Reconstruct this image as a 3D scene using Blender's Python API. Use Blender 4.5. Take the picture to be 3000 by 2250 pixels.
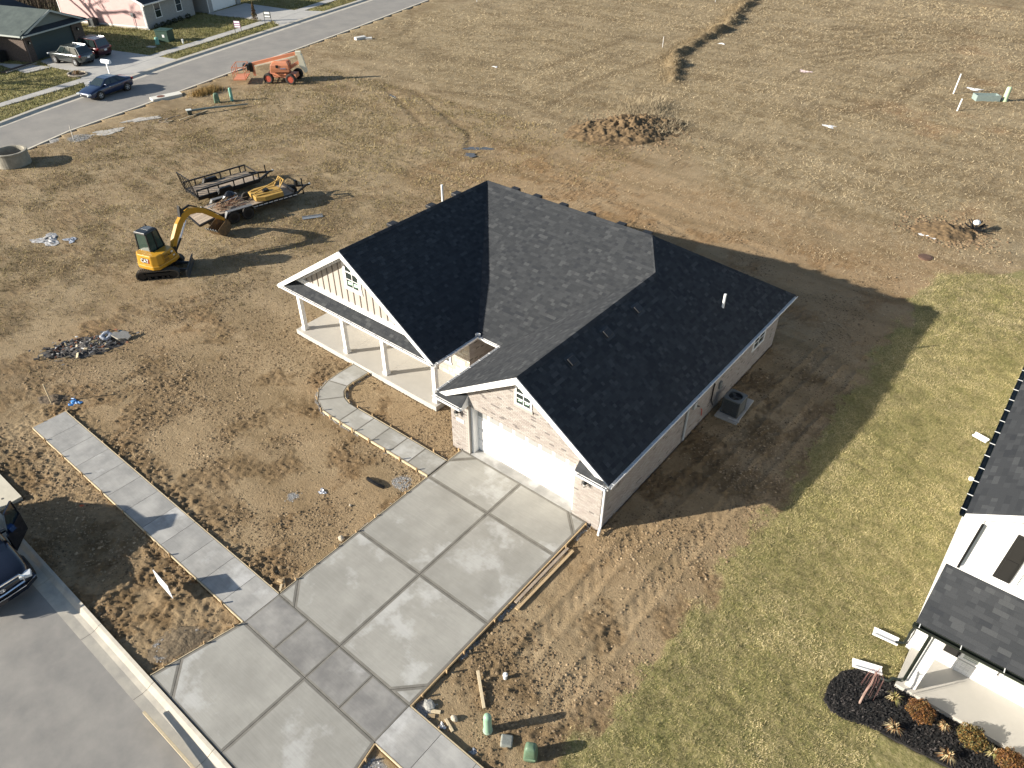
import bpy, math, random
import numpy as np
from mathutils import Vector, Matrix

# ---------------------------------------------------------------- reset
for o in list(bpy.data.objects):
    bpy.data.objects.remove(o, do_unlink=True)
random.seed(7)
RNG = np.random.default_rng(11)
scene = bpy.context.scene
COL = scene.collection
R = math.radians

# ---------------------------------------------------------------- camera
cam_d = bpy.data.cameras.new('camera')
cam_d.sensor_fit = 'HORIZONTAL'
cam_d.sensor_width = 36.0
cam_d.lens = 36.0 * 2160.687 / 3000.0
cam_d.clip_start = 0.5
cam_d.clip_end = 2000
cam = bpy.data.objects.new('camera', cam_d)
COL.objects.link(cam)
CAM = Vector((14.54, -15.416, 19.985))
cam.matrix_world = (Matrix.Translation(CAM) @ Matrix.Rotation(R(38.911), 4, 'Z')
                    @ Matrix.Rotation(R(51.999), 4, 'X') @ Matrix.Rotation(R(0.226), 4, 'Z'))
scene.camera = cam

# ---------------------------------------------------------------- sky, sun, exposure
SUN_AZ, SUN_EL = 51.3, 20.1          # horizontal direction the light travels to, elevation
world = bpy.data.worlds.new('World')
scene.world = world
world.use_nodes = True
nt = world.node_tree
nt.nodes.clear()
sky = nt.nodes.new('ShaderNodeTexSky')
sky.sky_type = 'NISHITA'
sky.sun_disc = False
sky.sun_elevation = R(SUN_EL)
to_sun = Vector((-math.cos(R(SUN_AZ)), -math.sin(R(SUN_AZ))))
sky.sun_rotation = math.atan2(to_sun.x, to_sun.y)
sky.air_density = 1.0
sky.dust_density = 0.8
bg = nt.nodes.new('ShaderNodeBackground')
bg.inputs[1].default_value = 0.066
wo = nt.nodes.new('ShaderNodeOutputWorld')
nt.links.new(sky.outputs[0], bg.inputs[0])
nt.links.new(bg.outputs[0], wo.inputs[0])
sd = bpy.data.lights.new('sun', 'SUN')
sd.energy = 4.6
sd.angle = R(0.53)
sd.color = (1.0, 0.935, 0.825)
so = bpy.data.objects.new('sun', sd)
COL.objects.link(so)
ld = Vector((math.cos(R(SUN_AZ)) * math.cos(R(SUN_EL)), math.sin(R(SUN_AZ)) * math.cos(R(SUN_EL)), -math.sin(R(SUN_EL))))
so.rotation_euler = ld.to_track_quat('-Z', 'Y').to_euler()
so.location = (-30, -40, 40)
vs = scene.view_settings
vs.view_transform = 'Standard'
vs.look = 'None'
vs.gamma = 1
vs.use_curve_mapping = False
vs.exposure = 1.25

# ---------------------------------------------------------------- materials
def srgb(r, g, b):
    f = lambda c: (c / 12.92 if c <= .04045 else ((c + .055) / 1.055) ** 2.4)
    return (f(r / 255), f(g / 255), f(b / 255), 1)

MATS = {}
def mat(name, col, rough=.6, metal=0.0, noise=0.0, nscale=8.0, bump=0.0, bscale=60.0, spec=.4, coat=0.0, obrand=0.0, col2=None, alpha=None):
    """Principled material; noise mottles col towards col2 (or darker), bump adds fine relief, obrand varies per object."""
    if name in MATS:
        return MATS[name]
    m = bpy.data.materials.new(name)
    m.use_nodes = True
    t = m.node_tree
    b = t.nodes['Principled BSDF']
    c = (col[0], col[1], col[2], 1)
    b.inputs['Base Color'].default_value = c
    b.inputs['Roughness'].default_value = rough
    b.inputs['Metallic'].default_value = metal
    b.inputs['Specular IOR Level'].default_value = spec
    if coat:
        b.inputs['Coat Weight'].default_value = coat
        b.inputs['Coat Roughness'].default_value = .06
    geo = t.nodes.new('ShaderNodeNewGeometry')
    out = None
    if noise > 0:
        n = t.nodes.new('ShaderNodeTexNoise')
        n.inputs['Scale'].default_value = nscale
        n.inputs['Detail'].default_value = 6
        n.inputs['Roughness'].default_value = .65
        t.links.new(geo.outputs['Position'], n.inputs['Vector'])
        rp = t.nodes.new('ShaderNodeValToRGB')
        k = col2 if col2 else tuple(x * (1 - noise) for x in col[:3])
        rp.color_ramp.elements[0].position = .32
        rp.color_ramp.elements[1].position = .68
        rp.color_ramp.elements[0].color = (k[0], k[1], k[2], 1)
        rp.color_ramp.elements[1].color = c
        t.links.new(n.outputs['Fac'], rp.inputs['Fac'])
        out = rp.outputs['Color']
    if obrand > 0:
        oi = t.nodes.new('ShaderNodeObjectInfo')
        mr = t.nodes.new('ShaderNodeMapRange')
        mr.inputs['To Min'].default_value = 1 - obrand
        mr.inputs['To Max'].default_value = 1 + obrand
        t.links.new(oi.outputs['Random'], mr.inputs['Value'])
        hs = t.nodes.new('ShaderNodeHueSaturation')
        if out:
            t.links.new(out, hs.inputs['Color'])
        else:
            hs.inputs['Color'].default_value = c
        t.links.new(mr.outputs[0], hs.inputs['Value'])
        out = hs.outputs['Color']
    if out:
        t.links.new(out, b.inputs['Base Color'])
    if bump > 0:
        n2 = t.nodes.new('ShaderNodeTexNoise')
        n2.inputs['Scale'].default_value = bscale
        n2.inputs['Detail'].default_value = 4
        t.links.new(geo.outputs['Position'], n2.inputs['Vector'])
        bm = t.nodes.new('ShaderNodeBump')
        bm.inputs['Strength'].default_value = bump
        bm.inputs['Distance'].default_value = .02
        t.links.new(n2.outputs['Fac'], bm.inputs['Height'])
        t.links.new(bm.outputs[0], b.inputs['Normal'])
    MATS[name] = m
    return m

def colattr_mat(name, rough=.85, trans=0.0):
    """Material whose base colour is the mesh's own colour attribute (each blade / stone its own colour)."""
    m = bpy.data.materials.new(name)
    m.use_nodes = True
    t = m.node_tree
    b = t.nodes['Principled BSDF']
    a = t.nodes.new('ShaderNodeVertexColor')
    a.layer_name = 'col'
    t.links.new(a.outputs['Color'], b.inputs['Base Color'])
    b.inputs['Roughness'].default_value = rough
    b.inputs['Specular IOR Level'].default_value = .2
    MATS[name] = m
    return m

white = mat('white_paint', (.80, .79, .77), .45, noise=.06, nscale=3)
white_dull = mat('white_vinyl', (.74, .73, .71), .5, noise=.08, nscale=2)
glass = mat('window_glass', (.02, .03, .03), .06, spec=.8)
glass_green = mat('cab_glass', (.035, .06, .05), .05, spec=.9)
black_metal = mat('black_metal', (.012, .012, .013), .45, noise=.3, nscale=12)
black_gut = mat('black_gutter', (.012, .016, .013), .35)
rubber = mat('rubber', (.018, .017, .016), .85, noise=.4, nscale=25, col2=(.045, .038, .03))
wood_new = mat('new_lumber', (.50, .36, .20), .75, noise=.3, nscale=18, obrand=.2, bump=.2, bscale=40)
wood_pale = mat('pale_lumber', (.60, .49, .32), .75, noise=.25, nscale=14, obrand=.12)
wood_grey = mat('weathered_deck', (.34, .27, .20), .85, noise=.35, nscale=9, obrand=.22, bump=.3)
wood_stake = mat('stake_wood', (.44, .30, .16), .8, noise=.3, nscale=30, obrand=.25)
steel = mat('galvanised', (.42, .44, .45), .4, metal=.6, noise=.25, nscale=10)
chrome = mat('chrome', (.75, .77, .8), .12, metal=1.0)
pvc = mat('white_pvc', (.78, .78, .76), .4)
ped_green = mat('pedestal_green', (.27, .42, .30), .45, noise=.1, nscale=6)
box_green = mat('utility_box_green', (.12, .19, .12), .5, noise=.25, nscale=8)
box_dark = mat('transformer_green', (.03, .07, .05), .5, noise=.3, nscale=5)

SH = [mat('shingle_%s' % k, c, .95, noise=.28, nscale=70, bump=.5, bscale=140, spec=.03) for k, c in (
    ('charcoal', (.051, .054, .058)), ('slate', (.058, .061, .065)), ('grey', (.066, .069, .073)), ('pale', (.082, .085, .088)), ('dark', (.045, .048, .053)))]
SHW = [.3, .3, .2, .07, .13]
BR = [mat('brick_%s' % k, c, .8, noise=.15, nscale=40, bump=.3, bscale=90) for k, c in (
    ('cream', (.345, .31, .28)), ('pinkish', (.325, .285, .26)), ('buff', (.37, .34, .31)), ('tan', (.295, .258, .232)), ('smoky', (.17, .15, .14)))]
BRW = [.34, .29, .24, .10, .03]
mortar = mat('mortar', (.37, .34, .305), .9, noise=.15, nscale=30)
STN = [mat('stone_%s' % k, c, .8, noise=.2, nscale=20, bump=.4, bscale=50) for k, c in (
    ('cream', (.52, .47, .40)), ('grey', (.40, .36, .32)), ('white', (.6, .57, .5)))]
WBR = [mat('painted_brick_%s' % k, c, .6, noise=.06, nscale=20, bump=.2, bscale=80) for k, c in (
    ('white', (.76, .75, .72)), ('offwhite', (.70, .69, .66)), ('bright', (.8, .79, .77)))]
wmortar = mat('shadowed_mortar', (.42, .41, .39), .8)  # darker than the bricks: joint shadows put into the mortar colour
def concrete(name, base, dark, pale, streak=.12, blotch=.9, pthr=.60):
    """broom-finished concrete: drying blotches, pale bloom, brush streaks along x, per-panel tone"""
    m = bpy.data.materials.new(name)
    m.use_nodes = True
    t = m.node_tree
    N, Lk = t.nodes, t.links
    b = N['Principled BSDF']
    b.inputs['Roughness'].default_value = .82
    b.inputs['Specular IOR Level'].default_value = .3
    geo = N.new('ShaderNodeNewGeometry')
    oi = N.new('ShaderNodeObjectInfo')
    sh = N.new('ShaderNodeVectorMath'); sh.operation = 'ADD'
    cm = N.new('ShaderNodeCombineXYZ')
    k = N.new('ShaderNodeMath'); k.operation = 'MULTIPLY'; k.inputs[1].default_value = 40
    Lk.new(oi.outputs['Random'], k.inputs[0]); Lk.new(k.outputs[0], cm.inputs[2])
    Lk.new(geo.outputs['Position'], sh.inputs[0]); Lk.new(cm.outputs[0], sh.inputs[1])
    def noise(sc, det, scale3=None, src=sh):
        n = N.new('ShaderNodeTexNoise')
        n.inputs['Scale'].default_value = sc
        n.inputs['Detail'].default_value = det
        n.inputs['Roughness'].default_value = .6
        if scale3:
            mp = N.new('ShaderNodeMapping'); mp.inputs['Scale'].default_value = scale3
            Lk.new(src.outputs[0], mp.inputs['Vector']); Lk.new(mp.outputs[0], n.inputs['Vector'])
        else: Lk.new(src.outputs[0], n.inputs['Vector'])
        return n.outputs['Fac']
    def ramp(f, p0, p1, c0, c1):
        r = N.new('ShaderNodeValToRGB')
        e = r.color_ramp.elements
        e[0].position, e[0].color, e[1].position, e[1].color = p0, c0 + (1,), p1, c1 + (1,)
        Lk.new(f, r.inputs['Fac'])
        return r.outputs['Color']
    def mix(f, a_, c_, bt='MIX'):
        x = N.new('ShaderNodeMix'); x.data_type = 'RGBA'; x.blend_type = bt
        if isinstance(f, float): x.inputs[0].default_value = f
        else: Lk.new(f, x.inputs[0])
        for i, q in ((6, a_), (7, c_)):
            if isinstance(q, tuple): x.inputs[i].default_value = q + (1,)
            else: Lk.new(q, x.inputs[i])
        return x.outputs[2]
    c = ramp(noise(blotch, 5), .36, .66, dark, base)
    c = mix(ramp(noise(.62, 7), pthr, pthr + .09, (0, 0, 0), (.75, .75, .75)), c, pale)
    c = mix(ramp(noise(6, 5), .58, .80, (0, 0, 0), (.35, .35, .35)), c, dark)
    st = ramp(noise(1.0, 3, (1.2, 34, 1)), .35, .65, (1 - streak, 1 - streak, 1 - streak), (1 + streak * .6,) * 3)
    c = mix(1.0, c, st, 'MULTIPLY')
    mr = N.new('ShaderNodeMapRange')
    mr.inputs['To Min'].default_value = .92; mr.inputs['To Max'].default_value = 1.06
    Lk.new(oi.outputs['Random'], mr.inputs['Value'])
    hs = N.new('ShaderNodeHueSaturation')
    Lk.new(c, hs.inputs['Color']); Lk.new(mr.outputs[0], hs.inputs['Value'])
    Lk.new(hs.outputs[0], b.inputs['Base Color'])
    bp = N.new('ShaderNodeBump'); bp.inputs['Strength'].default_value = .25; bp.inputs['Distance'].default_value = .01
    Lk.new(noise(1.0, 2, (8, 160, 1)), bp.inputs['Height']); Lk.new(bp.outputs[0], b.inputs['Normal'])
    MATS[name] = m
    return m
conc_d = concrete('driveway_concrete', (.345, .332, .295), (.275, .264, .234), (.455, .447, .42), streak=.06, pthr=.53)
conc_s = concrete('sidewalk_concrete', (.385, .372, .345), (.265, .258, .242), (.50, .49, .47), streak=.05, blotch=1.3, pthr=.56)
conc_x = concrete('damp_concrete', (.30, .288, .265), (.185, .178, .168), (.40, .39, .37), streak=.05, blotch=1.2, pthr=.58)
conc_t = mat('trowelled_edge', (.215, .20, .17), .6, noise=.3, nscale=3, col2=(.14, .13, .11))
conc_p = mat('porch_concrete', (.45, .425, .38), .75, noise=.10, nscale=1.2, bump=.1, bscale=120)
conc_c = mat('kerb_concrete', (.50, .455, .37), .8, noise=.25, nscale=2.0, col2=(.36, .33, .28), bump=.3, bscale=80)
conc_f = mat('far_concrete', (.44, .42, .38), .8, noise=.2, nscale=.6, col2=(.35, .335, .31))
conc_old = mat('cast_concrete', (.33, .30, .24), .85, noise=.35, nscale=3, bump=.4, bscale=40)
joint = mat('joint_shadow', (.10, .095, .085), .9)
asph = mat('old_asphalt', (.27, .25, .22), .9, noise=.3, nscale=.45, col2=(.205, .192, .175), bump=.35, bscale=110)
asph2 = mat('street_asphalt', (.275, .258, .232), .9, noise=.35, nscale=.8, col2=(.195, .186, .172), bump=.4, bscale=90)

# ---------------------------------------------------------------- builders
ROOTLOC = {}
def tag(o, label=None, cat=None, group=None, kind=None):
    if label: o['label'] = label
    if cat: o['category'] = cat
    if group: o['group'] = group
    if kind: o['kind'] = kind
    return o

def thing(name, label, cat, loc=(0, 0, 0), rz=0.0, group=None):
    o = bpy.data.objects.new(name, None)
    o.empty_display_size = .3
    COL.objects.link(o)
    o.location = loc
    o.rotation_euler = (0, 0, R(rz))
    ROOTLOC[o.name] = Vector(loc)
    return tag(o, label, cat, group)

class MB:
    def __init__(s):
        s.v, s.f, s.m, s.k = [], [], [], 0
    def mi(s, k):
        s.k = k
        return s
    def add(s, vs, fs):
        n = len(s.v)
        s.v += [tuple(p) for p in vs]
        for f in fs:
            s.f.append([n + i for i in f])
            s.m.append(s.k)
        return s
    def quad(s, *p):
        return s.add(p, [list(range(len(p)))])
    def box(s, c, d, rz=0.0, M=None):
        x, y, z = d[0] / 2, d[1] / 2, d[2] / 2
        vs = [(-x, -y, -z), (x, -y, -z), (x, y, -z), (-x, y, -z), (-x, -y, z), (x, -y, z), (x, y, z), (-x, y, z)]
        if M is None:
            M = Matrix.Rotation(rz, 3, 'Z')
        c = Vector(c)
        vs = [c + M @ Vector(p) for p in vs]
        return s.add(vs, [[0, 3, 2, 1], [4, 5, 6, 7], [0, 1, 5, 4], [1, 2, 6, 5], [2, 3, 7, 6], [3, 0, 4, 7]])
    def bx(s, x0, x1, y0, y1, z0, z1):
        return s.box(((x0 + x1) / 2, (y0 + y1) / 2, (z0 + z1) / 2), (abs(x1 - x0), abs(y1 - y0), abs(z1 - z0)))
    def bar(s, p, q, w, h, up=(0, 0, 1)):
        p, q = Vector(p), Vector(q)
        d = q - p
        L = d.length
        d.normalize()
        up = Vector(up)
        if abs(d.dot(up)) > .98:
            up = Vector((1, 0, 0))
        sd_ = up.cross(d).normalized()
        u = d.cross(sd_)
        M = Matrix((d, sd_, u)).transposed()
        return s.box((p + q) / 2, (L, w, h), M=M)
    def cyl(s, p, q, r0, r1=None, n=10, cap=True):
        if r1 is None: r1 = r0
        p, q = Vector(p), Vector(q)
        d = (q - p).normalized()
        a = d.orthogonal().normalized()
        b = d.cross(a)
        vs = []
        for c, r in ((p, r0), (q, r1)):
            for i in range(n):
                t = 2 * math.pi * i / n
                vs.append(c + a * (r * math.cos(t)) + b * (r * math.sin(t)))
        fs = [[i, (i + 1) % n, n + (i + 1) % n, n + i] for i in range(n)]
        if cap:
            fs += [list(range(n))[::-1], [n + i for i in range(n)]]
        return s.add(vs, fs)
    def tube(s, pts, r, n=7):
        pts = [Vector(p) for p in pts]
        vs = []
        a = None
        for i, p in enumerate(pts):
            d = (pts[min(i + 1, len(pts) - 1)] - pts[max(i - 1, 0)]).normalized()
            a = d.orthogonal().normalized() if a is None else (a - d * a.dot(d)).normalized()
            b = d.cross(a)
            rr = r[i] if isinstance(r, (list, tuple)) else r
            for k in range(n):
                t = 2 * math.pi * k / n
                vs.append(p + a * (rr * math.cos(t)) + b * (rr * math.sin(t)))
        fs = []
        for i in range(len(pts) - 1):
            for k in range(n):
                fs.append([i * n + k, i * n + (k + 1) % n, (i + 1) * n + (k + 1) % n, (i + 1) * n + k])
        fs += [list(range(n))[::-1], [(len(pts) - 1) * n + k for k in range(n)]]
        return s.add(vs, fs)
    def prism(s, poly, z0, z1):
        n = len(poly)
        vs = [(p[0], p[1], z0) for p in poly] + [(p[0], p[1], z1) for p in poly]
        fs = [list(range(n))[::-1], [n + i for i in range(n)]] + [[i, (i + 1) % n, n + (i + 1) % n, n + i] for i in range(n)]
        return s.add(vs, fs)
    def extr(s, pts, d):
        """closed polygon of 3-D points extruded along vector d"""
        d = Vector(d)
        n = len(pts)
        vs = [Vector(p) for p in pts] + [Vector(p) + d for p in pts]
        fs = [list(range(n))[::-1], [n + i for i in range(n)]] + [[i, (i + 1) % n, n + (i + 1) % n, n + i] for i in range(n)]
        return s.add(vs, fs)
    def loft(s, rings, cap=True):
        n = len(rings[0])
        vs = [p for r in rings for p in r]
        fs = []
        for i in range(len(rings) - 1):
            for k in range(n):
                fs.append([i * n + k, i * n + (k + 1) % n, (i + 1) * n + (k + 1) % n, (i + 1) * n + k])
        if cap:
            fs += [list(range(n))[::-1], [(len(rings) - 1) * n + k for k in range(n)]]
        return s.add(vs, fs)
    def lathe(s, prof, o=(0, 0, 0), n=16, cap=True):
        o = Vector(o)
        return s.loft([[o + Vector((r * math.cos(2 * math.pi * k / n), r * math.sin(2 * math.pi * k / n), z)) for k in range(n)] for r, z in prof], cap)
    def sphere(s, c, r, nu=10, nv=6, jit=0.0):
        c = Vector(c)
        rr = r if isinstance(r, (tuple, list)) else (r, r, r)
        rings = []
        for j in range(nv + 1):
            ph = -math.pi / 2 + math.pi * j / nv
            ph = max(-1.5, min(1.5, ph))
            rings.append([c + Vector((rr[0] * math.cos(ph) * math.cos(2 * math.pi * k / nu), rr[1] * math.cos(ph) * math.sin(2 * math.pi * k / nu), rr[2] * math.sin(ph))) * (1 + random.uniform(-jit, jit)) if jit == 0 else
                          c + Vector((rr[0] * math.cos(ph) * math.cos(2 * math.pi * k / nu), rr[1] * math.cos(ph) * math.sin(2 * math.pi * k / nu), rr[2] * math.sin(ph))) * (1 + random.uniform(-jit, jit)) for k in range(nu)])
        return s.loft(rings)
    def mesh(s, name, mats):
        me = bpy.data.meshes.new(name)
        me.from_pydata(s.v, [], s.f)
        if not isinstance(mats, (list, tuple)):
            mats = [mats]
        for m in mats:
            me.materials.append(m)
        if len(mats) > 1:
            me.polygons.foreach_set('material_index', s.m)
        return me
    def build(s, name, mats, parent=None, world=True, smooth=False, bevel=0.0, subsurf=0, off=None):
        if parent is not None and world:
            r = parent
            while r.parent: r = r.parent
            L = ROOTLOC.get(r.name, Vector())
            if L.length > 0:
                s.v = [(p[0] - L.x, p[1] - L.y, p[2] - L.z) for p in s.v]
        me = s.mesh(name, mats)
        if smooth:
            me.polygons.foreach_set('use_smooth', [True] * len(me.polygons))
        o = bpy.data.objects.new(name, me)
        COL.objects.link(o)
        o.parent = parent
        if bevel:
            b = o.modifiers.new('bevel', 'BEVEL')
            b.width = bevel
            b.segments = 2
            b.limit_method = 'ANGLE'
        if subsurf:
            b = o.modifiers.new('sub', 'SUBSURF')
            b.levels = b.render_levels = subsurf
        return o

def single(name, mb, m, label, cat, loc, group=None, rz=0.0, **kw):
    """a one-mesh thing: its vertices are local to its base point loc"""
    o = mb.build(name, m, None, **kw)
    o.location = loc
    o.rotation_euler = (0, 0, R(rz))
    ROOTLOC[o.name] = Vector(loc)
    return tag(o, label, cat, group)

def struct(name, mb, m, parent=None, **kw):
    o = mb.build(name, m, parent, **kw)
    if parent is None:
        o['kind'] = 'structure'
    return o

def piece(name, me, M, parent):
    o = bpy.data.objects.new(name, me)
    COL.objects.link(o)
    o.parent = parent
    o.matrix_local = M
    return o

def clip_poly(poly, clip):
    """Sutherland-Hodgman, both 2-D, clip convex and counter-clockwise"""
    out = poly
    for i in range(len(clip)):
        if not out: return []
        a, b = clip[i], clip[(i + 1) % len(clip)]
        ex, ey = b[0] - a[0], b[1] - a[1]
        side = lambda p: ex * (p[1] - a[1]) - ey * (p[0] - a[0])
        inp, out = out, []
        for j in range(len(inp)):
            p, q = inp[j], inp[(j + 1) % len(inp)]
            sp, sq = side(p), side(q)
            if sp >= -1e-9: out.append(p)
            if (sp > 1e-9 and sq < -1e-9) or (sp < -1e-9 and sq > 1e-9):
                t = sp / (sp - sq)
                out.append((p[0] + t * (q[0] - p[0]), p[1] + t * (q[1] - p[1])))
    return out

def parea(p):
    return .5 * sum(p[i][0] * p[(i + 1) % len(p)][1] - p[(i + 1) % len(p)][0] * p[i][1] for i in range(len(p)))

def pick(ws):
    r = random.random()
    for i, w in enumerate(ws):
        r -= w
        if r < 0: return i
    return 0

class Tiler:
    """lays shingles or bricks on planar faces of one thing; the nearest ones become parts, the rest one stuff part"""
    def __init__(s, kind, mats, weights, nind=300):
        s.kind, s.mats, s.w, s.nind = kind, mats, weights, nind
        s.rest, s.cand, s.cache = MB(), [], {}
    def face(s, origin, u, w, poly, tiles, thick):
        """origin/u/w plane frame, poly convex region in (a,b); tiles iterator of (a0,a1,b0,b1)"""
        O, u, w = Vector(origin), Vector(u).normalized(), Vector(w).normalized()
        n = u.cross(w)
        if parea(poly) < 0: poly = poly[::-1]
        for (a0, a1, b0, b1) in tiles:
            rect = [(a0, b0), (a1, b0), (a1, b1), (a0, b1)]
            c = clip_poly(rect, poly)
            if len(c) < 3 or abs(parea(c)) < .02 * (a1 - a0) * (b1 - b0): continue
            k = pick(s.w)
            full = abs(abs(parea(c)) - (a1 - a0) * (b1 - b0)) < 1e-6
            ctr = O + u * ((a0 + a1) / 2) + w * ((b0 + b1) / 2)
            s.cand.append(((ctr - CAM).length, full, k, O, u, w, n, (a0, a1, b0, b1), c, thick))
    def tile_mesh(s, mb, c, fn, k, b0):
        lo = [fn(p, 0) for p in c]
        hi = [fn(p, 1) for p in c]
        m = len(c)
        mb.mi(k).add(lo + hi, [[m + i for i in range(m)]] + [[i, (i + 1) % m, m + (i + 1) % m, m + i] for i in range(m)])
    def finish(s, parent, rootloc):
        rl = Vector(rootloc)
        s.cand.sort(key=lambda t: t[0])
        cnt = 0
        for (dist, full, k, O, u, w, n, (a0, a1, b0, b1), c, th) in s.cand:
            def h(b, top):
                if not top: return -.004
                if s.kind == 'shingle':
                    return th * (1 - .75 * (b - b0) / max(1e-6, b1 - b0))
                return th
            if full and cnt < s.nind:
                key = (round(a1 - a0, 3), round(b1 - b0, 3), k, round(th, 4))
                me = s.cache.get(key)
                if me is None:
                    mb = MB()
                    W, H = a1 - a0, b1 - b0
                    cc = [(0, 0), (W, 0), (W, H), (0, H)]
                    hh = lambda b, top: (-.004 if not top else (th * (1 - .75 * b / H) if s.kind == 'shingle' else th))
                    s.tile_mesh(mb, cc, lambda p, t: (p[0], p[1], hh(p[1], t)), 0, 0)
                    me = mb.mesh(s.kind, s.mats[k])
                    s.cache[key] = me
                M = Matrix(((u.x, w.x, n.x, 0), (u.y, w.y, n.y, 0), (u.z, w.z, n.z, 0), (0, 0, 0, 1)))
                M.translation = O + u * a0 + w * b0 - rl
                piece(s.kind, me, M, parent)
                cnt += 1
            else:
                s.tile_mesh(s.rest, c, lambda p, t: O + u * p[0] + w * p[1] + n * h(p[1], t), k, b0)
        o = s.rest.build(s.kind + '_field', s.mats, parent)
        o['kind'] = 'stuff'
        return o

def shingle_tiles(a0, a1, b0, b1, ex=.143, wid=(.13, .17, .21, .26)):
    b = b0
    while b < b1:
        a = a0 - random.uniform(0, .4)
        while a < a1:
            w = random.choice(wid)
            yield (a, a + w, b, b + ex)
            a += w
        b += ex

def brick_tiles(a0, a1, b0, b1, bw=.203, bh=.067, jt=.010):
    r = 0
    b = b0
    while b < b1:
        a = a0 - (bw / 2 if r % 2 else 0)
        while a < a1:
            yield (a, a + bw - jt, b, b + bh - jt)
            a += bw
        b += bh
        r += 1

def holes(tiles, rects):
    for t in tiles:
        if not any(t[1] > r[0] and t[0] < r[1] and t[3] > r[2] and t[2] < r[3] for r in rects):
            yield t

# ---------------------------------------------------------------- numeric helpers for terrain
NT = {}
def vnoise(x, y, seed):
    if seed not in NT: NT[seed] = np.random.default_rng(seed).random((256, 256))
    g = NT[seed]
    xi, yi = np.floor(x).astype(int), np.floor(y).astype(int)
    fx, fy = x - xi, y - yi
    fx = fx * fx * (3 - 2 * fx)
    fy = fy * fy * (3 - 2 * fy)
    a, b = g[xi & 255, yi & 255], g[(xi + 1) & 255, yi & 255]
    c, d = g[xi & 255, (yi + 1) & 255], g[(xi + 1) & 255, (yi + 1) & 255]
    return (a * (1 - fx) + b * fx) * (1 - fy) + (c * (1 - fx) + d * fx) * fy
def fbm(x, y, s, oct=4, gain=.5):
    v, a, t = 0, 1, 0
    for i in range(oct):
        v = v + a * vnoise(x * 2.03 ** i + 17.3 * i, y * 2.03 ** i - 9.1 * i, s + i)
        t += a
        a *= gain
    return v / t
def ss(a, b, x):
    t = np.clip((x - a) / (b - a), 0, 1)
    return t * t * (3 - 2 * t)
def seg_dist(x, y, pts):
    d = np.full(np.shape(x), 1e9)
    for (ax, ay), (bx_, by) in zip(pts[:-1], pts[1:]):
        ex, ey = bx_ - ax, by - ay
        t = np.clip(((x - ax) * ex + (y - ay) * ey) / (ex * ex + ey * ey), 0, 1)
        d = np.minimum(d, np.hypot(x - ax - t * ex, y - ay - t * ey))
    return d
def in_poly(x, y, poly):
    c = np.zeros(np.shape(x), bool)
    n = len(poly)
    for i in range(n):
        (x1, y1), (x2, y2) = poly[i], poly[(i + 1) % n]
        if y1 == y2: continue
        k = ((y1 > y) != (y2 > y)) & (x < (x2 - x1) * (y - y1) / (y2 - y1) + x1)
        c ^= k
    return c
# ================================================================ LAYOUT DATA (metres; x along the garage front, y away from the street)
DL, DC, DR = -.40, 2.55, 5.53
Y1, Y2, S1, S2, S3 = -1.93, -5.38, -8.81, -10.12, -12.94
NEAR = [(-44.2, -6), (-45.6, -1), (-46.9, 3.8), (-48.4, 7.5), (-49.8, 14), (-52.5, 24.4), (-54.7, 34.2), (-57.0, 43.7), (-61.3, 59.7), (-69, 88)]
FAR = [(-50.9, -6), (-52.2, -1), (-53.5, 4.5), (-54.7, 8.06), (-55.9, 12.2), (-59.2, 24.2), (-62.7, 38), (-65.5, 49), (-67.4, 56.8), (-75.5, 88)]
KERB = [(-52.1, -6), (-53.3, -1), (-54.6, 4.9), (-55.9, 8.3), (-57.2, 12.6), (-60.6, 24.0), (-64.1, 37.7), (-66.9, 48.8), (-68.8, 56.6), (-77, 88)]
SWI = [(-56.5, -2), (-58.65, 6.55), (-60.2, 14.5), (-63.0, 23.3), (-65.2, 32.6), (-68.4, 44.4), (-70.6, 52.2), (-79, 86)]
SWO = [(-57.7, -2), (-59.75, 6.95), (-61.6, 14.9), (-64.4, 23.7), (-66.6, 33.0), (-69.8, 44.8), (-72.0, 52.6), (-80.4, 86)]
ROADPOLY = NEAR + KERB[::-1]
SWPOLY = SWI + SWO[::-1]
DRV_A = [(-70.6, 15.3), (-67.6, 15.0), (-64.1, 15.75), (-61.5, 15.0), (-57.4, 13.4), (-60.7, 24.3), (-63.3, 23.6), (-68.7, 22.0), (-72.9, 21.0)]
WALK_A = [(-73.2, 12.0), (-67.3, 12.5), (-67.6, 14.98), (-68.9, 14.5), (-71, 13.4)]
DRV_B = [(-76.6, 38.0), (-75.2, 38.3), (-67.2, 40.7), (-64.0, 39.6), (-66.6, 48.2), (-70.1, 46.1), (-78.4, 44.6)]
WOUT = [(-.44, -1.90), (-1.55, -1.90), (-2.55, -1.91), (-3.55, -1.92), (-4.5, -1.93), (-5.5, -1.94), (-6.55, -1.92), (-7.25, -1.62), (-7.72, -1.18), (-7.98, -.45), (-8.04, .30), (-8.03, 1.07)]
WIN_ = [(-.44, -.88), (-1.55, -.88), (-2.55, -.89), (-3.55, -.90), (-4.5, -.91), (-5.5, -.93), (-6.10, -.92), (-6.55, -.78), (-6.86, -.52), (-7.02, -.20), (-7.06, .12), (-7.04, 1.07)]
WALKPOLY = WOUT + WIN_[::-1]
BED = [(14.54, -1.21), (14.48, -.6), (14.63, 0), (14.95, .34), (15.4, .5), (15.95, .62), (15.95, .45), (24, .45), (24, -.85), (18.6, -.9), (17.4, -1.02), (16.5, -1.12), (15.73, -1.2), (15.2, -1.4), (14.83, -1.4)]
BERM = [(-29.5, 92), (-27.6, 82), (-24.8, 73.4), (-23.8, 62.7), (-23.0, 57.6), (-18.6, 49.5)]
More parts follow.
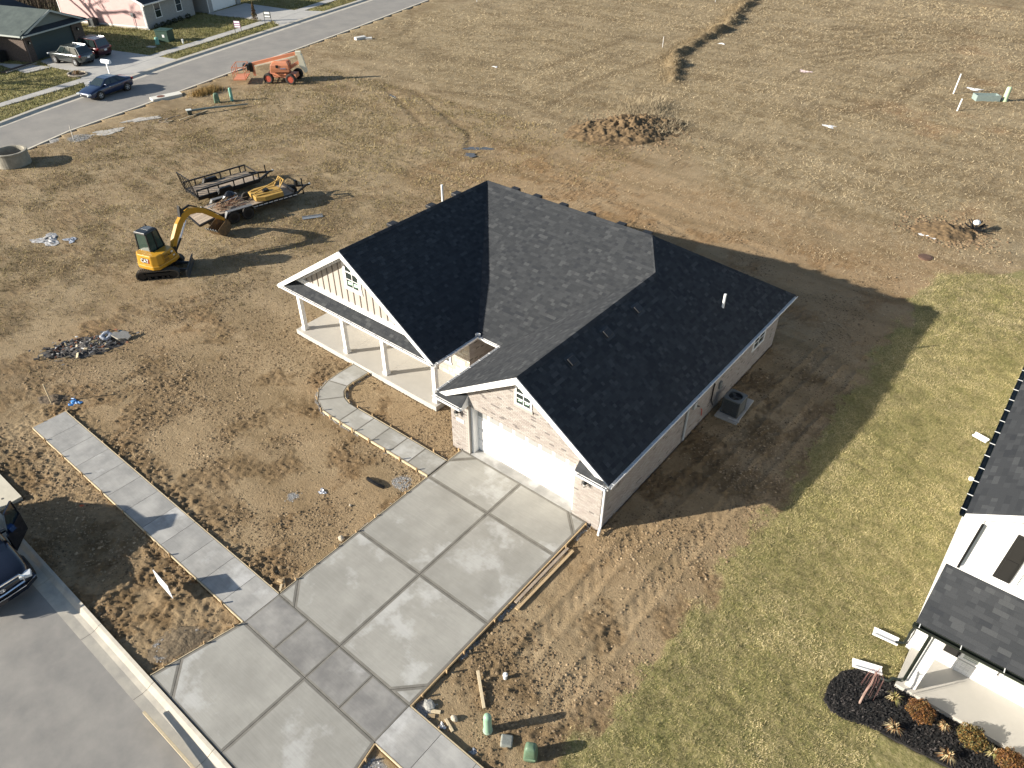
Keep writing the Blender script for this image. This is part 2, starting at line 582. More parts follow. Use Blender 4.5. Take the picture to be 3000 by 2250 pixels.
RUTS = [[(-38.3, 31.2), (-31.7, 27.9), (-28, 26)], [(-35.2, 32), (-24, 26.9), (-22, 24.6)], [(-59, 52), (-52.4, 46)], [(-60.9, 56.8), (-53.7, 50.4), (-51, 46)]]
TRACKS = [[(7.0, -7), (7.15, 0), (7.7, 8), (8.2, 16)], [(8.7, -7), (8.8, 0), (9.3, 8), (9.6, 15)], [(-17, 24.5), (-6, 23.4), (4, 20.2), (8.7, 17.5)], [(-16, 26.3), (-5, 25.3), (6, 22.2), (9.4, 20)],
          [(-24, 20), (-12, 19), (0, 17.5), (8, 16)]]
BANDS = [([(-14.7, 80.6), (-10.2, 82.9), (-5.9, 88.5), (-1.1, 87.2), (8, 86.7)], 1.3), ([(-3.5, 51), (-.8, 56), (-.8, 64), (.1, 72.4)], 1.0)]
BANDS += [([(-11 - .85 * q, 64.1 + 1.85 * q), (-6.8 - .65 * q, 72.2 + 2.05 * q), (-.5 - .45 * q, 79.5 + 2 * q)], .55) for q in range(6)]
BANDS += [([(-23.2, 34.9), (-24.6, 44.3), (-23.5, 56.4)], .7), ([(-30.8, 44.9), (-30.7, 50.5), (-30.8, 61.7)], .8), ([(-34, 33), (-27, 36), (-20, 34)], .6)]
HOUSE_FP = [(-12.2, 1.1), (-2.9, 1.1), (-2.9, 2.0), (-.9, 2.0), (-.9, 0), (6.03, 0), (6.03, 14.8), (-12.2, 14.8)]
PITS = [([(DL, .3), (DR, .3), (DR, S3), (DL - .5, S3), (DL - .1, S2)], -.25), ([(-14.85, S1), (8.9, S1), (8.9, S2), (-14.85, S2)], -.25), (WALKPOLY, -.25),
        (HOUSE_FP, -.3), ([(-60, -13.0), (40, -13.0), (40, -40), (-60, -40)], -.4), (ROADPOLY, -.4), (SWPOLY, -.3), (DRV_A, -.3), (WALK_A, -.3), (DRV_B, -.3),
        ([(15.97, .45), (26, .45), (26, 30), (15.97, 30)], -.3), ([(-30, -12.12), (-11.2, -12.12), (-11.2, -13.2), (-30, -13.2)], -.3),
        ([(-51.1, 15.75), (-50.0, 15.6), (-49.9, 18.2), (-50.9, 18.4)], -.3)]

def zones(x, y):
    """share of grass, lawn, gravel, orange clay, wetness plus painted berm shade, pale dust at each ground point"""
    n1 = fbm(x * .16, y * .16, 40, 4)
    n2 = fbm(x * .55, y * .55, 50, 4)
    n3 = fbm(x * 1.7, y * 1.7, 60, 3)
    far = ss(20, 33, y + .18 * x + 9 * (n1 - .5) + 3 * (n2 - .5))
    left = ss(-11, -23, x + 6 * (n1 - .5)) * (.30 + .45 * ss(.42, .62, n2))
    left = left * (1 - .65 * ss(3, -3, y) * ss(-30, -20, x))
    g = np.maximum(far, left) + .25 * (n3 - .5) * np.maximum(far, left)
    # worn mud band near the far kerb and behind the plot
    g = g * (1 - .45 * ss(9, 3, seg_dist(x, y, NEAR)) * ss(.4, .6, n2))
    dk = seg_dist(x, y, [(-14.5, 35), (-9, 31)])
    g = g * (1 - .8 * ss(4, 1.5, dk))
    lawn = ss(9.75, 10.85, x + 1.3 * (n2 - .5) + 1.3 * (n3 - .5)) * ss(27.5, 26.0, y - .9 * (x - 10) + 2.0 * (n2 - .5))
    lawn = np.maximum(lawn, ss(9.3, 10.0, x + .6 * (n3 - .5)) * ss(-5.5, -7, y))
    lawn = np.where(in_poly(x, y, BED), 0, lawn)
    kx = np.interp(y, [p[1] for p in KERB], [p[0] for p in KERB])
    lawn = np.maximum(lawn, (x < kx).astype(float))
    grav = np.zeros_like(x)
    dd = seg_dist(x, y, [(DL - .1, -1.9), (DL - .1, -8.7)])
    for pts, wd in ((WOUT, .22), (WIN_, .22), ([(5.6, 0), (5.6, -8.8)], .22), ([(DL - .05, -2), (DL - .05, -8.7)], .12)):
        grav = np.maximum(grav, ss(wd, wd * .4, seg_dist(x, y, pts) + .25 * (n3 - .5)) * ss(.42, .55, n2 * .5 + n3 * .5 + .02))
    for cx, cy, r in ((-1.3, -11.4, .5), (-1.6, -12.2, .45), (-1.0, -2.6, .5), (5.95, -8.5, .45), (-46.5, 7.2, 1.3), (6.1, -10.8, .7), (-3.6, -5.8, .35), (-47.6, 5.6, 1.0)):
        grav = np.maximum(grav, ss(r, r * .3, np.hypot(x - cx, y - cy) + .5 * (n3 - .5)))
    orange = ss(.60, .72, fbm(x * .22 + 3, y * .22, 80, 3)) * ss(24, 40, y) * ss(-8, 2, x)
    orange = np.maximum(orange, .35 * ss(.5, .65, n1) * (1 - ss(0, .3, g)))
    wet = np.zeros_like(x)  # wetness, plus the painted shade on the berm's right flank
    for rt in RUTS:
        wet = np.maximum(wet, ss(.45, .12, seg_dist(x, y, rt) + .35 * (n3 - .5)) * .8)
    wet = np.maximum(wet, .75 * ss(.50, .66, n2) * ss(-14, -20, x) * (1 - lawn) * ss(24, 14, y))
    wet = np.maximum(wet, .6 * ss(.52, .68, n2) * ss(26, 34, y) * (1 - lawn))
    rough = ss(.50, .63, fbm(x * .6, y * .6, 21, 5, .65))
    pale = (1 - rough) * .7
    wet = np.maximum(wet, .55 * rough * (1 - np.clip(g + lawn, 0, 1)))
    wet = np.maximum(wet, .95 * ss(1.0, .3, seg_dist(x - .7, y, BERM) + .8 * (n2 - .5)))  # right flank of the berm: its shade painted in through the wetness mask
    for bd, bw in BANDS:
        wet = np.maximum(wet, .8 * ss(bw, bw * .4, seg_dist(x, y, bd) + 1.2 * bw * (n2 - .5)) * (.5 + n3))
    orange = np.maximum(orange, .8 * ss(15, 19, y) * ss(33, 27, y) * ss(-26, -16, x) * (.4 + .6 * n2))
    wet = wet * (1 - .85 * ss(14, 18, y) * ss(34, 29, y) * ss(-24, -14, x))
    return np.clip(g, 0, 1), np.clip(lawn, 0, 1), np.clip(grav, 0, 1), orange, wet, pale

def ground_height(x, y, z=None):
    g, lawn, grav, orange, wet, pale = z if z is not None else zones(x, y)  # wet also holds the painted berm shade
    bare = np.clip(1 - g - lawn, 0, 1)
    far = ss(18, 32, np.hypot(x, y - 2))
    h = -.085 * (1 - far)
    h = h + .035 * lawn * (1 - far)
    amp = .18 + .95 * ss(.50, .64, fbm(x * .6, y * .6, 21, 5, .65))
    strip = ss(-8.2, -8.7, y) * (x < -.5) + ss(-7.9, -8.5, y) * ss(-8.9, -8.7, y) * (x < -.5)
    amp = amp + .9 * np.clip(strip, 0, 1) * (y > -13.3) * (x > -16)
    clod = np.abs(fbm(x * 2.6, y * 2.6, 30, 4) - .5) * 2
    fine = fbm(x * 7.5, y * 7.5, 35, 3, .6) - .5
    vf = fbm(x * 5.8 + 1.3 * fine, y * 5.8, 37, 4, .6)
    h = h + bare * amp * (.045 * (.30 - clod) + .085 * fine + .15 * (np.abs(vf - .5) - .08)) - bare * .012
    ridged = np.abs(fbm((x * .8 + y * .6) * 1.1, (y * .8 - x * .6) * 3.2, 71, 3) - .5)
    h = h + bare * .09 * (.12 - ridged) * ss(8, 16, y)
    h = h + g * (.10 * (fbm(x * .5, y * .5, 25, 3) - .5) + .09 * (fbm(x * 2.2, y * 2.2, 27, 3) - .5))
    h = h + lawn * (.05 * (fbm(x * .7, y * .7, 28, 3) - .5) + .07 * (fbm(x * 3.2, y * 3.2, 29, 3) - .5))
    for rt in RUTS:
        d = seg_dist(x, y, rt) + .12 * (fbm(x * 2, y * 2, 33, 2) - .5)
        h = h - .08 * ss(.32, .1, d)
    for i, rt in enumerate(TRACKS):
        sd_ = seg_dist(x, y, rt)
        d = sd_ + .16 * (fbm(x * 1.5, y * 1.5, 34 + i, 2) - .5)
        tread = .5 + .5 * np.sin((x * .8 + y * .6) * 2 * np.pi / .34 + 4 * fbm(x, y, 38, 2))
        k = (1 - lawn) * (1 - .5 * g) * ss(.35, .6, fbm(x * .4, y * .4, 300 + i, 2) + .18)
        h = h + k * (-.035 * ss(.30, .18, d) + .022 * tread * ss(.30, .2, d) + .022 * ss(.55, .40, d) * ss(.26, .38, d))
    db = seg_dist(x, y, BERM) + 1.2 * (fbm(x * .5, y * .5, 44, 3) - .5)
    h = h + (.40 + 1.2 * (fbm(x * .9, y * .9, 45, 3) - .5)) * ss(.9, .15, db)
    h = np.minimum(h, .9)
    return h

def axis(lo, hi, c0, c1, s0, grow, smax):
    xs = list(np.arange(c0, c1, s0))
    s, x = s0, c1
    r = []
    while x < hi:
        r.append(x)
        s = min(smax, s * grow)
        x += s
    r.append(hi)
    s, x = s0, c0
    l = []
    while x > lo:
        s = min(smax, s * grow)
        x -= s
        l.append(x)
    return np.array(l[::-1] + xs + r)

gx = np.concatenate([[-900, -400, -220], axis(-140, 45, -15.5, 11.0, .062, 1.0125, 14.0), [90, 250, 700]])
gy = np.concatenate([[-700, -250, -90], axis(-45, 150, -13.2, 9.0, .062, 1.0125, 14.0), [240, 450, 900]])
GX, GY = np.meshgrid(gx, gy, indexing='ij')
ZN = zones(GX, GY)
GH = ground_height(GX, GY, ZN)
for poly, dz in PITS:
    GH = np.where(in_poly(GX, GY, poly), np.minimum(GH, dz), GH)

def gz(x, y):
    """ground height under a point"""
    a = np.array([float(x)]), np.array([float(y)])
    return float(ground_height(a[0], a[1])[0])

def np_mesh(name, V, F, nper, mats, cols=None, smooth=False):
    me = bpy.data.meshes.new(name)
    me.vertices.add(len(V))
    me.vertices.foreach_set('co', np.ascontiguousarray(V, np.float32).ravel())
    me.loops.add(F.size)
    me.loops.foreach_set('vertex_index', np.ascontiguousarray(F, np.int32).ravel())
    me.polygons.add(len(F))
    me.polygons.foreach_set('loop_start', np.arange(len(F), dtype=np.int32) * nper)
    me.polygons.foreach_set('loop_total', np.full(len(F), nper, np.int32))
    if smooth:
        me.polygons.foreach_set('use_smooth', np.ones(len(F), bool))
    for m in mats: me.materials.append(m)
    for nm, c in (cols or {}).items():
        a = me.attributes.new(nm, 'FLOAT_COLOR', 'POINT')
        a.data.foreach_set('color', np.ascontiguousarray(c, np.float32).ravel())
    me.update()
    me.validate()
    o = bpy.data.objects.new(name, me)
    COL.objects.link(o)
    return o

# ground material: soil, dry grass, lawn, gravel by zone, each mottled by noise
def ground_material():
    m = bpy.data.materials.new('ground_soil_and_turf')
    m.use_nodes = True
    t = m.node_tree
    N, Lk = t.nodes, t.links
    b = N['Principled BSDF']
    b.inputs['Roughness'].default_value = .95
    b.inputs['Specular IOR Level'].default_value = .15
    geo = N.new('ShaderNodeNewGeometry')
    def noise(sc, det=5, rough=.6, dist=0.0):
        n = N.new('ShaderNodeTexNoise')
        n.inputs['Scale'].default_value = sc
        n.inputs['Detail'].default_value = det
        n.inputs['Roughness'].default_value = rough
        n.inputs['Distortion'].default_value = dist
        Lk.new(geo.outputs['Position'], n.inputs['Vector'])
        return n.outputs['Fac']
    def ramp(f, cols):
        r = N.new('ShaderNodeValToRGB')
        e = r.color_ramp.elements
        e[0].position, e[0].color = cols[0][0], cols[0][1] + (1,)
        e[1].position, e[1].color = cols[-1][0], cols[-1][1] + (1,)
        for p, c in cols[1:-1]:
            k = e.new(p)
            k.color = c + (1,)
        Lk.new(f, r.inputs['Fac'])
        return r.outputs['Color']
    def mix(f, a, c, bt='MIX'):
        x = N.new('ShaderNodeMix')
        x.data_type = 'RGBA'
        x.blend_type = bt
        if isinstance(f, float): x.inputs[0].default_value = f
        else: Lk.new(f, x.inputs[0])
        for i, q in ((6, a), (7, c)):
            if isinstance(q, tuple): x.inputs[i].default_value = q + (1,)
            else: Lk.new(q, x.inputs[i])
        return x.outputs[2]
    def math_(op, a, c):
        x = N.new('ShaderNodeMath')
        x.operation = op
        for i, q in ((0, a), (1, c)):
            if isinstance(q, float): x.inputs[i].default_value = q
            else: Lk.new(q, x.inputs[i])
        return x.outputs[0]
    def attr(nm):
        a = N.new('ShaderNodeVertexColor')
        a.layer_name = nm
        s = N.new('ShaderNodeSeparateColor')
        Lk.new(a.outputs['Color'], s.inputs[0])
        return s.outputs
    za, zb = attr('zone'), attr('zone2')
    nf = noise(9, 6, .7)
    nm_ = noise(1.6, 6, .65)
    nff = noise(38, 3, .7)
    def edge(a, sharp=.22):
        k = math_('ADD', a, math_('MULTIPLY', math_('SUBTRACT', nf, .5), .9))
        r = N.new('ShaderNodeMapRange')
        r.interpolation_type = 'SMOOTHSTEP'
        r.inputs['From Min'].default_value = .5 - sharp
        r.inputs['From Max'].default_value = .5 + sharp
        Lk.new(k, r.inputs['Value'])
        return r.outputs[0]
    soil = ramp(nm_, [(.3, (.212, .146, .078)), (.5, (.292, .206, .115)), (.7, (.348, .257, .154))])
    soil = mix(math_('MULTIPLY', ramp(nf, [(.36, (1, 1, 1)), (.52, (0, 0, 0))]), .55), soil, (.095, .063, .034))
    soil = mix(math_('MULTIPLY', ramp(nff, [(.62, (0, 0, 0)), (.74, (1, 1, 1))]), .35), soil, (.36, .275, .17))
    soil = mix(math_('MULTIPLY', zb[0], .7), soil, (.30, .165, .070))
    soil = mix(math_('MULTIPLY', zb[2], .6), soil, (.37, .285, .175))
    dry = ramp(nf, [(.30, (.175, .127, .068)), (.47, (.305, .235, .138)), (.60, (.385, .305, .190)), (.74, (.45, .365, .24))])
    dry = mix(math_('MULTIPLY', ramp(nm_, [(.42, (1, 1, 1)), (.56, (0, 0, 0))]), .45), dry, (.165, .112, .052))
    dry = mix(math_('MULTIPLY', zb[0], .5), dry, (.31, .175, .085))
    lw = ramp(nf, [(.30, (.125, .13, .045)), (.46, (.23, .205, .085)), (.60, (.32, .275, .13)), (.76, (.40, .34, .19))])
    lw = mix(math_('MULTIPLY', ramp(nm_, [(.40, (1, 1, 1)), (.55, (0, 0, 0))]), .35), lw, (.13, .14, .045))
    gr = ramp(nff, [(.3, (.12, .115, .11)), (.5, (.27, .26, .245)), (.7, (.42, .41, .39))])
    c = mix(edge(za[0], .4), soil, dry)
    big = noise(.10, 4, .6, .5)
    str_ = N.new('ShaderNodeTexNoise')
    mp = N.new('ShaderNodeMapping')
    mp.inputs['Scale'].default_value = (.10, .55, 1)
    mp.inputs['Rotation'].default_value = (0, 0, .35)
    Lk.new(geo.outputs['Position'], mp.inputs['Vector'])
    Lk.new(mp.outputs[0], str_.inputs['Vector'])
    str_.inputs['Scale'].default_value = 1.0
    str_.inputs['Detail'].default_value = 5
    c = mix(math_('MULTIPLY', ramp(str_.outputs['Fac'], [(.38, (1, 1, 1)), (.54, (0, 0, 0))]), .40), c, (.145, .100, .048))
    c = mix(math_('MULTIPLY', ramp(big, [(.50, (0, 0, 0)), (.66, (1, 1, 1))]), .35), c, (.36, .285, .18))
    c = mix(math_('MULTIPLY', zb[1], .65), c, (.125, .084, .044))  # darkens wet ground, and paints the shade on the berm's right flank
    c = mix(edge(za[1], .3), c, lw)
    c = mix(edge(za[2], .3), c, gr)
    Lk.new(c, b.inputs['Base Color'])
    bp = N.new('ShaderNodeBump')
    bp.inputs['Strength'].default_value = 1.0
    bp.inputs['Distance'].default_value = .07
    Lk.new(math_('ADD', math_('MULTIPLY', noise(14, 5, .75, .4), .75), math_('MULTIPLY', nff, .35)), bp.inputs['Height'])
    Lk.new(bp.outputs[0], b.inputs['Normal'])
    return m
nx, ny = GX.shape
idx = np.arange(nx * ny).reshape(nx, ny)
F = np.stack([idx[:-1, :-1], idx[1:, :-1], idx[1:, 1:], idx[:-1, 1:]], -1).reshape(-1, 4)
V = np.stack([GX, GY, GH], -1).reshape(-1, 3)
one = np.ones(nx * ny)
zc = np.stack([ZN[0].ravel(), ZN[1].ravel(), ZN[2].ravel(), one], 1)
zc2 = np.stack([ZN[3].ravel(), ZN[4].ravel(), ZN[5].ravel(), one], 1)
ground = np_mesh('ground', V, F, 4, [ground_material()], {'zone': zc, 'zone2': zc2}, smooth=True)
ground['kind'] = 'structure'

# ---------------------------------------------------------------- streets, kerbs, far walks
def ribbon(a, b, z0, z1, skirt=.3):
    mb = MB()
    for i in range(len(a) - 1):
        mb.quad((a[i][0], a[i][1], z0), (a[i + 1][0], a[i + 1][1], z0), (b[i + 1][0], b[i + 1][1], z1), (b[i][0], b[i][1], z1))
    return mb
def offs(p, q, t):
    return [(a[0] + (b[0] - a[0]) * t, a[1] + (b[1] - a[1]) * t) for a, b in zip(p, q)]
struct('road', ribbon(offs(NEAR, FAR, .055), FAR, -.03, -.03), asph)
mb = ribbon(NEAR, offs(NEAR, FAR, .055), .02, -.03)
for i in range(len(NEAR) - 1):
    a, b = NEAR[i], NEAR[i + 1]
    mb.quad((a[0], a[1], .02), (a[0], a[1], -.4), (b[0], b[1], -.4), (b[0], b[1], .02))
struct('near_kerb', mb, conc_c)
G1, G2 = offs(FAR, KERB, .42), offs(FAR, KERB, .62)
mb = ribbon(FAR, G1, -.028, -.045)
for i in range(len(FAR) - 1):
    mb.quad((G1[i][0], G1[i][1], -.045), (G1[i + 1][0], G1[i + 1][1], -.045), (G2[i + 1][0], G2[i + 1][1], .10), (G2[i][0], G2[i][1], .10))
    mb.quad((G2[i][0], G2[i][1], .10), (G2[i + 1][0], G2[i + 1][1], .10), (KERB[i + 1][0], KERB[i + 1][1], .10), (KERB[i][0], KERB[i][1], .10))
    mb.quad((KERB[i][0], KERB[i][1], .10), (KERB[i + 1][0], KERB[i + 1][1], .10), (KERB[i + 1][0], KERB[i + 1][1], -.2), (KERB[i][0], KERB[i][1], -.2))
struct('far_kerb', mb, conc_c)
# far pavement in separate slabs
fp = bpy.data.objects.new('far_pavement', None)
COL.objects.link(fp)
fp['kind'] = 'structure'
def along(pts, s):
    for (a, b) in zip(pts[:-1], pts[1:]):
        L = math.hypot(b[0] - a[0], b[1] - a[1])
        if s <= L: return (a[0] + (b[0] - a[0]) * s / L, a[1] + (b[1] - a[1]) * s / L)
        s -= L
    return pts[-1]
for k in range(44):
    a0, a1 = k * 1.6, k * 1.6 + 1.585
    p = [along(SWI, a0), along(SWI, a1), along(SWO, a1), along(SWO, a0)]
    MB().prism(p, -.2, .035).build('paving_slab', conc_f, fp)
struct('green_house_driveway', MB().prism(DRV_A, -.2, .026), conc_f)
struct('green_house_path', MB().prism(WALK_A, -.2, .032), conc_f)
struct('pink_house_driveway', MB().prism(DRV_B, -.2, .028), conc_f)

struct('street', MB().quad((-60, -13.63, -.055), (40, -13.63, -.055), (40, -40, -.055), (-60, -40, -.055)), asph2)
kb = bpy.data.objects.new('kerb', None)
COL.objects.link(kb)
kb['kind'] = 'structure'
prof = [(-13.63, -.05), (-13.35, -.078), (-13.2, -.06), (-13.06, .015), (-12.965, .03), (-12.955, -.3), (-13.63, -.3)]
for k in range(14):
    x0 = -31.2 + k * 3.05 + .0
    x1 = x0 + 3.035
    mb = MB()
    mb.extr([(x0, y, z) for y, z in prof], (x1 - x0, 0, 0))
    mb.build('kerb_segment', conc_c, kb)

def inset(poly, d):
    n = len(poly)
    if parea(poly) < 0: poly = poly[::-1]
    out = []
    for i in range(n):
        a, b, c = Vector(poly[i - 1]), Vector(poly[i]), Vector(poly[(i + 1) % n])
        e1, e2 = (b - a).normalized(), (c - b).normalized()
        n1, n2 = Vector((-e1.y, e1.x)), Vector((-e2.y, e2.x))
        k = (n1 + n2)
        k = k / max(.3, k.dot(n1))
        out.append((b.x + k.x * d, b.y + k.y * d))
    return out
def panel(poly, parent, mi, border=.075, gap=.007, z=0.0, dep=.22, name='concrete_panel'):
    p = inset(poly, gap)
    mb = MB()
    n = len(p)
    if border:
        q = inset(p, border)
        mb.mi(1)
        for i in range(n):
            j = (i + 1) % n
            mb.quad((p[i][0], p[i][1], z - .004), (p[j][0], p[j][1], z - .004), (q[j][0], q[j][1], z), (q[i][0], q[i][1], z))
        mb.mi(0).quad(*[(a, b, z) for a, b in q])
    else:
        mb.mi(0).quad(*[(a, b, z) for a, b in p])
    zz = z - .004 if border else z
    for i in range(n):
        j = (i + 1) % n
        mb.mi(1).quad((p[j][0], p[j][1], zz), (p[i][0], p[i][1], zz), (p[i][0], p[i][1], z - dep), (p[j][0], p[j][1], z - dep))
    return mb.build(name, [mi, conc_t], parent)
def slabset(name):
    o = bpy.data.objects.new(name, None)
    COL.objects.link(o)
    o['kind'] = 'structure'
    return o
drv = slabset('driveway')
K = .78
def tri_split(rect, corner):
    """rect (x0,x1,y0,y1) minus a 45-degree corner piece"""
    x0, x1, y0, y1 = rect
    P = {'tl': ([(x0, y1 - K), (x0 + K, y1), (x0, y1)], [(x0, y0), (x1, y0), (x1, y1), (x0 + K, y1), (x0, y1 - K)]),
         'tr': ([(x1 - K, y1), (x1, y1 - K), (x1, y1)], [(x0, y0), (x1, y0), (x1, y1 - K), (x1 - K, y1), (x0, y1)]),
         'bl': ([(x0, y0), (x0 + K, y0), (x0, y0 + K)], [(x0 + K, y0), (x1, y0), (x1, y1), (x0, y1), (x0, y0 + K)]),
         'br': ([(x1 - K, y0), (x1, y0), (x1, y0 + K)], [(x0, y0), (x1 - K, y0), (x1, y0 + K), (x1, y1), (x0, y1)])}
    return P[corner]
for rect, cn in (((DL, DC, Y1, -.02), 'tl'), ((DC, DR, Y1, -.02), 'tr'), ((DL, DC, S1, Y2), 'bl'), ((DC, DR, S1, Y2), 'br')):
    for p in tri_split(rect, cn): panel(p, drv, conc_d)
for x0, x1 in ((DL, DC), (DC, DR)):
    panel([(x0, Y2), (x1, Y2), (x1, Y1), (x0, Y1)], drv, conc_d)
# apron to the street, flared
xl = lambda y: DL - .58 * (S2 - y) / (S2 - S3)
panel([(DL, S2), (xl(-12.05), -12.05), (DL + .55, S3), (DC, S3), (DC, S2)], drv, conc_d)
panel([(xl(-12.05), -12.05), (DL - .58, S3), (DL + .55, S3)], drv, conc_d)
panel([(DC, S3), (DR + .1, S3), (DR + .55, S3), (DR, S2), (DC, S2)], drv, conc_d)
panel([(.02, -.02), (4.86, -.02), (4.86, .46), (.02, .46)], drv, conc_s, border=0, z=-.006, name='garage_threshold')
swk = slabset('pavement')
xs = [-14.85 + 14.45 * i / 12 for i in range(13)]
for a, b in zip(xs[:-1], xs[1:]): panel([(a, S2), (b, S2), (b, S1), (a, S1)], swk, conc_s, border=0, name='paving_slab')
xs = [DL, 1.08, DC, 4.04, DR]
for a, b in zip(xs[:-1], xs[1:]): panel([(a, S2), (b, S2), (b, S1), (a, S1)], swk, conc_x, border=.05, name='paving_slab')
xs = [DR, 6.78, 8.05, 9.3]
for a, b in zip(xs[:-1], xs[1:]): panel([(a, S2), (b, S2), (b, S1), (a, S1)], swk, conc_s, border=0, name='paving_slab')
fwk = slabset('front_path')
gr = [(0, 1), (1, 2), (2, 3), (3, 4), (4, 5), (5, 7), (7, 9), (9, 10), (10, 11)]
gr = [(0, 1), (1, 2), (2, 3), (3, 4), (4, 5), (5, 7), (7, 9), (9, 11)]
for i, j in gr:
    panel(WOUT[i:j + 1] + WIN_[i:j + 1][::-1], fwk, conc_d, border=.03, gap=.004, name='path_panel')
# storm drain slab at the left street edge and catch basin by the far road
mb = MB().bx(-15.5, -11.2, -13.15, -12.13, -.2, .035)
o = single('storm_drain_slab', mb, mat('bright_concrete', (.58, .53, .42), .8, noise=.2, nscale=2), 'pale concrete storm drain slab with small round hole at left kerb', 'drain slab', (0, 0, 0))
MB().cyl((-11.62, -12.62, .02), (-11.62, -12.62, .039), .05, n=12).build('drain_hole', joint, o)
t = thing('catch_basin', 'pale concrete catch basin top with rusty round lid beside the far road', 'drain', (-50.4, 17.0, 0), 0)
MB().prism([(-51.15, 15.8), (-50.25, 15.6), (-49.85, 18.15), (-50.75, 18.4)], -.3, .14).build('basin_top', mat('basin_white', (.66, .63, .55), .7, noise=.1), t)
MB().cyl((-50.6, 16.55, .1), (-50.6, 16.55, .152), .33, n=18).build('lid', mat('rust_iron', (.17, .07, .04), .8, noise=.3), t)
# ================================================================ THE NEW BRICK HOUSE
EV, RZ_ = 2.59, 5.91            # eave and main ridge heights
GXL, GXR, GAP, GFY = -1.35, 6.39, 2.52, -.285   # garage roof eaves, ridge x, front rake y
GZ_ = EV + (GXR - GAP) * .667
PXL, PXR, PFY = -12.61, -2.68, .94
PRX = (PXL + PXR) / 2
MRY, BKY, INY = 10.14, 15.15, 3.6
HRX = GXR - (RZ_ - EV) / .667
house = thing('brick_house', 'new single-storey brick house with black shingle roof, white columned porch and white garage door', 'house', (0, 0, 0))
fs = (RZ_ - EV) / (MRY - INY)                    # main front slope
yg = MRY - (RZ_ - GZ_) / fs                      # where the garage ridge meets the front hip
roof = MB()
def rp(*p): roof.quad(*p)
V3 = lambda x, y, z: Vector((x, y, z))
planes = {
 'right': [V3(GXR, GFY, EV), V3(GXR, BKY, EV), V3(HRX, MRY, RZ_), V3(GAP, yg, GZ_), V3(GAP, GFY, GZ_)],
 'gleft': [V3(GXL, INY, EV), V3(GXL, GFY, EV), V3(GAP, GFY, GZ_), V3(GAP, yg, GZ_)],
 'front': [V3(PXR, INY, EV), V3(GXL, INY, EV), V3(GAP, yg, GZ_), V3(HRX, MRY, RZ_), V3(PRX, MRY, RZ_)],
 'pright': [V3(PXR, PFY, EV), V3(PXR, INY, EV), V3(PRX, MRY, RZ_), V3(PRX, PFY, RZ_)],
 'pleft': [V3(PXL, BKY, EV), V3(PXL, PFY, EV), V3(PRX, PFY, RZ_), V3(PRX, MRY, RZ_)],
 'back': [V3(GXR, BKY, EV), V3(PXL, BKY, EV), V3(PRX, MRY, RZ_), V3(HRX, MRY, RZ_)],
}
for k, p in planes.items():
    roof.quad(*[q - V3(0, 0, .02) for q in p])
decking = mat('roof_underlay', (.03, .03, .03), .9)
roofo = roof.build('roof', decking, house)
til = Tiler('shingle', SH, SHW, 300)
def shingle_plane(T, pts, u, up, **kw):
    u = Vector(u).normalized()
    O = pts[0]
    n = u.cross(Vector(up))
    w = Vector(up).normalized()
    poly = [((p - O).dot(u), (p - O).dot(w)) for p in pts]
    A = [p[0] for p in poly]
    B = [p[1] for p in poly]
    if parea(poly) < 0: poly = poly[::-1]
    T.face(O, u, w, poly, shingle_tiles(min(A), max(A), min(B), max(B), **kw), .013)
def upv(pts, u):
    u = Vector(u).normalized()
    n = (pts[1] - pts[0]).cross(pts[2] - pts[0]).normalized()
    if n.z < 0: n = -n
    w = n.cross(u)
    if w.z < 0: w = -w; u = -u
    return u, w
b_ = planes.pop('right')
planes['right_a'] = [b_[0], V3(GXR, yg, EV), b_[3], b_[4]]
planes['right_b'] = [V3(GXR, yg, EV), b_[1], b_[2], b_[3]]
for k, ud in (('right_a', (0, 1, 0)), ('right_b', (0, 1, 0)), ('gleft', (0, -1, 0)), ('front', (1, 0, 0)), ('pright', (0, 1, 0))):
    u, w = upv(planes[k], ud)
    # keep right-handed (u x w = outward normal)
    if u.cross(w).z < 0: u = -u
    shingle_plane(til, planes[k], u, w)
# pent roofs below the gables
pent = [(PXL + .06, PXR - .06, PFY, 1.40, EV + .02, EV + .31)]
pent += [(GXL, .02, -.40, 0.0, EV + .02, EV + .40), (5.12, GXR - .02, -.40, 0.0, EV + .02, EV + .40)]
for i, (x0, x1, y0, y1, z0, z1) in enumerate(pent):
    pm = MB()
    pts = [V3(x0, y0, z0), V3(x1, y0, z0), V3(x1, y1, z1), V3(x0, y1, z1)]
    k_ = (z1 - EV + .13) / .667
    if i == 0: pts = [V3(x0, y0, z0), V3(x1, y0, z0), V3(PXR - k_, y1, z1), V3(PXL + k_, y1, z1)]
    if i == 1: pts[3] = V3(GXL + k_, y1, z1)
    if i == 2: pts[2] = V3(GXR - k_, y1, z1)
    pm.quad(*[q - V3(0, 0, .02) for q in pts])
    u, w = Vector((1, 0, 0)), V3(0, y1 - y0, z1 - z0).normalized()
    shingle_plane(til, pts, u, w)
    if i:   # white side cheek of the returns
        for xx in ((x1,) if i == 1 else (x0,)):
            pm.mi(1).extr([(xx - .01, y0, z0 - .16), (xx - .01, y1, z0 - .16), (xx - .01, y1, z1 - .025), (xx - .01, y0, z0 - .025)], (.02, 0, 0))
        pm.mi(1).bx(x0, x1, y0 + .02, y1, z0 - .18, z0 - .15).mi(0)
    else:
        pm.mi(1).bx(x0 + .3, x1 - .3, y0 + .1, 1.42, z0 - .17, z0 - .13).mi(0)
    pm.build('pent_roof', [decking, white], house)
til.finish(roofo, (0, 0, 0))
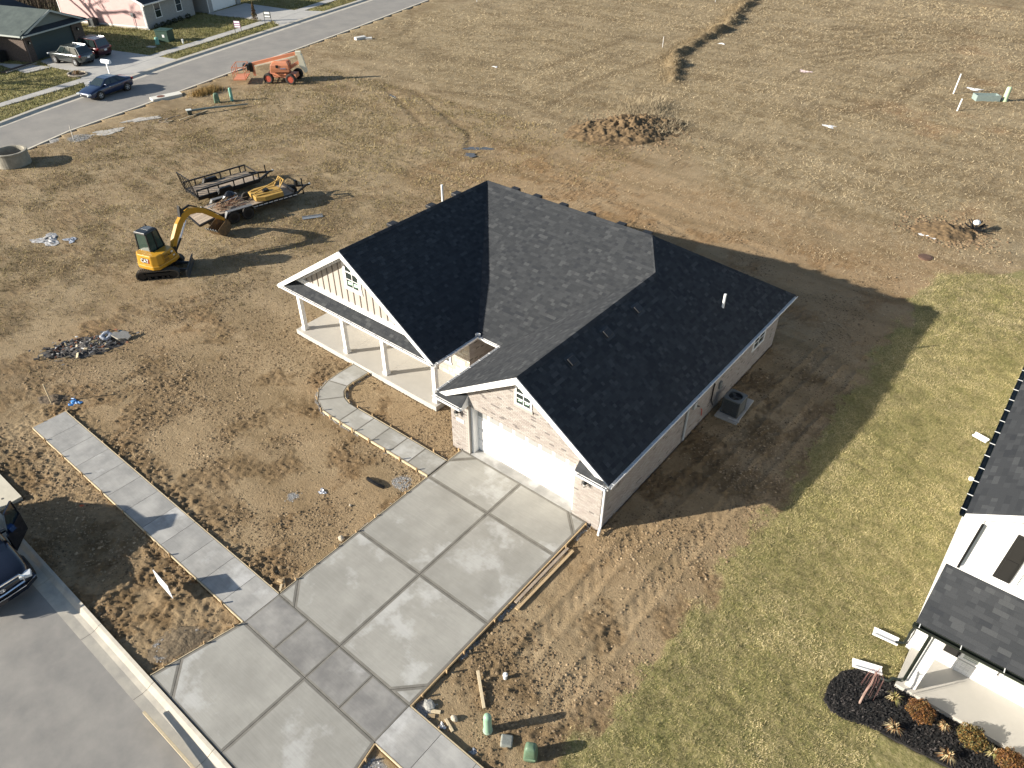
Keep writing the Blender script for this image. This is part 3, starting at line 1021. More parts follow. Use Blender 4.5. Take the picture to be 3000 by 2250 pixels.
# ridge and hip caps
def caps(p, q, name='ridge_cap', step=.30):
    p, q = Vector(p), Vector(q)
    n = int((q - p).length / step)
    d = (q - p) / n
    mb = MB()
    side = d.cross(Vector((0, 0, 1))).normalized()
    for i in range(n):
        a, b = p + d * i, p + d * (i + 1.12)
        a = a + Vector((0, 0, .026)); b = b + Vector((0, 0, .016))
        dn = Vector((0, 0, -.075))
        mb.mi(pick(SHW)).quad(a, b, b + side * .14 + dn, a + side * .14 + dn).quad(b, a, a - side * .14 + dn, b - side * .14 + dn)
    return mb.build(name, SH, roofo)
caps((GAP, GFY + .02, GZ_), (GAP, yg, GZ_))
caps((PRX, PFY + .02, RZ_), (PRX, MRY, RZ_))
caps((PRX, MRY, RZ_), (HRX, MRY, RZ_))
caps((GAP, yg, GZ_), (HRX, MRY, RZ_), 'hip_cap')
caps((GXR, BKY, EV), (HRX, MRY, RZ_), 'hip_cap')
# rake and eave boards, soffits
def rake(xe, xr, y, zr, dy=-.03):
    z0 = EV
    mb = MB()
    mb.extr([(xe, y, z0 - .02), (xr, y, zr - .015), (xr, y, zr - .30), (xe, y, z0 - .24)], (0, dy, 0))
    return mb.build('rake_board', white, house)
rake(GXL, GAP, GFY, GZ_); rake(GXR, GAP, GFY, GZ_)
rake(PXL, PRX, PFY, RZ_); rake(PXR, PRX, PFY, RZ_)
mb = MB()
for xe, xr, y0, y1, zr in ((GXL, GAP, GFY, .0, GZ_), (GXR, GAP, GFY, .0, GZ_), (PXL, PRX, PFY, 1.4, RZ_), (PXR, PRX, PFY, 1.4, RZ_)):
    mb.quad((xe, y0, EV - .12), (xr, y0, zr - .12), (xr, y1, zr - .12), (xe, y1, EV - .12))
for x0, x1, y0, y1 in ((6.03, GXR, 0, BKY - .36), (GXL, -.9, 0, 4.9), (PXR - .5, PXR, 1.4, 3.6), (-2.9, -.9, 3.6, 4.92)):
    mb.bx(x0, x1, y0, y1, EV - .19, EV - .16)
mb.bx(PXL, PXR, 1.4, 3.15, EV - .10, EV - .07)
mb.build('soffit', white_dull, house)
# gutters with hangers
def gutter(p, q, out, m=white, name='gutter', parent=house, hang=.62, hm=None, w=.12):
    p, q, out = Vector(p), Vector(q), Vector(out)
    d = (q - p).normalized()
    mb = MB()
    prof = [(0, -.02), (0, -.125), (w * .75, -.125), (w, -.05), (w, .0), (w - .012, .0), (w - .014, -.045), (w * .72, -.112), (.012, -.112), (.012, -.02)]
    mb.extr([p + out * a + Vector((0, 0, b)) for a, b in prof], q - p)
    g = mb.build(name, m, parent)
    n = int((q - p).length / hang)
    hb = MB()
    hb.bar((0, 0, 0), out * (w + .01), .022, .010)
    hm_ = hb.mesh('gutter_hanger', hm or white)
    for i in range(n + 1):
        c = p + d * (.15 + i * ((q - p).length - .3) / max(1, n)) + Vector((0, 0, .006))
        r = parent
        while r.parent: r = r.parent
        piece('gutter_hanger', hm_, Matrix.Translation(c - ROOTLOC[r.name]), g)
    return g
gutter((GXR, GFY, EV - .01), (GXR, BKY, EV - .01), (1, 0, 0))
gutter((GXL, GFY, EV - .01), (GXL, INY + .05, EV - .01), (-1, 0, 0))
gutter((PXR, PFY, EV - .01), (PXR, INY, EV - .01), (1, 0, 0))
gutter((PXR + .12, INY, EV - .01), (GXL - .12, INY, EV - .01), (0, -1, 0))
gutter((PXL + .05, PFY, EV), (PXR - .05, PFY, EV), (0, -1, 0), hang=.8)
gutter((GXL, -.40, EV), (.02, -.40, EV), (0, -1, 0), hang=.7)
gutter((5.12, -.40, EV), (GXR, -.40, EV), (0, -1, 0), hang=.7)
# valley splash guard
MB().extr([(PXR + .0, INY - .14, EV), (PXR + .02, INY - .02, EV), (PXR + .16, INY + .02, EV), (PXR + .16, INY - .0, EV), (PXR + .05, INY - .05, EV)], (0, 0, .12)).build('splash_guard', white, house)

# walls -------------------------------------------------------------------
wall = MB()
wall.extr([(-.9, 0, -.3), (0, 0, -.3), (0, 0, 2.45), (4.877, 0, 2.45), (4.877, 0, -.3), (6.03, 0, -.3), (6.03, 0, EV + .12), (GAP, 0, GZ_ - .22), (-.9, 0, EV + .12)], (0, .12, 0))
wall.bx(5.91, 6.03, .121, 14.79, -.3, EV - .05)
wall.bx(-.9, -.78, .121, 4.9, -.3, EV - .05)
wall.bx(-12.2, -2.75, 3.15, 3.27, -.3, EV - .05)
wall.bx(-2.87, -2.75, 3.271, 4.9, -.3, EV - .05)
wall.bx(-12.2, -12.08, 3.271, 14.79, -.3, EV - .05)
wall.bx(-12.079, 5.909, 14.67, 14.79, -.3, EV - .05)
wall.bx(-2.749, -.901, 4.9, 5.02, -.3, EV - .05)
wallo = wall.build('wall', mortar, house)
tb = Tiler('brick', BR, BRW, 300)
GW = (2.32, 2.92, 3.82, 4.72)     # gable window opening
# garage front: two piers, header and gable (skip pieces over the openings)
hz = list(holes(brick_tiles(-.9, 6.03, -.12, GZ_), [(.0, 4.877, -1, 2.45), GW, (-.06, 4.94, 2.45, 2.53)]))
tb.face((0, 0, 0), (1, 0, 0), (0, 0, 1), [(-.9, -.12), (6.03, -.12), (6.03, EV + .1), (GAP, GZ_ - .25), (-.9, EV + .1)], hz, .008)
# soldier course over the door
sol = [(a, a + .057, 2.455, 2.525) for a in np.arange(-.05, 4.9, .067)]
tb.face((0, 0, 0), (1, 0, 0), (0, 0, 1), [(-.9, 2), (6.03, 2), (6.03, 3), (-.9, 3)], sol, .010)
RW = (12.05, 13.25, .98, 2.25)
hz = list(holes(brick_tiles(0, 14.79, -.24, EV - .1), [RW]))
tb.face((6.03, 0, 0), (0, 1, 0), (0, 0, 1), [(0, -.24), (14.79, -.24), (14.79, EV - .1), (0, EV - .1)], hz, .008)
tb.face((-.9, 0, 0), (0, -1, 0), (0, 0, 1), [(-4.9, -.12), (0, -.12), (0, EV - .1), (-4.9, EV - .1)], brick_tiles(-4.9, 0, -.12, EV - .1), .008)
tb.face((-2.75, 0, 0), (0, 1, 0), (0, 0, 1), [(3.15, .1), (4.9, .1), (4.9, EV - .1), (3.15, EV - .1)], brick_tiles(3.15, 4.9, .1, EV - .1), .006)
tb.finish(wallo, (0, 0, 0))
# larger cream stone on the porch wall
ts = Tiler('stone', STN, [.5, .25, .25], 300)
def stone_tiles(a0, a1, b0, b1):
    b = b0
    while b < b1:
        h = random.choice((.11, .16, .22))
        a = a0 - random.uniform(0, .2)
        while a < a1:
            w = random.choice((.28, .36, .46, .55))
            yield (a, a + w - .016, b, b + h - .016)
            a += w
        b += h
PWINS = [(-4.75, -3.85, .75, 2.15), (-6.6, -5.7, .75, 2.15), (-10.6, -9.7, .75, 2.15)]
st = list(holes(stone_tiles(-12.2, -2.75, .15, EV - .1), PWINS))
ts.face((0, 3.15, 0), (1, 0, 0), (0, 0, 1), [(-12.2, .15), (-2.75, .15), (-2.75, EV - .1), (-12.2, EV - .1)], st, .022)
ts.finish(wallo, (0, 0, 0))

def window(parent, O, u, out, x0, x1, z0, z1, cols, rows, trim=.09, m=white, sticker=0, arch=False, gl=glass, sash=None):
    """window in the plane O + u*x + z; out is the outward normal"""
    O, u, out = Vector(O), Vector(u), Vector(out)
    P = lambda a, z, d=0.0: O + u * a + out * d + Vector((0, 0, z))
    w = MB()
    for a0, a1, b0, b1 in ((x0 - trim, x1 + trim, z1, z1 + trim), (x0 - trim - .03, x1 + trim + .03, z0 - trim, z0), (x0 - trim, x0, z0, z1), (x1, x1 + trim, z0, z1)):
        w.extr([P(a0, b0), P(a1, b0), P(a1, b1), P(a0, b1)], out * .04)
    win = w.build('window', m, parent)
    gx_, gz__ = (x1 - x0) / cols, (z1 - z0) / rows
    for i in range(cols):
        for j in range(rows):
            a0, a1, b0, b1 = x0 + gx_ * i, x0 + gx_ * (i + 1), z0 + gz__ * j, z0 + gz__ * (j + 1)
            pb = MB()
            pb.extr([P(a0, b0, .002), P(a1, b0, .002), P(a1, b1, .002), P(a0, b1, .002)], out * .008)
            pb.build('pane', gl, win)
    mb = MB()
    for i in range(1, cols):
        a = x0 + gx_ * i
        mb.extr([P(a - .014, z0, .010), P(a + .014, z0, .010), P(a + .014, z1, .010), P(a - .014, z1, .010)], out * .016)
    for j in range(1, rows):
        b = z0 + gz__ * j
        k = .026 if (sash and j == sash) else .014
        mb.extr([P(x0, b - k, .0105), P(x1, b - k, .0105), P(x1, b + k, .0105), P(x0, b + k, .0105)], out * (.0195 if k > .02 else .0145))
    if arch:
        cx, r = (x0 + x1) / 2, (x1 - x0) / 2
        zc_ = z1 - r
        for sgn in (-1, 1):
            pts = [P(cx + sgn * r, z1, .011)] + [P(cx + sgn * r * math.cos(t), zc_ + r * math.sin(t), .011) for t in np.linspace(0, math.pi / 2, 7)]
            mb.extr(pts, out * .02)
    if len(mb.v): mb.build('muntin', m, win)
    if sticker:
        sb = MB()
        stk = mat('green_sticker', (.45, .72, .50), .6)
        for i in range(cols):
            a0 = x0 + gx_ * i + .06
            sb.extr([P(a0, z0 + .10, .011), P(a0 + gx_ - .12, z0 + .13, .011), P(a0 + gx_ - .12, z0 + gz__ * .8, .011), P(a0, z0 + gz__ * .72, .011)], out * .003)
        sb.build('sticker', stk, win)
    return win
window(house, (0, 0, 0), (1, 0, 0), (0, -1, 0), GW[0], GW[1], GW[2], GW[3], 2, 4, trim=.06, sticker=1, arch=True, sash=2)
window(house, (6.03, 0, 0), (0, 1, 0), (1, 0, 0), RW[0] + .06, RW[1] - .06, RW[2] + .06, RW[3] - .06, 2, 4, trim=.07)
for w in PWINS:
    window(house, (0, 3.15, 0), (1, 0, 0), (0, -1, 0), w[0] + .1, w[1] - .1, w[2] + .1, w[3] - .1, 2, 4, trim=.10, sash=2)
# brick sill under gable window
MB().bx(2.2, 3.04, -.05, -.001, 3.66, 3.755).build('window_sill', BR[2], house)
# front door in the recess
d_ = MB().bx(-2.55, -1.6, 4.86, 4.898, .15, 2.2).build('front_door', mat('door_paint', (.10, .07, .05), .4), house)
MB().bx(-2.68, -2.56, 4.85, 4.9, .15, 2.3).bx(-1.59, -1.47, 4.85, 4.9, .15, 2.3).bx(-2.68, -1.47, 4.85, 4.9, 2.205, 2.32).build('door_trim', white, d_)
MB().sphere((-1.68, 4.84, 1.05), .04, 8, 5).build('door_handle', chrome, d_)

# garage door -------------------------------------------------------------
gd = MB().bx(-.02, 4.897, .43, .47, -.02, 2.44).build('garage_door', white, house)
pmesh, pw, ph = {}, 4.877 / 8, .53
def raised(wd, h):
    mb = MB()
    a, b, t_ = wd / 2, h / 2, .05
    o_ = [(-a, 0, -b), (a, 0, -b), (a, 0, b), (-a, 0, b)]
    i_ = [(-a + t_, -.022, -b + t_), (a - t_, -.022, -b + t_), (a - t_, -.022, b - t_), (-a + t_, -.022, b - t_)]
    mb.add(o_ + i_, [[4, 5, 6, 7], [0, 1, 5, 4], [1, 2, 6, 5], [2, 3, 7, 6], [3, 0, 4, 7]])
    return mb.mesh('door_panel', white)
rmesh = raised(pw - .09, .46)
for r in range(4):
    for c in range(8):
        cx = pw * (c + .5)
        cz = .30 + r * .54
        if r < 3:
            piece('door_panel', rmesh, Matrix.Translation((cx, .429, cz)), gd)
        else:
            MB().bx(cx - .23, cx + .23, .418, .429, 1.74, 2.24).build('door_window', mat('grey_glass', (.30, .30, .29), .3), gd)
mb = MB()
for z in (.565, 1.105, 1.645): mb.bx(0, 4.877, .426, .4295, z - .006, z + .006)
mb.build('door_seam', mat('seam_grey', (.5, .5, .5), .6), gd)
MB().bx(.002, .10, .125, .42, -.01, 2.44).bx(4.777, 4.875, .125, .42, -.01, 2.44).bx(.101, 4.776, .125, .42, 2.36, 2.44).build('door_jamb', white, house)
# coach lights
def coach(x):
    t_ = MB().box((x, -.02, 1.98), (.11, .025, .22)).build('wall_light', black_metal, house)
    MB().bar((x, -.03, 2.02), (x, -.14, 2.06), .03, .03).build('light_arm', black_metal, t_)
    MB().lathe([(.02, 2.12), (.05, 2.10), (.105, 2.0), (.10, 1.985), (.02, 1.99)], (x, -.16, 0), 12).build('light_shade', black_metal, t_)
    MB().lathe([(.045, 1.985), (.055, 1.93), (.05, 1.85), (.01, 1.82)], (x, -.16, 0), 10).build('light_globe', mat('lamp_glass', (.7, .68, .6), .1), t_)
    mb = MB()
    for k in range(4):
        a = k * math.pi / 2 + .4
        mb.tube([(x + .09 * math.cos(a), -.16 + .09 * math.sin(a), 1.985), (x + .105 * math.cos(a), -.16 + .105 * math.sin(a), 1.88), (x, -.16, 1.77)], .007, 5)
    mb.build('light_cage', black_metal, t_)
coach(-.47); coach(5.40)
for i in range(4):
    MB().box((-.60 + i * .105, -.012, 1.50), (.095, .02, .15)).build('number_plate', mat('plate_cream', (.74, .71, .62), .5), house)
# downspouts and service fittings on the shaded wall
MB().tube([(6.42, .10, 2.5), (6.30, .08, 2.38), (6.085, .05, 2.28), (6.085, .05, .16), (6.12, -.06, .06), (6.2, -.28, .0)], .045, 8).build('downspout', white, house)
MB().tube([(6.42, 5.95, 2.48), (6.3, 5.95, 2.36), (6.09, 5.95, 2.25), (6.09, 5.95, .04)], .05, 8).build('downspout', mat('grey_pipe', (.42, .44, .45), .5), house)
MB().box((6.08, 6.55, 1.45), (.10, .22, .3)).build('meter_box', mat('meter_grey', (.40, .41, .41), .5), house)
MB().tube([(6.07, 6.62, 1.35), (6.10, 6.75, 1.30), (6.1, 6.95, 1.15)], .035, 7).build('conduit', black_metal, house)
MB().tube([(6.05, 7.35, .75), (6.1, 7.35, .68), (6.11, 7.37, .4)], .02, 6).build('gas_valve', mat('red_paint', (.45, .05, .03), .5), house)
MB().tube([(6.05, 8.25, 1.5), (6.1, 8.2, 1.55), (6.1, 8.15, 1.4), (6.1, 8.15, .7), (6.14, 8.3, .4)], .03, 7).build('conduit', black_metal, house)
MB().box((6.08, 8.9, 1.05), (.09, .2, .32)).build('disconnect_box', mat('meter_grey2', (.16, .17, .17), .5), house)
# roof vents and pipes
def turtle(x, y, slope=-.667):
    z = EV + (GXR - x) * .667
    M = Matrix.Rotation(math.atan(.667), 3, 'Y')
    v = MB().box(V3(x, y, z) + M @ Vector((0, 0, .06)), (.30, .34, .09), M=M).build('roof_vent', mat('vent_black', (.02, .02, .022), .5), roofo, bevel=.02)
    MB().box(V3(x, y, z) + M @ Vector((0, 0, .022)), (.50, .50, .012), M=M).build('flashing', mat('vent_flash', (.035, .036, .038), .5), v)
for y in (2.05, 4.28, 6.42): turtle(3.12, y)
for x in (-6.2, -4.9, -3.4, -1.9, -.3, 1.0):
    MB().box((x, MRY + .34, RZ_ - .17), (.40, .32, .16)).build('roof_vent', mat('vent_black', (.02, .02, .022), .5), roofo, bevel=.02)
for y in (4.2, 6.6, 8.3):
    MB().box((PRX - .34, y, RZ_ - .15), (.32, .40, .16)).build('roof_vent', mat('vent_black', (.02, .02, .022), .5), roofo, bevel=.02)
MB().cyl((4.89, 10.52, 3.5), (4.89, 10.52, 4.22), .055, n=12).build('vent_pipe', pvc, roofo)
MB().cyl((-9.6, 9.0, 4.4), (-9.6, 9.0, 5.55), .055, n=12).build('vent_pipe', pvc, roofo)

# porch -------------------------------------------------------------------
ps = MB()
for x0, x1 in ((-12.15, -8.8), (-8.795, -6.18), (-6.175, -2.88)):
    ps.bx(x0, x1, 1.09, 3.15, -.25, .15)
ps.build('porch_slab', conc_p, house)
MB().bx(-2.876, -.9, 2.05, 4.9, -.25, .148).build('entry_slab', conc_p, house)
for x in (-11.84, -8.8, -6.18, -3.13):
    c_ = MB().bx(x - .095, x + .095, 1.305, 1.495, .15, EV - .3).build('porch_column', white, house)
    MB().bx(x - .125, x + .125, 1.275, 1.525, .151, .30).bx(x - .115, x + .115, 1.285, 1.515, EV - .42, EV - .3).build('column_base', white, c_)
MB().bx(-12.1, -2.85, 1.29, 1.51, EV - .298, EV - .11).build('porch_beam', white, house)
# board-and-batten gable
gwall = MB()
zt = lambda x: RZ_ - .667 * abs(x - PRX) - .20
gwall.extr([(-11.6, 1.4, EV + .3), (-3.7, 1.4, EV + .3), (-3.7, 1.4, max(zt(-3.7), EV + .31)), (PRX, 1.4, RZ_ - .2), (-11.6, 1.4, max(zt(-11.6), EV + .31))], (0, .08, 0))
gw = gwall.build('gable_wall', mat('siding_taupe', (.40, .36, .315), .6, noise=.05, nscale=3), house)
x = -11.35
while x < -3.9:
    if zt(x) - (EV + .5) > .15:
        z0 = EV + .55
        if PRX - .55 < x < PRX + .55: z1_ = 3.78
        else: z1_ = zt(x)
        MB().bx(x - .02, x + .02, 1.375, 1.4, z0, z1_).build('batten', mat('batten_brown', (.16, .135, .115), .7), gw)
    x += .405
MB().bx(-11.75, -3.55, 1.34, 1.399, EV + .30, EV + .54).build('gable_trim', white, house)
window(house, (0, 1.4, 0), (1, 0, 0), (0, -1, 0), PRX - .37, PRX + .37, 3.96, 5.38, 2, 4, trim=.16, sticker=1, arch=True, sash=2)
# frieze boards inside the gable rake
mb = MB()
for s_ in (-1, 1):
    a, b = (PRX, RZ_ - .30), (PRX + s_ * 4.55, RZ_ - .30 - .667 * 4.55)
    mb.extr([(a[0], 1.36, a[1]), (b[0], 1.36, b[1]), (b[0], 1.36, b[1] - .12), (a[0], 1.36, a[1] - .13)], (0, .039, 0))
mb.build('frieze_board', white, house)
# ================================================================ AIR CONDITIONER, PAD
g0 = -.09
t = thing('equipment_pad', 'pale square concrete pad under the air conditioner', 'concrete pad', (6.78, 9.2, g0), 3)
MB().box((0, 0, .04), (.98, 1.9, .09)).build('pad', conc_s, t, world=False, bevel=.01)
MB().box((.28, -.78, .085), (.5, .08, .05)).build('pad_edge', conc_s, t, world=False)
ac = thing('air_conditioner', 'dark grey air conditioner standing on a pad beside the shaded brick wall', 'air conditioner', (6.80, 8.95, g0 + .085), 0)
acm = mat('ac_grey', (.075, .08, .08), .5, noise=.2, nscale=5)
MB().box((0, 0, .40), (.70, .70, .66)).build('coil_core', mat('ac_core', (.02, .02, .02), .8), ac, world=False)
lou = MB().box((0, 0, 0), (.70, .02, .022)).mesh('louvre', acm)
for s_ in range(4):
    for k in range(13):
        M = Matrix.Rotation(s_ * math.pi / 2, 4, 'Z') @ Matrix.Translation((0, .365, .10 + k * .05)) @ Matrix.Rotation(.5, 4, 'X')
        piece('louvre', lou, M, ac)
for sx in (-1, 1):
    for sy in (-1, 1): MB().box((sx * .355, sy * .355, .40), (.06, .06, .76)).build('corner_post', acm, ac, world=False, bevel=.015)
MB().box((0, 0, .03), (.76, .76, .06)).build('base', acm, ac, world=False)
top = MB()
n = 24
o_, i_ = [], []
for k in range(n):
    a = 2 * math.pi * (k + .5) / n
    c, s_ = math.cos(a), math.sin(a)
    m_ = .385 / max(abs(c), abs(s_))
    o_.append((c * m_, s_ * m_)); i_.append((c * .29, s_ * .29))
for k in range(n):
    j = (k + 1) % n
    top.quad((*o_[k], .79), (*o_[j], .79), (*i_[j], .80), (*i_[k], .80)).quad((*o_[j], .79), (*o_[k], .79), (*o_[k], .74), (*o_[j], .74)).quad((*i_[k], .80), (*i_[j], .80), (*i_[j], .70), (*i_[k], .70))
top.build('top_cover', mat('ac_top', (.13, .14, .14), .5), ac, world=False)
fan = MB().cyl((0, 0, .70), (0, 0, .75), .08, n=12)
for k in range(3):
    a = k * 2.094
    fan.add([(.07 * math.cos(a), .07 * math.sin(a), .74), (.27 * math.cos(a - .4), .27 * math.sin(a - .4), .72), (.27 * math.cos(a + .5), .27 * math.sin(a + .5), .76), (.07 * math.cos(a + .8), .07 * math.sin(a + .8), .73)], [[0, 1, 2, 3]])
fan.build('fan', acm, ac, world=False)
gril = MB()
for r in (.1, .16, .22, .275):
    gril.tube([(r * math.cos(a), r * math.sin(a), .802) for a in np.linspace(0, 2 * math.pi, 21)], .004, 4)
gril.build('fan_grille', black_metal, ac, world=False)

# ================================================================ WHITE HOUSE ON THE RIGHT
nb = thing('white_house', 'white two-storey house with black shutters and dark shingle roof at the right edge', 'house', (15.85, .45, 0))
NX, NY, NE = 15.85, 2.0, 5.95
wm = MB()
wm.extr([(NX, NY, -.3), (27, NY, -.3), (27, NY, NE), (21.4, NY, NE + 3.4), (NX, NY, NE - .05)], (0, .12, 0))
wm.bx(NX, NX + .12, NY + .121, 22, -.3, NE - .05)
nwall = wm.build('wall', wmortar, nb)
tw = Tiler('brick', WBR, [.5, .2, .3], 300)
hz = list(holes(brick_tiles(NX, 21, .12, 2.95, .215, .075), [(16.6, 19.2, .68, 2.4)]))
tw.face((0, NY, 0), (1, 0, 0), (0, 0, 1), [(NX, .12), (21, .12), (21, 2.95), (NX, 2.95)], hz, .010)
tw.face((NX, 0, 0), (0, -1, 0), (0, 0, 1), [(-20, -.1), (-NY, -.1), (-NY, NE - .1), (-20, NE - .1)], brick_tiles(-20, -NY, -.1, NE - .1, .215, .075), .010)
tw.finish(nwall, (15.85, .45, 0))
# upper front wall in smooth white boards with corner trim
MB().bx(NX - .02, 24, NY - .03, NY - .001, 3.9, NE + .2).build('upper_front', white, nb)
MB().bx(NX - .04, NX + .10, NY - .06, NY - .031, 3.9, NE - .1).build('corner_trim', white, nb)
MB().bx(NX + .07, NX + .125, NY - .13, NY - .07, 3.98, 5.68).build('downspout', black_metal, nb)
# upper roof
RX0, RYF = 15.5, 1.72
upts = [V3(RX0, 26, NE), V3(RX0, RYF, NE), V3(21.4, RYF, NE + 5.9 * .62), V3(21.4, 26, NE + 5.9 * .62)]
nro = MB().quad(*[p - V3(0, 0, .02) for p in upts]).build('roof', decking, nb)
tn = Tiler('shingle', SH, [.25, .35, .26, .08, .06], 300)
u, w = upv(upts, (0, -1, 0))
if u.cross(w).z < 0: u = -u
shingle_plane(tn, upts, u, w, ex=.145, wid=(.15, .22, .30, .36))
# porch roof
ppts = [V3(15.64, .34, 3.0), V3(24, .34, 3.0), V3(24, NY - .03, 3.92), V3(15.68, NY - .03, 3.92)]
MB().quad(*[p - V3(0, 0, .02) for p in ppts]).build('porch_roof', decking, nb)
shingle_plane(tn, ppts, (1, 0, 0), (ppts[3] - V3(15.64, .34, 3.0)).normalized() * 1.0 if False else V3(0, NY - .37, .92).normalized(), ex=.145, wid=(.15, .22, .30, .36))
tn.finish(nro, (15.85, .45, 0))
MB().bx(15.66, 24, NY - .10, NY - .031, 3.93, 4.07).build('porch_roof_flashing', white, nb)
MB().extr([(RX0, RYF, NE - .02), (21.4, RYF, NE + 3.64), (21.4, RYF, NE + 3.42), (RX0, RYF, NE - .22)], (0, -.03, 0)).build('rake_board', white, nb)
MB().quad((RX0, RYF, NE - .1), (21.4, RYF, NE + 3.55), (21.4, NY, NE + 3.55), (RX0, NY, NE - .1)).build('soffit', white, nb)
MB().extr([(15.66, .36, 2.98), (15.68, NY - .05, 3.89), (15.68, NY - .05, 3.70), (15.66, .36, 2.80)], (.03, 0, 0)).build('rake_board', white, nb)
gm = mat('gutter_hang', (.75, .75, .72), .4)
gutter((RX0, RYF - .02, NE - .01), (RX0, 24, NE - .01), (-1, 0, 0), m=black_gut, parent=nb, hang=.62, hm=gm, w=.14)
gutter((15.6, .34, 2.99), (24, .34, 2.99), (0, -1, 0), m=black_gut, parent=nb, hang=.95, hm=gm, w=.14)
MB().bx(15.75, 24, .5, NY - .05, 2.72, 2.78).build('porch_ceiling', white, nb)
MB().bx(15.85, 24, .55, .78, 2.55, 2.715).build('porch_beam', white, nb)
MB().bx(15.97, 24, .46, 1.99, -.3, .14).build('porch_slab', conc_p, nb)
for x in (16.32, 21.0):
    c_ = MB().bx(x - .14, x + .14, .60, .88, .141, 2.55).build('porch_column', white, nb)
MB().tube([(16.08, .26, 2.9), (16.06, .45, 2.7), (16.10, .52, 2.5), (16.10, .52, .42), (16.05, .50, .34), (15.86, .46, .30), (15.8, .44, .12), (15.6, .42, .06)], .045, 8).build('downspout', black_gut, nb)
MB().tube([(15.72, .28, 2.9), (15.75, 1.2, 2.6), (15.79, 1.96, 2.4), (15.79, 1.96, .95), (15.76, 1.9, .75), (15.78, 1.95, .5), (15.76, 1.93, .2), (15.55, 1.86, .12)], .042, 8).build('downspout', black_gut, nb)
blk = mat('shutter_black', (.018, .017, .016), .5)
def shutter(x0, x1, z0, z1):
    s_ = MB().bx(x0, x1, NY - .075, NY - .032, z0, z1).build('shutter', blk, nb)
    zm = (z0 + z1) / 2
    for a, b in ((z0 + .07, zm - .05), (zm + .05, z1 - .07)):
        MB().bx(x0 + .06, x1 - .06, NY - .092, NY - .076, a, b).build('shutter_panel', blk, s_)
shutter(16.70, 17.10, 4.19, 5.81)
shutter(16.67, 17.06, .74, 2.35)
def blind_window(x0, x1, z0, z1):
    w_ = window(nb, (0, NY - .03, 0), (1, 0, 0), (0, -1, 0), x0, x1, z0, z1, 1, 2, trim=.08, gl=mat('blind_glass', (.36, .39, .33), .12, spec=.7))
    sl = MB().bx(x0, x1, NY - .048, NY - .0445, -.014, .014).mesh('blind_slat', mat('slat_line', (.62, .64, .58), .4))
    z = z0 + .05
    while z < z1 - .03:
        piece('blind_slat', sl, Matrix.Translation(V3(0, 0, z) - V3(15.85, .45, 0)), w_)
        z += .062
blind_window(17.24, 17.98, 4.27, 5.75)
blind_window(17.17, 17.95, .84, 2.3)
blind_window(18.18, 18.96, .84, 2.3)
for i, (lab, p, rz, L) in enumerate((('white gutter trough lying on the grass under the porch corner downspout', (15.55, .68, 0), 199, .82), ('white gutter trough sticking into the lawn beside the brick wall, next to the porch slab', (15.62, 1.97, 0), 186, .72), ('white gutter trough poking out below the black gutter of the white house', (15.6, 13.6, 0), 165, .55))):
    mb = MB().extr([(0, -.13, .02), (0, .13, .02), (0, .13, .10), (0, .115, .10), (0, .11, .035), (0, -.11, .035), (0, -.115, .10), (0, -.13, .10)], (L, 0, 0))
    single('gutter_trough', mb, white, lab, 'gutter trough', p, 'gutter troughs by the white house', rz)
mb = MB().cyl((0, 0, -.05), (0, 0, .10), .085, .085, 12).cyl((0, 0, .10), (0, 0, .13), .095, .06, 12)
single('cleanout_pipe', mb, pvc, 'white round pipe cap in the lawn beside the black gutter', 'pipe cap', (15.62, 10.95, -.05))
# mulch bed and its plants
mb = MB().prism(BED, -.2, -.012)
bedo = mb.build('mulch_bed', mat('black_mulch', (.012, .011, .011), .95, noise=.5, nscale=22, col2=(.03, .027, .024), bump=1.0, bscale=45), None)
bedo['kind'] = 'structure'
mc = []
ch = MB()
k = 0
while k < 5200:
    x, y = random.uniform(14.4, 20), random.uniform(-1.5, .7)
    if not bool(in_poly(np.array([x]), np.array([y]), BED)[0]): continue
    k += 1
    a = random.uniform(0, 3.14)
    l, w_ = random.uniform(.03, .09), random.uniform(.008, .02)
    c, s_ = math.cos(a), math.sin(a)
    z = random.uniform(-.008, .03)
    tz = random.uniform(-.02, .03)
    ch.mi(pick([.6, .3, .1])).quad((x - c * l / 2 - s_ * w_, y - s_ * l / 2 + c * w_, z), (x - c * l / 2 + s_ * w_, y - s_ * l / 2 - c * w_, z), (x + c * l / 2 + s_ * w_, y + s_ * l / 2 - c * w_, z + tz), (x + c * l / 2 - s_ * w_, y + s_ * l / 2 + c * w_, z + tz))
tag(ch.build('mulch_chips', [mat('chip_black', (.010, .010, .010), .9), mat('chip_dark', (.022, .019, .017), .9), mat('chip_grey', (.07, .06, .055), .9)]), 'black shredded mulch covering the planting bed', 'mulch', kind='stuff')

def blade_mesh(n, rad, h, cols, lean=1.0, w=.012, seed=0):
    rs = random.Random(seed)
    mb = MB()
    for i in range(n):
        a = rs.uniform(0, 6.283)
        r = rs.uniform(.3, 1) * rad
        hh = h * rs.uniform(.6, 1.1)
        c, s_ = math.cos(a), math.sin(a)
        p0 = Vector((c * .03, s_ * .03, 0)); p1 = Vector((c * r * .55, s_ * r * .55, hh)); p2 = Vector((c * r * lean, s_ * r * lean, hh * rs.uniform(.3, .9)))
        sd_ = Vector((-s_, c, 0)) * w
        mb.mi(rs.randrange(len(cols))).quad(p0 - sd_, p0 + sd_, p1 + sd_ * .8, p1 - sd_ * .8).quad(p1 - sd_ * .8, p1 + sd_ * .8, p2)
    return mb
strawm = [mat('straw_%d' % i, c, .8) for i, c in enumerate(((.42, .33, .17), (.33, .26, .10), (.48, .40, .24), (.25, .24, .08)))]
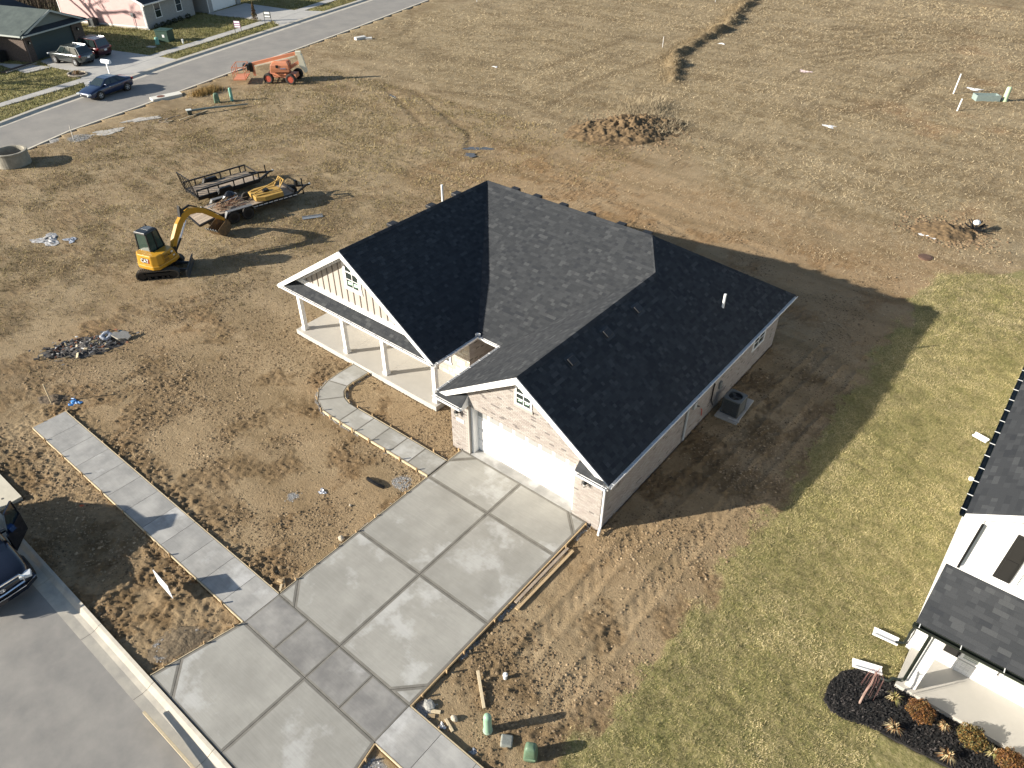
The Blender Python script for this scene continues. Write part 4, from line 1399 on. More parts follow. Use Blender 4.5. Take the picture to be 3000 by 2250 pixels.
strawr = [strawm[0], mat('straw_red', (.33, .17, .07), .8), strawm[2], mat('straw_brown', (.22, .13, .06), .8)]
for i, (x, y, r, lab, ms) in enumerate((
        (16.07, 0.0, .26, 'yellow-green ornamental grass clump nearest the porch corner', strawm),
        (16.33, -.89, .27, 'straw-brown ornamental grass clump at the lawn edge below the first red shrub', strawr),
        (17.39, .01, .20, 'small reddish-tan grass clump between the red shrub and the green-brown shrub', strawr),
        (17.69, -.78, .28, 'sprawling brown grass clump at the lawn edge nearest the bottom of the picture', strawr),
        (18.60, .08, .28, 'straw-coloured grass clump beside the last shrub in the mulch bed', strawm))):
    t = thing('grass_clump', lab, 'ornamental grass', (x, y, -.01), group='grass clumps in the mulch bed')
    blade_mesh(70, r, .24, ms, 1.15, .011, i).build('blades', ms, t, world=False)
    MB().cyl((0, 0, -.02), (0, 0, .05), .05, .035, 8).build('crown_base', strawr[3], t, world=False)
def shrub(x, y, r, h, cols, lab, seed):
    t = thing('shrub', lab, 'shrub', (x, y, -.01), group='shrubs in the mulch bed')
    rs = random.Random(seed)
    st = MB()
    lf = MB()
    for k in range(16):
        a = rs.uniform(0, 6.28)
        rr = rs.uniform(.2, .75) * r
        st.tube([(0, 0, 0), (rr * .4 * math.cos(a), rr * .4 * math.sin(a), h * .45), (rr * math.cos(a), rr * math.sin(a), h * rs.uniform(.6, .9))], [.014, .009, .005], 5)
    for k in range(2600):
        a = rs.uniform(0, 6.28)
        ph = math.acos(rs.uniform(-.35, 1))
        q = rs.uniform(.62, 1.04) * (1 + .16 * math.sin(5 * a + seed) * math.sin(4 * ph))
        p = Vector((r * q * math.sin(ph) * math.cos(a), r * q * math.sin(ph) * math.sin(a), h * .48 + h * .52 * q * math.cos(ph)))
        l = rs.uniform(.018, .04)
        d1 = Vector((rs.gauss(0, 1), rs.gauss(0, 1), rs.gauss(.5, 1))).normalized() * l
        d2 = Vector((rs.gauss(0, 1), rs.gauss(0, 1), rs.gauss(0, 1))).normalized() * l * .6
        cl = int((math.sin(a * 3 + seed) * .5 + .5) * 1.6 + rs.uniform(0, len(cols) - 1.2)) % len(cols)
        lf.mi(cl).quad(p - d2, p + d1, p + d2, p - d1 * .6)
    st.build('stems', mat('twig', (.10, .07, .05), .9), t, world=False)
    lf.build('foliage', cols, t, world=False)
rust = [mat('leaf_rust_%d' % i, c, .7) for i, c in enumerate(((.155, .065, .02), (.20, .09, .022), (.10, .042, .014), (.17, .11, .038)))]
oliv = [mat('leaf_olive_%d' % i, c, .7) for i, c in enumerate(((.12, .10, .03), (.17, .12, .035), (.17, .085, .02), (.07, .07, .02)))]
shrub(16.77, -.02, .36, .50, rust, 'round rust-orange shrub nearest the porch corner in the mulch bed', 3)
shrub(18.05, .07, .36, .52, oliv, 'round olive and bronze shrub in the middle of the mulch bed', 5)
shrub(19.0, .02, .36, .50, rust, 'orange-brown shrub cut by the lower right corner of the picture', 8)
wt = thing('weeping_tree', 'small leafless weeping tree with drooping reddish twigs in the mulch bed', 'tree', (15.37, -.69, -.01))
MB().tube([(0, 0, 0), (-.01, .03, .5), (.02, .06, 1.0), (0, .10, 1.45)], [.035, .03, .028, .02], 8).build('trunk', mat('pale_bark', (.33, .23, .19), .8, noise=.2, nscale=20), wt, world=False)
tw_ = MB()
rs = random.Random(5)
for k in range(17):
    a = rs.uniform(0, 6.28)
    r1 = rs.uniform(.10, .3)
    c, s_ = math.cos(a), math.sin(a)
    zt_ = rs.uniform(1.42, 1.62)
    tw_.tube([(0, .1, 1.4), (c * r1 * .6, .1 + s_ * r1 * .6, zt_), (c * r1, .1 + s_ * r1, zt_ - .15), (c * r1 * 1.15, .1 + s_ * r1 * 1.15, rs.uniform(.35, 1.0))], [.006, .005, .004, .0025], 4)
tw_.build('twigs', mat('red_twig', (.20, .10, .09), .8), wt, world=False)

# ================================================================ FORMWORK, STAKES, LUMBER
def formwork(label, runs, stakes, m=wood_pale, th=.035, top=.004, dep=.10, sh=.16):
    """runs: polylines of boards (one board each); stakes: points (x, y, lean)"""
    p0 = runs[0][0]
    t = thing('formwork', label, 'formwork', (p0[0], p0[1], -.1), group='timber forms round the fresh concrete')
    for r in runs:
        for a, b in zip(r[:-1], r[1:]):
            L = math.hypot(b[0] - a[0], b[1] - a[1])
            n = max(1, int(L / 3.7))
            for i in range(n):
                p = (a[0] + (b[0] - a[0]) * i / n, a[1] + (b[1] - a[1]) * i / n)
                q = (a[0] + (b[0] - a[0]) * (i + .996) / n, a[1] + (b[1] - a[1]) * (i + .996) / n)
                zt_ = top + random.uniform(-.006, .006)
                MB().bar((p[0], p[1], zt_ - dep / 2), (q[0], q[1], zt_ - dep / 2), th, dep).build('board', m, t)
    for s_ in stakes:
        x, y = s_[0], s_[1]
        hgt = sh * random.uniform(.6, 1.25)
        lx, ly = random.uniform(-.03, .03), random.uniform(-.03, .03)
        MB().bar((x, y, -.35), (x + lx, y + ly, hgt), .04, .045, up=(1, 0, 0)).build('stake', wood_stake, t)
    return t
formwork('thin form boards and stakes along the house side of the pavement', [[(-14.85, S1 + .022), (DL - .02, S1 + .022)]], [(x, S1 + .07) for x in np.arange(-14.2, -.5, 1.21)], th=.03, sh=.06)
formwork('thin form boards and stakes along the street side of the pavement', [[(-14.85, S2 - .022), (DL - .04, S2 - .022)]], [(x, S2 - .07) for x in np.arange(-13.7, -.3, 1.52)], th=.03, sh=.10)
formwork('short form board with stakes closing the far end of the pavement', [[(-14.875, S2), (-14.875, S1 + .25)]], [(-14.93, -9.7), (-14.93, -9.2), (-14.95, -8.75)], m=wood_new, th=.03, sh=.08)
formwork('pale form boards and tall stakes on the street side of the curved path', [[(-.46, -1.925), (-2.7, -1.935), (-5.4, -1.965)], [(-5.4, -1.965), (-6.15, -1.97), (-6.6, -1.945)]], [(-1.0, -2.0), (-1.9, -2.0), (-2.75, -2.01), (-3.65, -2.02), (-4.6, -2.03), (-5.35, -2.05), (-6.0, -2.03), (-6.6, -2.0)], th=.045, sh=.15)
formwork('thin form boards and stakes on the house side of the curved path', [[(-.46, -.855), (-3.0, -.87), (-5.5, -.905)], [(-6.05, -.895), (-6.5, -.76), (-6.83, -.5), (-6.995, -.18), (-7.03, .15), (-7.02, 1.06)]], [(-1.2, -.8), (-2.4, -.81), (-3.6, -.82), (-4.7, -.85), (-5.6, -.86), (-6.1, -.84), (-6.93, .1), (-6.95, 1.02), (-6.78, -.33)], m=wood_pale, th=.02, sh=.10)
formwork('thin bent form strip and stakes round the outer curve of the path', [[(-7.27, -1.645), (-7.745, -1.19), (-8.005, -.45), (-8.065, .3), (-8.055, 1.06)]], [(-7.8, -1.2), (-8.07, -.4), (-8.12, 1.02), (-7.45, -1.55)], th=.014, sh=.06)
formwork('form boards and stakes along the lawn side of the driveway', [[(DR + .03, -.05), (DR + .03, S1)]], [(DR + .09, -.12), (DR + .09, -1.4), (DR + .09, -5.2), (DR + .09, -6.6), (DR + .09, -8.35), (DR + .09, -7.4)], m=wood_new, th=.04, sh=.12)
formwork('thin form strip and stakes along the mud side of the driveway', [[(DL - .022, Y1 - .1), (DL - .022, S1 + .05)], [(DL - .025, -.1), (DL - .025, -.82)]], [(DL - .07, y) for y in (-3.1, -4.6, -5.5, -6.4, -7.3, -8.1)] + [(DL - .07, -.12)], m=wood_pale, th=.02, sh=.08)
formwork('form strip with stakes on the left edge of the driveway apron', [[(DL - .03, S2 - .02), (DL - .61, S3)]], [(DL - .28, -11.35), (DL - .55, -12.5), (DL - .1, -10.4)], th=.025, sh=.12)
formwork('form strip on the right edge of the driveway apron', [[(DR + .03, S2 - .03), (DR + .58, S3)]], [(DR + .2, -10.6)], m=wood_new, th=.03, sh=.08)
formwork('form boards along both edges of the pavement right of the driveway', [[(DR + .05, S1 + .022), (9.3, S1 + .022)], [(DR + .05, S2 - .022), (9.3, S2 - .022)]], [(6.6, S1 + .06)], th=.03, sh=.05)

def plank(name, label, cat, p, q, w, h, m, z=None, group=None, lift=0.0, updir=(0, 0, 1)):
    cx, cy = (p[0] + q[0]) / 2, (p[1] + q[1]) / 2
    zz = (max(gz(*p), gz(*q), gz(cx, cy)) if z is None else z) + h / 2
    mb = MB().bar((p[0] - cx, p[1] - cy, lift), (q[0] - cx, q[1] - cy, 0), w, h, up=updir)
    return single(name, mb, m, label, cat, (cx, cy, zz), group, bevel=.004)
G_ = 'loose lumber round the driveway'
plank('plank', 'long plank stacked beside the driveway edge, the one nearer the concrete', 'plank', (5.72, -1.40), (5.70, -4.25), .10, .04, wood_grey, .0, G_)
plank('plank', 'long plank stacked beside the driveway edge, the outer and lower one', 'plank', (5.89, -1.35), (5.86, -4.40), .12, .04, wood_new, -.05, G_)
plank('plank', 'pale narrow board lying in the mud behind the tall light-green pedestal', 'plank', (6.32, -6.78), (7.20, -7.52), .09, .05, wood_pale, None, G_, lift=.03)
plank('plank', 'short pale board end lying flat near the pavement corner, the upper of two', 'plank', (6.08, -8.50), (6.31, -8.36), .10, .04, wood_pale, None, G_)
plank('plank', 'short brown board end lying flat near the pavement corner, the lower of two', 'plank', (6.10, -8.66), (6.27, -8.54), .11, .04, wood_new, None, G_)
plank('plank', 'short tan board beside the crumpled white rag right of the pavement', 'plank', (6.55, -8.41), (6.95, -8.55), .08, .04, wood_pale, None, G_)
plank('plank', 'brown offcut crossing the others in the corner of pavement and driveway', 'plank', (-.86, -8.30), (-.50, -8.52), .07, .035, wood_new, None, G_)
plank('plank', 'small block of wood beside the offcuts where the pavement meets the driveway', 'plank', (-.88, -8.50), (-.70, -8.44), .10, .06, wood_new, None, G_)
plank('plank', 'short offcut pointing at the pavement corner stake', 'plank', (-.68, -8.50), (-.50, -8.70), .07, .035, wood_pale, None, G_)
plank('plank', 'small brick-sized timber block in the mud left of the driveway apron', 'plank', (-.74, -10.52), (-.58, -10.42), .09, .07, wood_stake, None, G_)
plank('plank', 'long pale timber lying along the street gutter in front of the apron', 'plank', (.0, -13.64), (4.2, -13.6), .075, .075, wood_pale, -.02, G_, lift=.12)

# ================================================================ SMALL THINGS NEAR THE DRIVEWAY
t = thing('cable_pedestal', 'tall light-green utility pedestal standing in mud right of the pavement', 'utility pedestal', (7.68, -7.92, gz(7.68, -7.92)))
MB().lathe([(.125, 0), (.13, .06), (.115, .09), (.115, .72), (.10, .80), (.05, .835), (.0, .84)], (0, 0, 0), 20).build('body', ped_green, t, world=False, smooth=True)
MB().lathe([(.135, .02), (.138, .07), (.12, .10)], (0, 0, 0), 20, cap=False).build('collar', mat('pedestal_collar', (.30, .40, .31), .5), t, world=False)
t = thing('splice_box', 'squat dark green utility pedestal with sloped top at the bottom of the picture', 'utility pedestal', (9.02, -7.72, gz(9.0, -7.7)), 28)
def boxped(t, w, d, h, m):
    rr = []
    for z, k, dx in ((0, 1.0, 0), (.1 * h, .98, 0), (.62 * h, .92, 0), (.86 * h, .82, 0), (1.0 * h, .58, .0), (1.02 * h, .25, 0)):
        rr.append([(dx + k * w / 2 * math.copysign(abs(math.cos(a)) ** .45, math.cos(a)), k * d / 2 * math.copysign(abs(math.sin(a)) ** .45, math.sin(a)), z) for a in np.linspace(0, 2 * math.pi, 20, endpoint=False)])
    MB().loft(rr).build('body', m, t, world=False, smooth=True)
boxped(t, .38, .34, .58, box_green)
MB().box((0, -.172, .16), (.30, .012, .08)).build('label_plate', mat('plate_green', (.17, .26, .17), .5), t, world=False)
single('meter_pit_lid', MB().box((0, 0, .02), (.33, .33, .16), M=Matrix.Rotation(.12, 3, 'Y')), mat('pit_grey', (.28, .29, .26), .7, noise=.3, nscale=18), 'grey square utility pit lid tilted in a hole beside the dark green pedestal', 'pit lid', (8.27, -7.82, gz(8.27, -7.82)), rz=33, bevel=.04)
mb = MB().cyl((0, 0, -.1), (0, 0, .12), .06, n=12).cyl((0, 0, .12), (0, 0, .16), .075, n=12).box((0, 0, .175), (.05, .05, .03))
single('cleanout_pipe', mb, pvc, 'white capped pipe stub standing in mud right of the driveway', 'pipe', (7.05, -6.4, gz(7.05, -6.4)))
def rock(name, label, p, r, m, cat='rock', seed=0, flat=.7, sink=.3, group=None):
    rs = random.Random(seed)
    mb = MB()
    bb = []
    nu, nv = 9, 6
    for j in range(nv + 1):
        ph = max(-1.45, min(1.45, -math.pi / 2 + math.pi * j / nv))
        bb.append([(r * (1 + rs.uniform(-.18, .18)) * math.cos(ph) * math.cos(6.283 * k / nu), r * (1 + rs.uniform(-.18, .18)) * math.cos(ph) * math.sin(6.283 * k / nu) * .8, r * flat * math.sin(ph) * (1 + rs.uniform(-.1, .1))) for k in range(nu)])
    mb.loft(bb)
    return single(name, mb, m, label, cat, (p[0], p[1], gz(*p) + r * flat * (1 - sink)), group)
rkm = mat('limestone', (.46, .40, .31), .9, noise=.3, nscale=14)
rock('rock', 'pale rock beside the left edge of the driveway', (-.66, -6.0), .13, rkm, seed=1)
rock('rock', 'small pale stone lying in the mud left of the driveway', (-1.62, -4.75), .06, rkm, seed=2)
rock('rock', 'light stone beside the tan board near the green pedestal', (6.74, -8.26), .11, rkm, seed=3)
rock('rock', 'grey lump of spilled concrete at the pavement corner right of the driveway', (5.92, -8.42), .20, mat('spill_grey', (.35, .34, .31), .9, noise=.3, nscale=20), cat='concrete lump', seed=4, flat=.35)
def rag(label, p, r, m, seed, name='plastic_rag', cat='rag', h=.07):
    rs = random.Random(seed)
    n = 10
    mb = MB()
    vs, fs = [], []
    for i in range(n):
        for j in range(n):
            x, y = (i / (n - 1) - .5) * 2, (j / (n - 1) - .5) * 2
            q = 1 + .35 * math.sin(3 * math.atan2(y, x) + seed)
            vs.append((x * r * q + rs.uniform(-.1, .1) * r, y * r * .7 * q + rs.uniform(-.1, .1) * r, max(.004, h * (1 - x * x * .6) * (1 - y * y * .6) * rs.uniform(.1, 1.2))))
    for i in range(n - 1):
        for j in range(n - 1):
            fs.append([i * n + j, (i + 1) * n + j, (i + 1) * n + j + 1, i * n + j + 1])
    mb.add(vs, fs)
    return single(name, mb, m, label, cat, (p[0], p[1], gz(*p)), 'scraps of litter')
whp = mat('white_plastic', (.72, .71, .70), .4)
grp = mat('grey_plastic', (.30, .32, .36), .35)
rag('crumpled white rag beside the tan board right of the pavement', (6.62, -8.62), .09, whp, 1)
rag('grey-white crumpled plastic at the pavement edge, lowest litter in the picture', (7.78, -8.60), .12, grp, 2)
rag('crumpled silver foil scrap with dust behind the pavement on the mud', (-2.95, -4.95), .14, mat('foil', (.6, .6, .62), .3, metal=.5), 7)
mb = MB()
pts = [(-.42, .06, .02), (-.28, -.02, .10), (-.05, -.07, .14), (.2, -.06, .10), (.42, .0, .03)]
mb.tube(pts, .075, 8)
for i in range(1, 26):
    a = i / 26 * 4
    k = int(a); f = a - k
    p = Vector(pts[k]).lerp(Vector(pts[min(4, k + 1)]), f)
    q = Vector(pts[k]).lerp(Vector(pts[min(4, k + 1)]), min(1, f + .03))
    if (q - p).length > 1e-4: mb.cyl(p, q + (q - p), .082, n=8)
single('drain_hose', mb, mat('black_plastic', (.012, .012, .013), .35), 'short curved black corrugated drain pipe lying on the mud', 'drain pipe', (-1.75, -3.4, gz(-1.75, -3.4) - .02), rz=8)
t = thing('yard_sign', 'blank white yard sign standing on the mud strip beside the pavement', 'sign', (-3.25, -11.05, gz(-3.25, -11.05)), -3)
MB().box((0, 0, .55), (.95, .02, .62)).build('sign_face', mat('sign_white', (.82, .82, .82), .4), t, world=False)
MB().cyl((-.3, .02, -.2), (-.3, .02, .5), .008, n=6).build('leg', steel, t, world=False)
MB().cyl((.3, .02, -.2), (.3, .02, .5), .008, n=6).build('leg', steel, t, world=False)
# ================================================================ VEHICLES
def paint(name, c, rough=.28, metal=.3): return mat(name, c, rough, metal=metal, coat=.8, spec=.5)
def wheel(parent, x, y, r, w, rimm, side, spokes=5, tyre=rubber, hub=None):
    """wheel whose axle is local y"""
    t_ = MB()
    prof = [(r * .62, -w / 2 * .8), (r * .9, -w / 2), (r, -w / 2 * .75), (r, w / 2 * .75), (r * .9, w / 2), (r * .62, w / 2 * .8)]
    n = 22
    rings = [[(x + rr * math.cos(2 * math.pi * k / n), y + d, r + rr * math.sin(2 * math.pi * k / n)) for k in range(n)] for rr, d in prof]
    t_.loft(rings, cap=False)
    wo_ = t_.build('wheel', tyre, parent, world=False, smooth=True)
    m = MB()
    yo = y + side * w * .32
    m.cyl((x, y - side * w * .3, r), (x, yo - side * .015, r), r * .64, n=18)
    m.build('rim_well', black_metal, wo_, world=False)
    s_ = MB()
    n2 = 20
    for k in range(n2):
        a, b = 2 * math.pi * k / n2, 2 * math.pi * (k + 1) / n2
        s_.quad(*[(x + q * math.cos(t_), yo + side * .012, r + q * math.sin(t_)) for q, t_ in ((r * .56, a), (r * .65, a), (r * .65, b), (r * .56, b))])
    for k in range(spokes):
        a = 2 * math.pi * k / spokes + .3
        c = Vector((math.cos(a), 0, math.sin(a)))
        p = Vector((-math.sin(a), 0, math.cos(a)))
        o_ = Vector((x, yo + side * .012, r))
        s_.quad(o_ + p * r * .09, o_ - p * r * .09, o_ + c * r * .58 - p * r * .07, o_ + c * r * .58 + p * r * .07)
    s_.cyl((x, yo, r), (x, yo + side * .02, r), r * .14, n=10)
    s_.build('rim', rimm, wo_, world=False)
    return wo_

def car(name, label, cat, loc, rz, pm, st, cab, wheels, wr=.33, ww=.22, rimm=None, group=None, glassm=glass, spokes=5, rails=False, lampm=None, dy=0.0, plate=True):
    """st: body stations (x, halfwidth, zlow, ztop); cab: (x_front_base, x_front_top, x_rear_top, x_rear_base, zbase, zroof, halfwidth_base, halfwidth_roof)"""
    rimm = rimm or mat('alloy', (.55, .56, .57), .3, metal=.4)
    t = thing(name, label, cat, loc, rz, group)
    rings = []
    for (x, w, zl, zt_) in st:
        h = zt_ - zl
        half = [(w * .80, zl), (w * .97, zl + .10 * h), (w, zl + .42 * h), (w * .985, zl + .70 * h), (w * .93, zt_ - .05 * h), (w * .72, zt_ + .005)]
        rings.append([(x, y, z) for y, z in half] + [(x, -y, z) for y, z in half[::-1]])
    body = MB().loft(rings).build('body', pm, t, world=False, smooth=True, subsurf=1)
    x0, x1, x2, x3, zb, zr, wb, wt_ = cab
    A = lambda x, y, z: Vector((x, y, z))
    ix = (x2 - x1) * .06
    P = [A(x0, wb * .94, zb), A(x1, wt_ * .95, zr - .03), A(x1 + (x2 - x1) * .5, wt_, zr), A(x2, wt_ * .94, zr - .03), A(x3, wb * .92, zb)]
    N = [A(p.x, -p.y, p.z) for p in P]
    rings = [[P[0], N[0]], [P[1], N[1]], [P[2], N[2]], [P[3], N[3]], [P[4], N[4]]]
    mb = MB()
    for i in range(4):
        mb.quad(P[i], P[i + 1], N[i + 1], N[i])
    mid = A((x0 + x3) / 2, wb, zb)
    for Q, s_ in ((P, 1), (N, -1)):
        m_ = A(mid.x, s_ * wb, zb)
        f = [m_, Q[0], Q[1], Q[2]], [m_, Q[2], Q[3], Q[4]]
        for q in f: mb.quad(*q)
    cabin = mb.build('cabin', pm, t, world=False)
    def pane(nm, pts, out, par=cabin, m=glassm):
        out = Vector(out)
        return MB().quad(*[Vector(p) + out * .012 for p in pts]).build(nm, m, par, world=False)
    L = lambda a, b, k: a.lerp(b, k)
    # windscreen and rear window
    fw = [L(P[0], P[1], .06), L(P[0], P[1], .93), L(N[0], N[1], .93), L(N[0], N[1], .06)]
    fw = [A(p.x, p.y * .92, p.z) for p in fw]
    nrm = (fw[1] - fw[0]).cross(fw[3] - fw[0]).normalized()
    if nrm.x * (1 if x0 > x3 else -1) < 0: nrm = -nrm
    pane('windscreen', fw, nrm)
    rw = [L(P[4], P[3], .12), L(P[4], P[3], .90), L(N[4], N[3], .90), L(N[4], N[3], .12)]
    rw = [A(p.x, p.y * .90, p.z) for p in rw]
    nrm = (rw[1] - rw[0]).cross(rw[3] - rw[0]).normalized()
    if nrm.x * (1 if x0 > x3 else -1) > 0: nrm = -nrm
    pane('rear_window', rw, nrm)
    # side windows: split by pillars
    zs0, zs1 = zb + .05, zr - .07
    def edge_x(z, a, b):
        return a.x + (b.x - a.x) * (z - a.z) / max(1e-3, b.z - a.z)
    nsec = 3 if abs(x0 - x3) > 2.5 else 2
    xa0, xa1 = edge_x(zs0, P[0], P[1]), edge_x(zs1, P[0], P[1])
    xb0, xb1 = edge_x(zs0, P[4], P[3]), edge_x(zs1, P[4], P[3])
    sg = 1 if x0 > x3 else -1
    xa0 -= sg * .10; xa1 -= sg * .08; xb0 += sg * .12; xb1 += sg * .10
    for s_ in (-1, 1):
        for k in range(nsec):
            f0, f1 = k / nsec + .018, (k + 1) / nsec - .018
            def pt(f, low):
                x = (xa0 + (xb0 - xa0) * f) if low else (xa1 + (xb1 - xa1) * f)
                z = zs0 if low else zs1
                kk = (z - zb) / (zr - zb)
                y = wb + (wt_ - wb) * kk + .006
                return A(x, s_ * y, z)
            pane('side_window', [pt(f0, 1), pt(f1, 1), pt(f1, 0), pt(f0, 0)], (0, s_, 0))
    xf, xr = st[0][0], st[-1][0]
    for (wx) in wheels:
        for s_ in (-1, 1):
            w = [q[1] for q in st]
            hw = max(w)
            MB().cyl((wx, s_ * (hw - .30), wr), (wx, s_ * (hw + .006), wr), wr * 1.12, n=20).build('wheel_arch', black_metal, t, world=False)
            wheel(t, wx, s_ * (hw - ww / 2 + .05), wr, ww, rimm, s_, spokes)
    # lamps, plate
    lampm = lampm or mat('head_lamp', (.55, .57, .58), .15, spec=.8)
    redm = mat('tail_lamp', (.25, .01, .01), .2, spec=.8)
    sgn = 1 if xf > xr else -1
    for s_ in (-1, 1):
        hf, hr = st[1], st[-2]
        MB().box((hf[0] + sgn * .06, s_ * (hf[1] * .80), hf[3] - .14), (.26, .34, .11), M=Matrix.Rotation(s_ * sgn * -.35, 3, 'Z')).build('head_lamp', lampm, t, world=False, bevel=.02)
        MB().box((hr[0] - sgn * .04, s_ * (hr[1] * .84), hr[3] - .16), (.16, .30, .17), M=Matrix.Rotation(s_ * sgn * .3, 3, 'Z')).build('tail_lamp', redm, t, world=False, bevel=.02)
        mx = P[0].x - sgn * .42
        MB().box((mx, s_ * (wb + .12), zb + .10), (.10, .20, .13)).build('wing_mirror', pm, t, world=False, bevel=.03)
    if plate:
        pz = st[-1][2] + .42 * (st[-1][3] - st[-1][2]) + .1
        MB().box((xr - sgn * .012, 0, pz), (.02, .32, .16)).build('number_plate', white, t, world=False)
    MB().box((xf + sgn * .0, 0, st[0][2] + .5 * (st[0][3] - st[0][2])), (.05, st[0][1] * 1.1, .14)).build('grille', black_metal, t, world=False)
    if rails:
        for s_ in (-1, 1):
            MB().bar((x1, s_ * wt_ * .86, zr + .05), (x2, s_ * wt_ * .86, zr + .05), .03, .03).build('roof_rail', chrome, t, world=False)
    return t, body, cabin
blue = paint('blue_paint', (.010, .022, .065))
sed = [(2.40, .60, .30, .55), (2.28, .80, .22, .68), (1.75, .89, .18, .84), (1.05, .91, .18, .95), (.2, .92, .18, .98), (-.8, .92, .18, 1.0), (-1.55, .91, .18, 1.04), (-2.15, .84, .22, 1.04), (-2.38, .66, .34, .92)]
t, b_, c_ = car('parked_car', 'dark blue sedan parked on the far street beside the kerb', 'car', (-55.45, 14.35, -.03), -77, blue, sed, (1.15, .30, -.85, -1.85, .93, 1.43, .84, .58), (1.45, -1.38), wr=.34, spokes=5)
for s_ in (-1, 1):
    for x in (.35, -.62): MB().box((x, s_ * .925, .80), (.18, .02, .03)).build('door_handle', chrome, t, world=False)
MB().box((2.36, 0, .42), (.06, .9, .1)).build('front_plate', white, t, world=False)
greyp = paint('grey_paint', (.085, .095, .095), .18, .6)
suv = [(2.30, .66, .40, .80), (2.18, .84, .28, .95), (1.6, .90, .24, 1.02), (.9, .92, .22, 1.06), (-.2, .93, .22, 1.08), (-1.3, .93, .22, 1.10), (-2.05, .88, .28, 1.10), (-2.28, .74, .42, 1.0)]
t, b_, c_ = car('parked_suv', 'grey metallic sport utility vehicle parked left on the driveway of the dark house', 'car', (-67.45, 17.15, .03), 195, greyp, suv, (1.05, .35, -1.65, -2.10, 1.03, 1.68, .86, .66), (1.40, -1.32), wr=.36, rails=True)
redp = paint('maroon_paint', (.055, .008, .013))
van = [(2.15, .64, .36, .74), (2.02, .82, .26, .92), (1.5, .88, .22, 1.02), (.8, .90, .2, 1.05), (-.3, .91, .2, 1.06), (-1.4, .91, .2, 1.08), (-1.95, .86, .26, 1.08), (-2.12, .78, .40, 1.0)]
car('parked_suv', 'dark red boxy sport utility vehicle parked beside the grey one on the driveway', 'car', (-68.75, 19.65, .03), 195, redp, van, (1.0, .45, -1.75, -2.02, 1.02, 1.78, .84, .68), (1.32, -1.30), wr=.36, rails=True)
navy = paint('navy_paint', (.008, .011, .022), .2)
trk = [(2.78, .70, .52, .92), (2.66, .92, .36, 1.08), (2.2, .99, .34, 1.16), (1.4, 1.0, .34, 1.21), (.5, 1.0, .34, 1.22), (-.8, 1.0, .34, 1.22), (-2.0, 1.0, .34, 1.22), (-2.6, .96, .36, 1.22), (-2.75, .84, .5, 1.1)]
t, b_, c_ = car('parked_truck', 'dark navy pickup truck with its door open, cut by the left edge of the street', 'truck', (-9.28, -14.42, -.06), 0, navy, trk, (1.15, .35, -1.6, -2.35, 1.18, 1.90, .90, .72), (1.85, -1.65), wr=.41, ww=.27)
# chrome grille surround, bumper, emblem
MB().tube([(2.80, -.62, .80), (2.80, -.66, 1.0), (2.76, -.58, 1.10), (2.80, 0, 1.13), (2.76, .58, 1.10), (2.80, .66, 1.0), (2.80, .62, .80), (2.82, 0, .76), (2.80, -.62, .80)], .04, 7).build('grille_surround', chrome, t, world=False)
MB().loft([[(x, y, z) for x, z in ((2.74, .42), (2.90, .46), (2.92, .60), (2.74, .66))] for y in (-.94, -.6, 0, .6, .94)] if False else [[(2.60 + q, y, .44), (2.78 + q, y, .47), (2.79 + q, y, .60), (2.60 + q, y, .64)] for y, q in ((-.97, -.14), (-.6, .06), (0, .10), (.6, .06), (.97, -.14))]).build('front_bumper', navy, t, world=False)
MB().tube([(2.68, -.97, .645), (2.86, -.6, .65), (2.90, 0, .655), (2.86, .6, .65), (2.68, .97, .645)], .014, 6).build('bumper_trim', chrome, t, world=False)
em = MB()
for a_, b__, zc_ in ((.085, .058, .95), (.032, .055, .95), (.055, .022, .975)):
    em.tube([(2.845, a_ * math.cos(q), zc_ + b__ * math.sin(q)) for q in np.linspace(0, 2 * math.pi, 19)], .009, 5)
em.build('emblem', chrome, t, world=False)
for nm, xh, ang in (('front_door', .95, 42),):
    d = MB()
    a = R(ang)
    dx, dy_ = -math.cos(a), math.sin(a)
    q = lambda s_, z: (xh + dx * s_, 1.0 + dy_ * s_, z)
    d.extr([q(0, .45), q(1.02, .45), q(1.05, 1.2), q(.0, 1.2)], (.06, .03, 0))
    dr = d.build(nm, navy, t, world=False)
    d2 = MB()
    for a_, b__ in (((0.12, 1.2), (.42, 1.78)), ((.42, 1.78), (1.0, 1.80)), ((1.0, 1.80), (1.04, 1.2))):
        d2.bar(q(*a_), q(*b__), .05, .05)
    d2.build('window_frame', navy, dr, world=False)
    MB().quad(q(.14, 1.2), q(1.02, 1.2), q(.98, 1.78), q(.43, 1.76)).build('door_glass', glass, dr, world=False)
    MB().extr([q(.1, .55), q(.95, .55), q(.95, 1.1), q(.1, 1.1)], (-.04, -.02, 0)).build('door_trim_panel', mat('tan_trim', (.16, .12, .08), .7), dr, world=False)
MB().bar((.80, 1.16, 1.24), (.74, 1.34, 1.26), .16, .2).build('tow_mirror', mat('mirror_blue', (.10, .2, .5), .1, metal=.8), t, world=False)

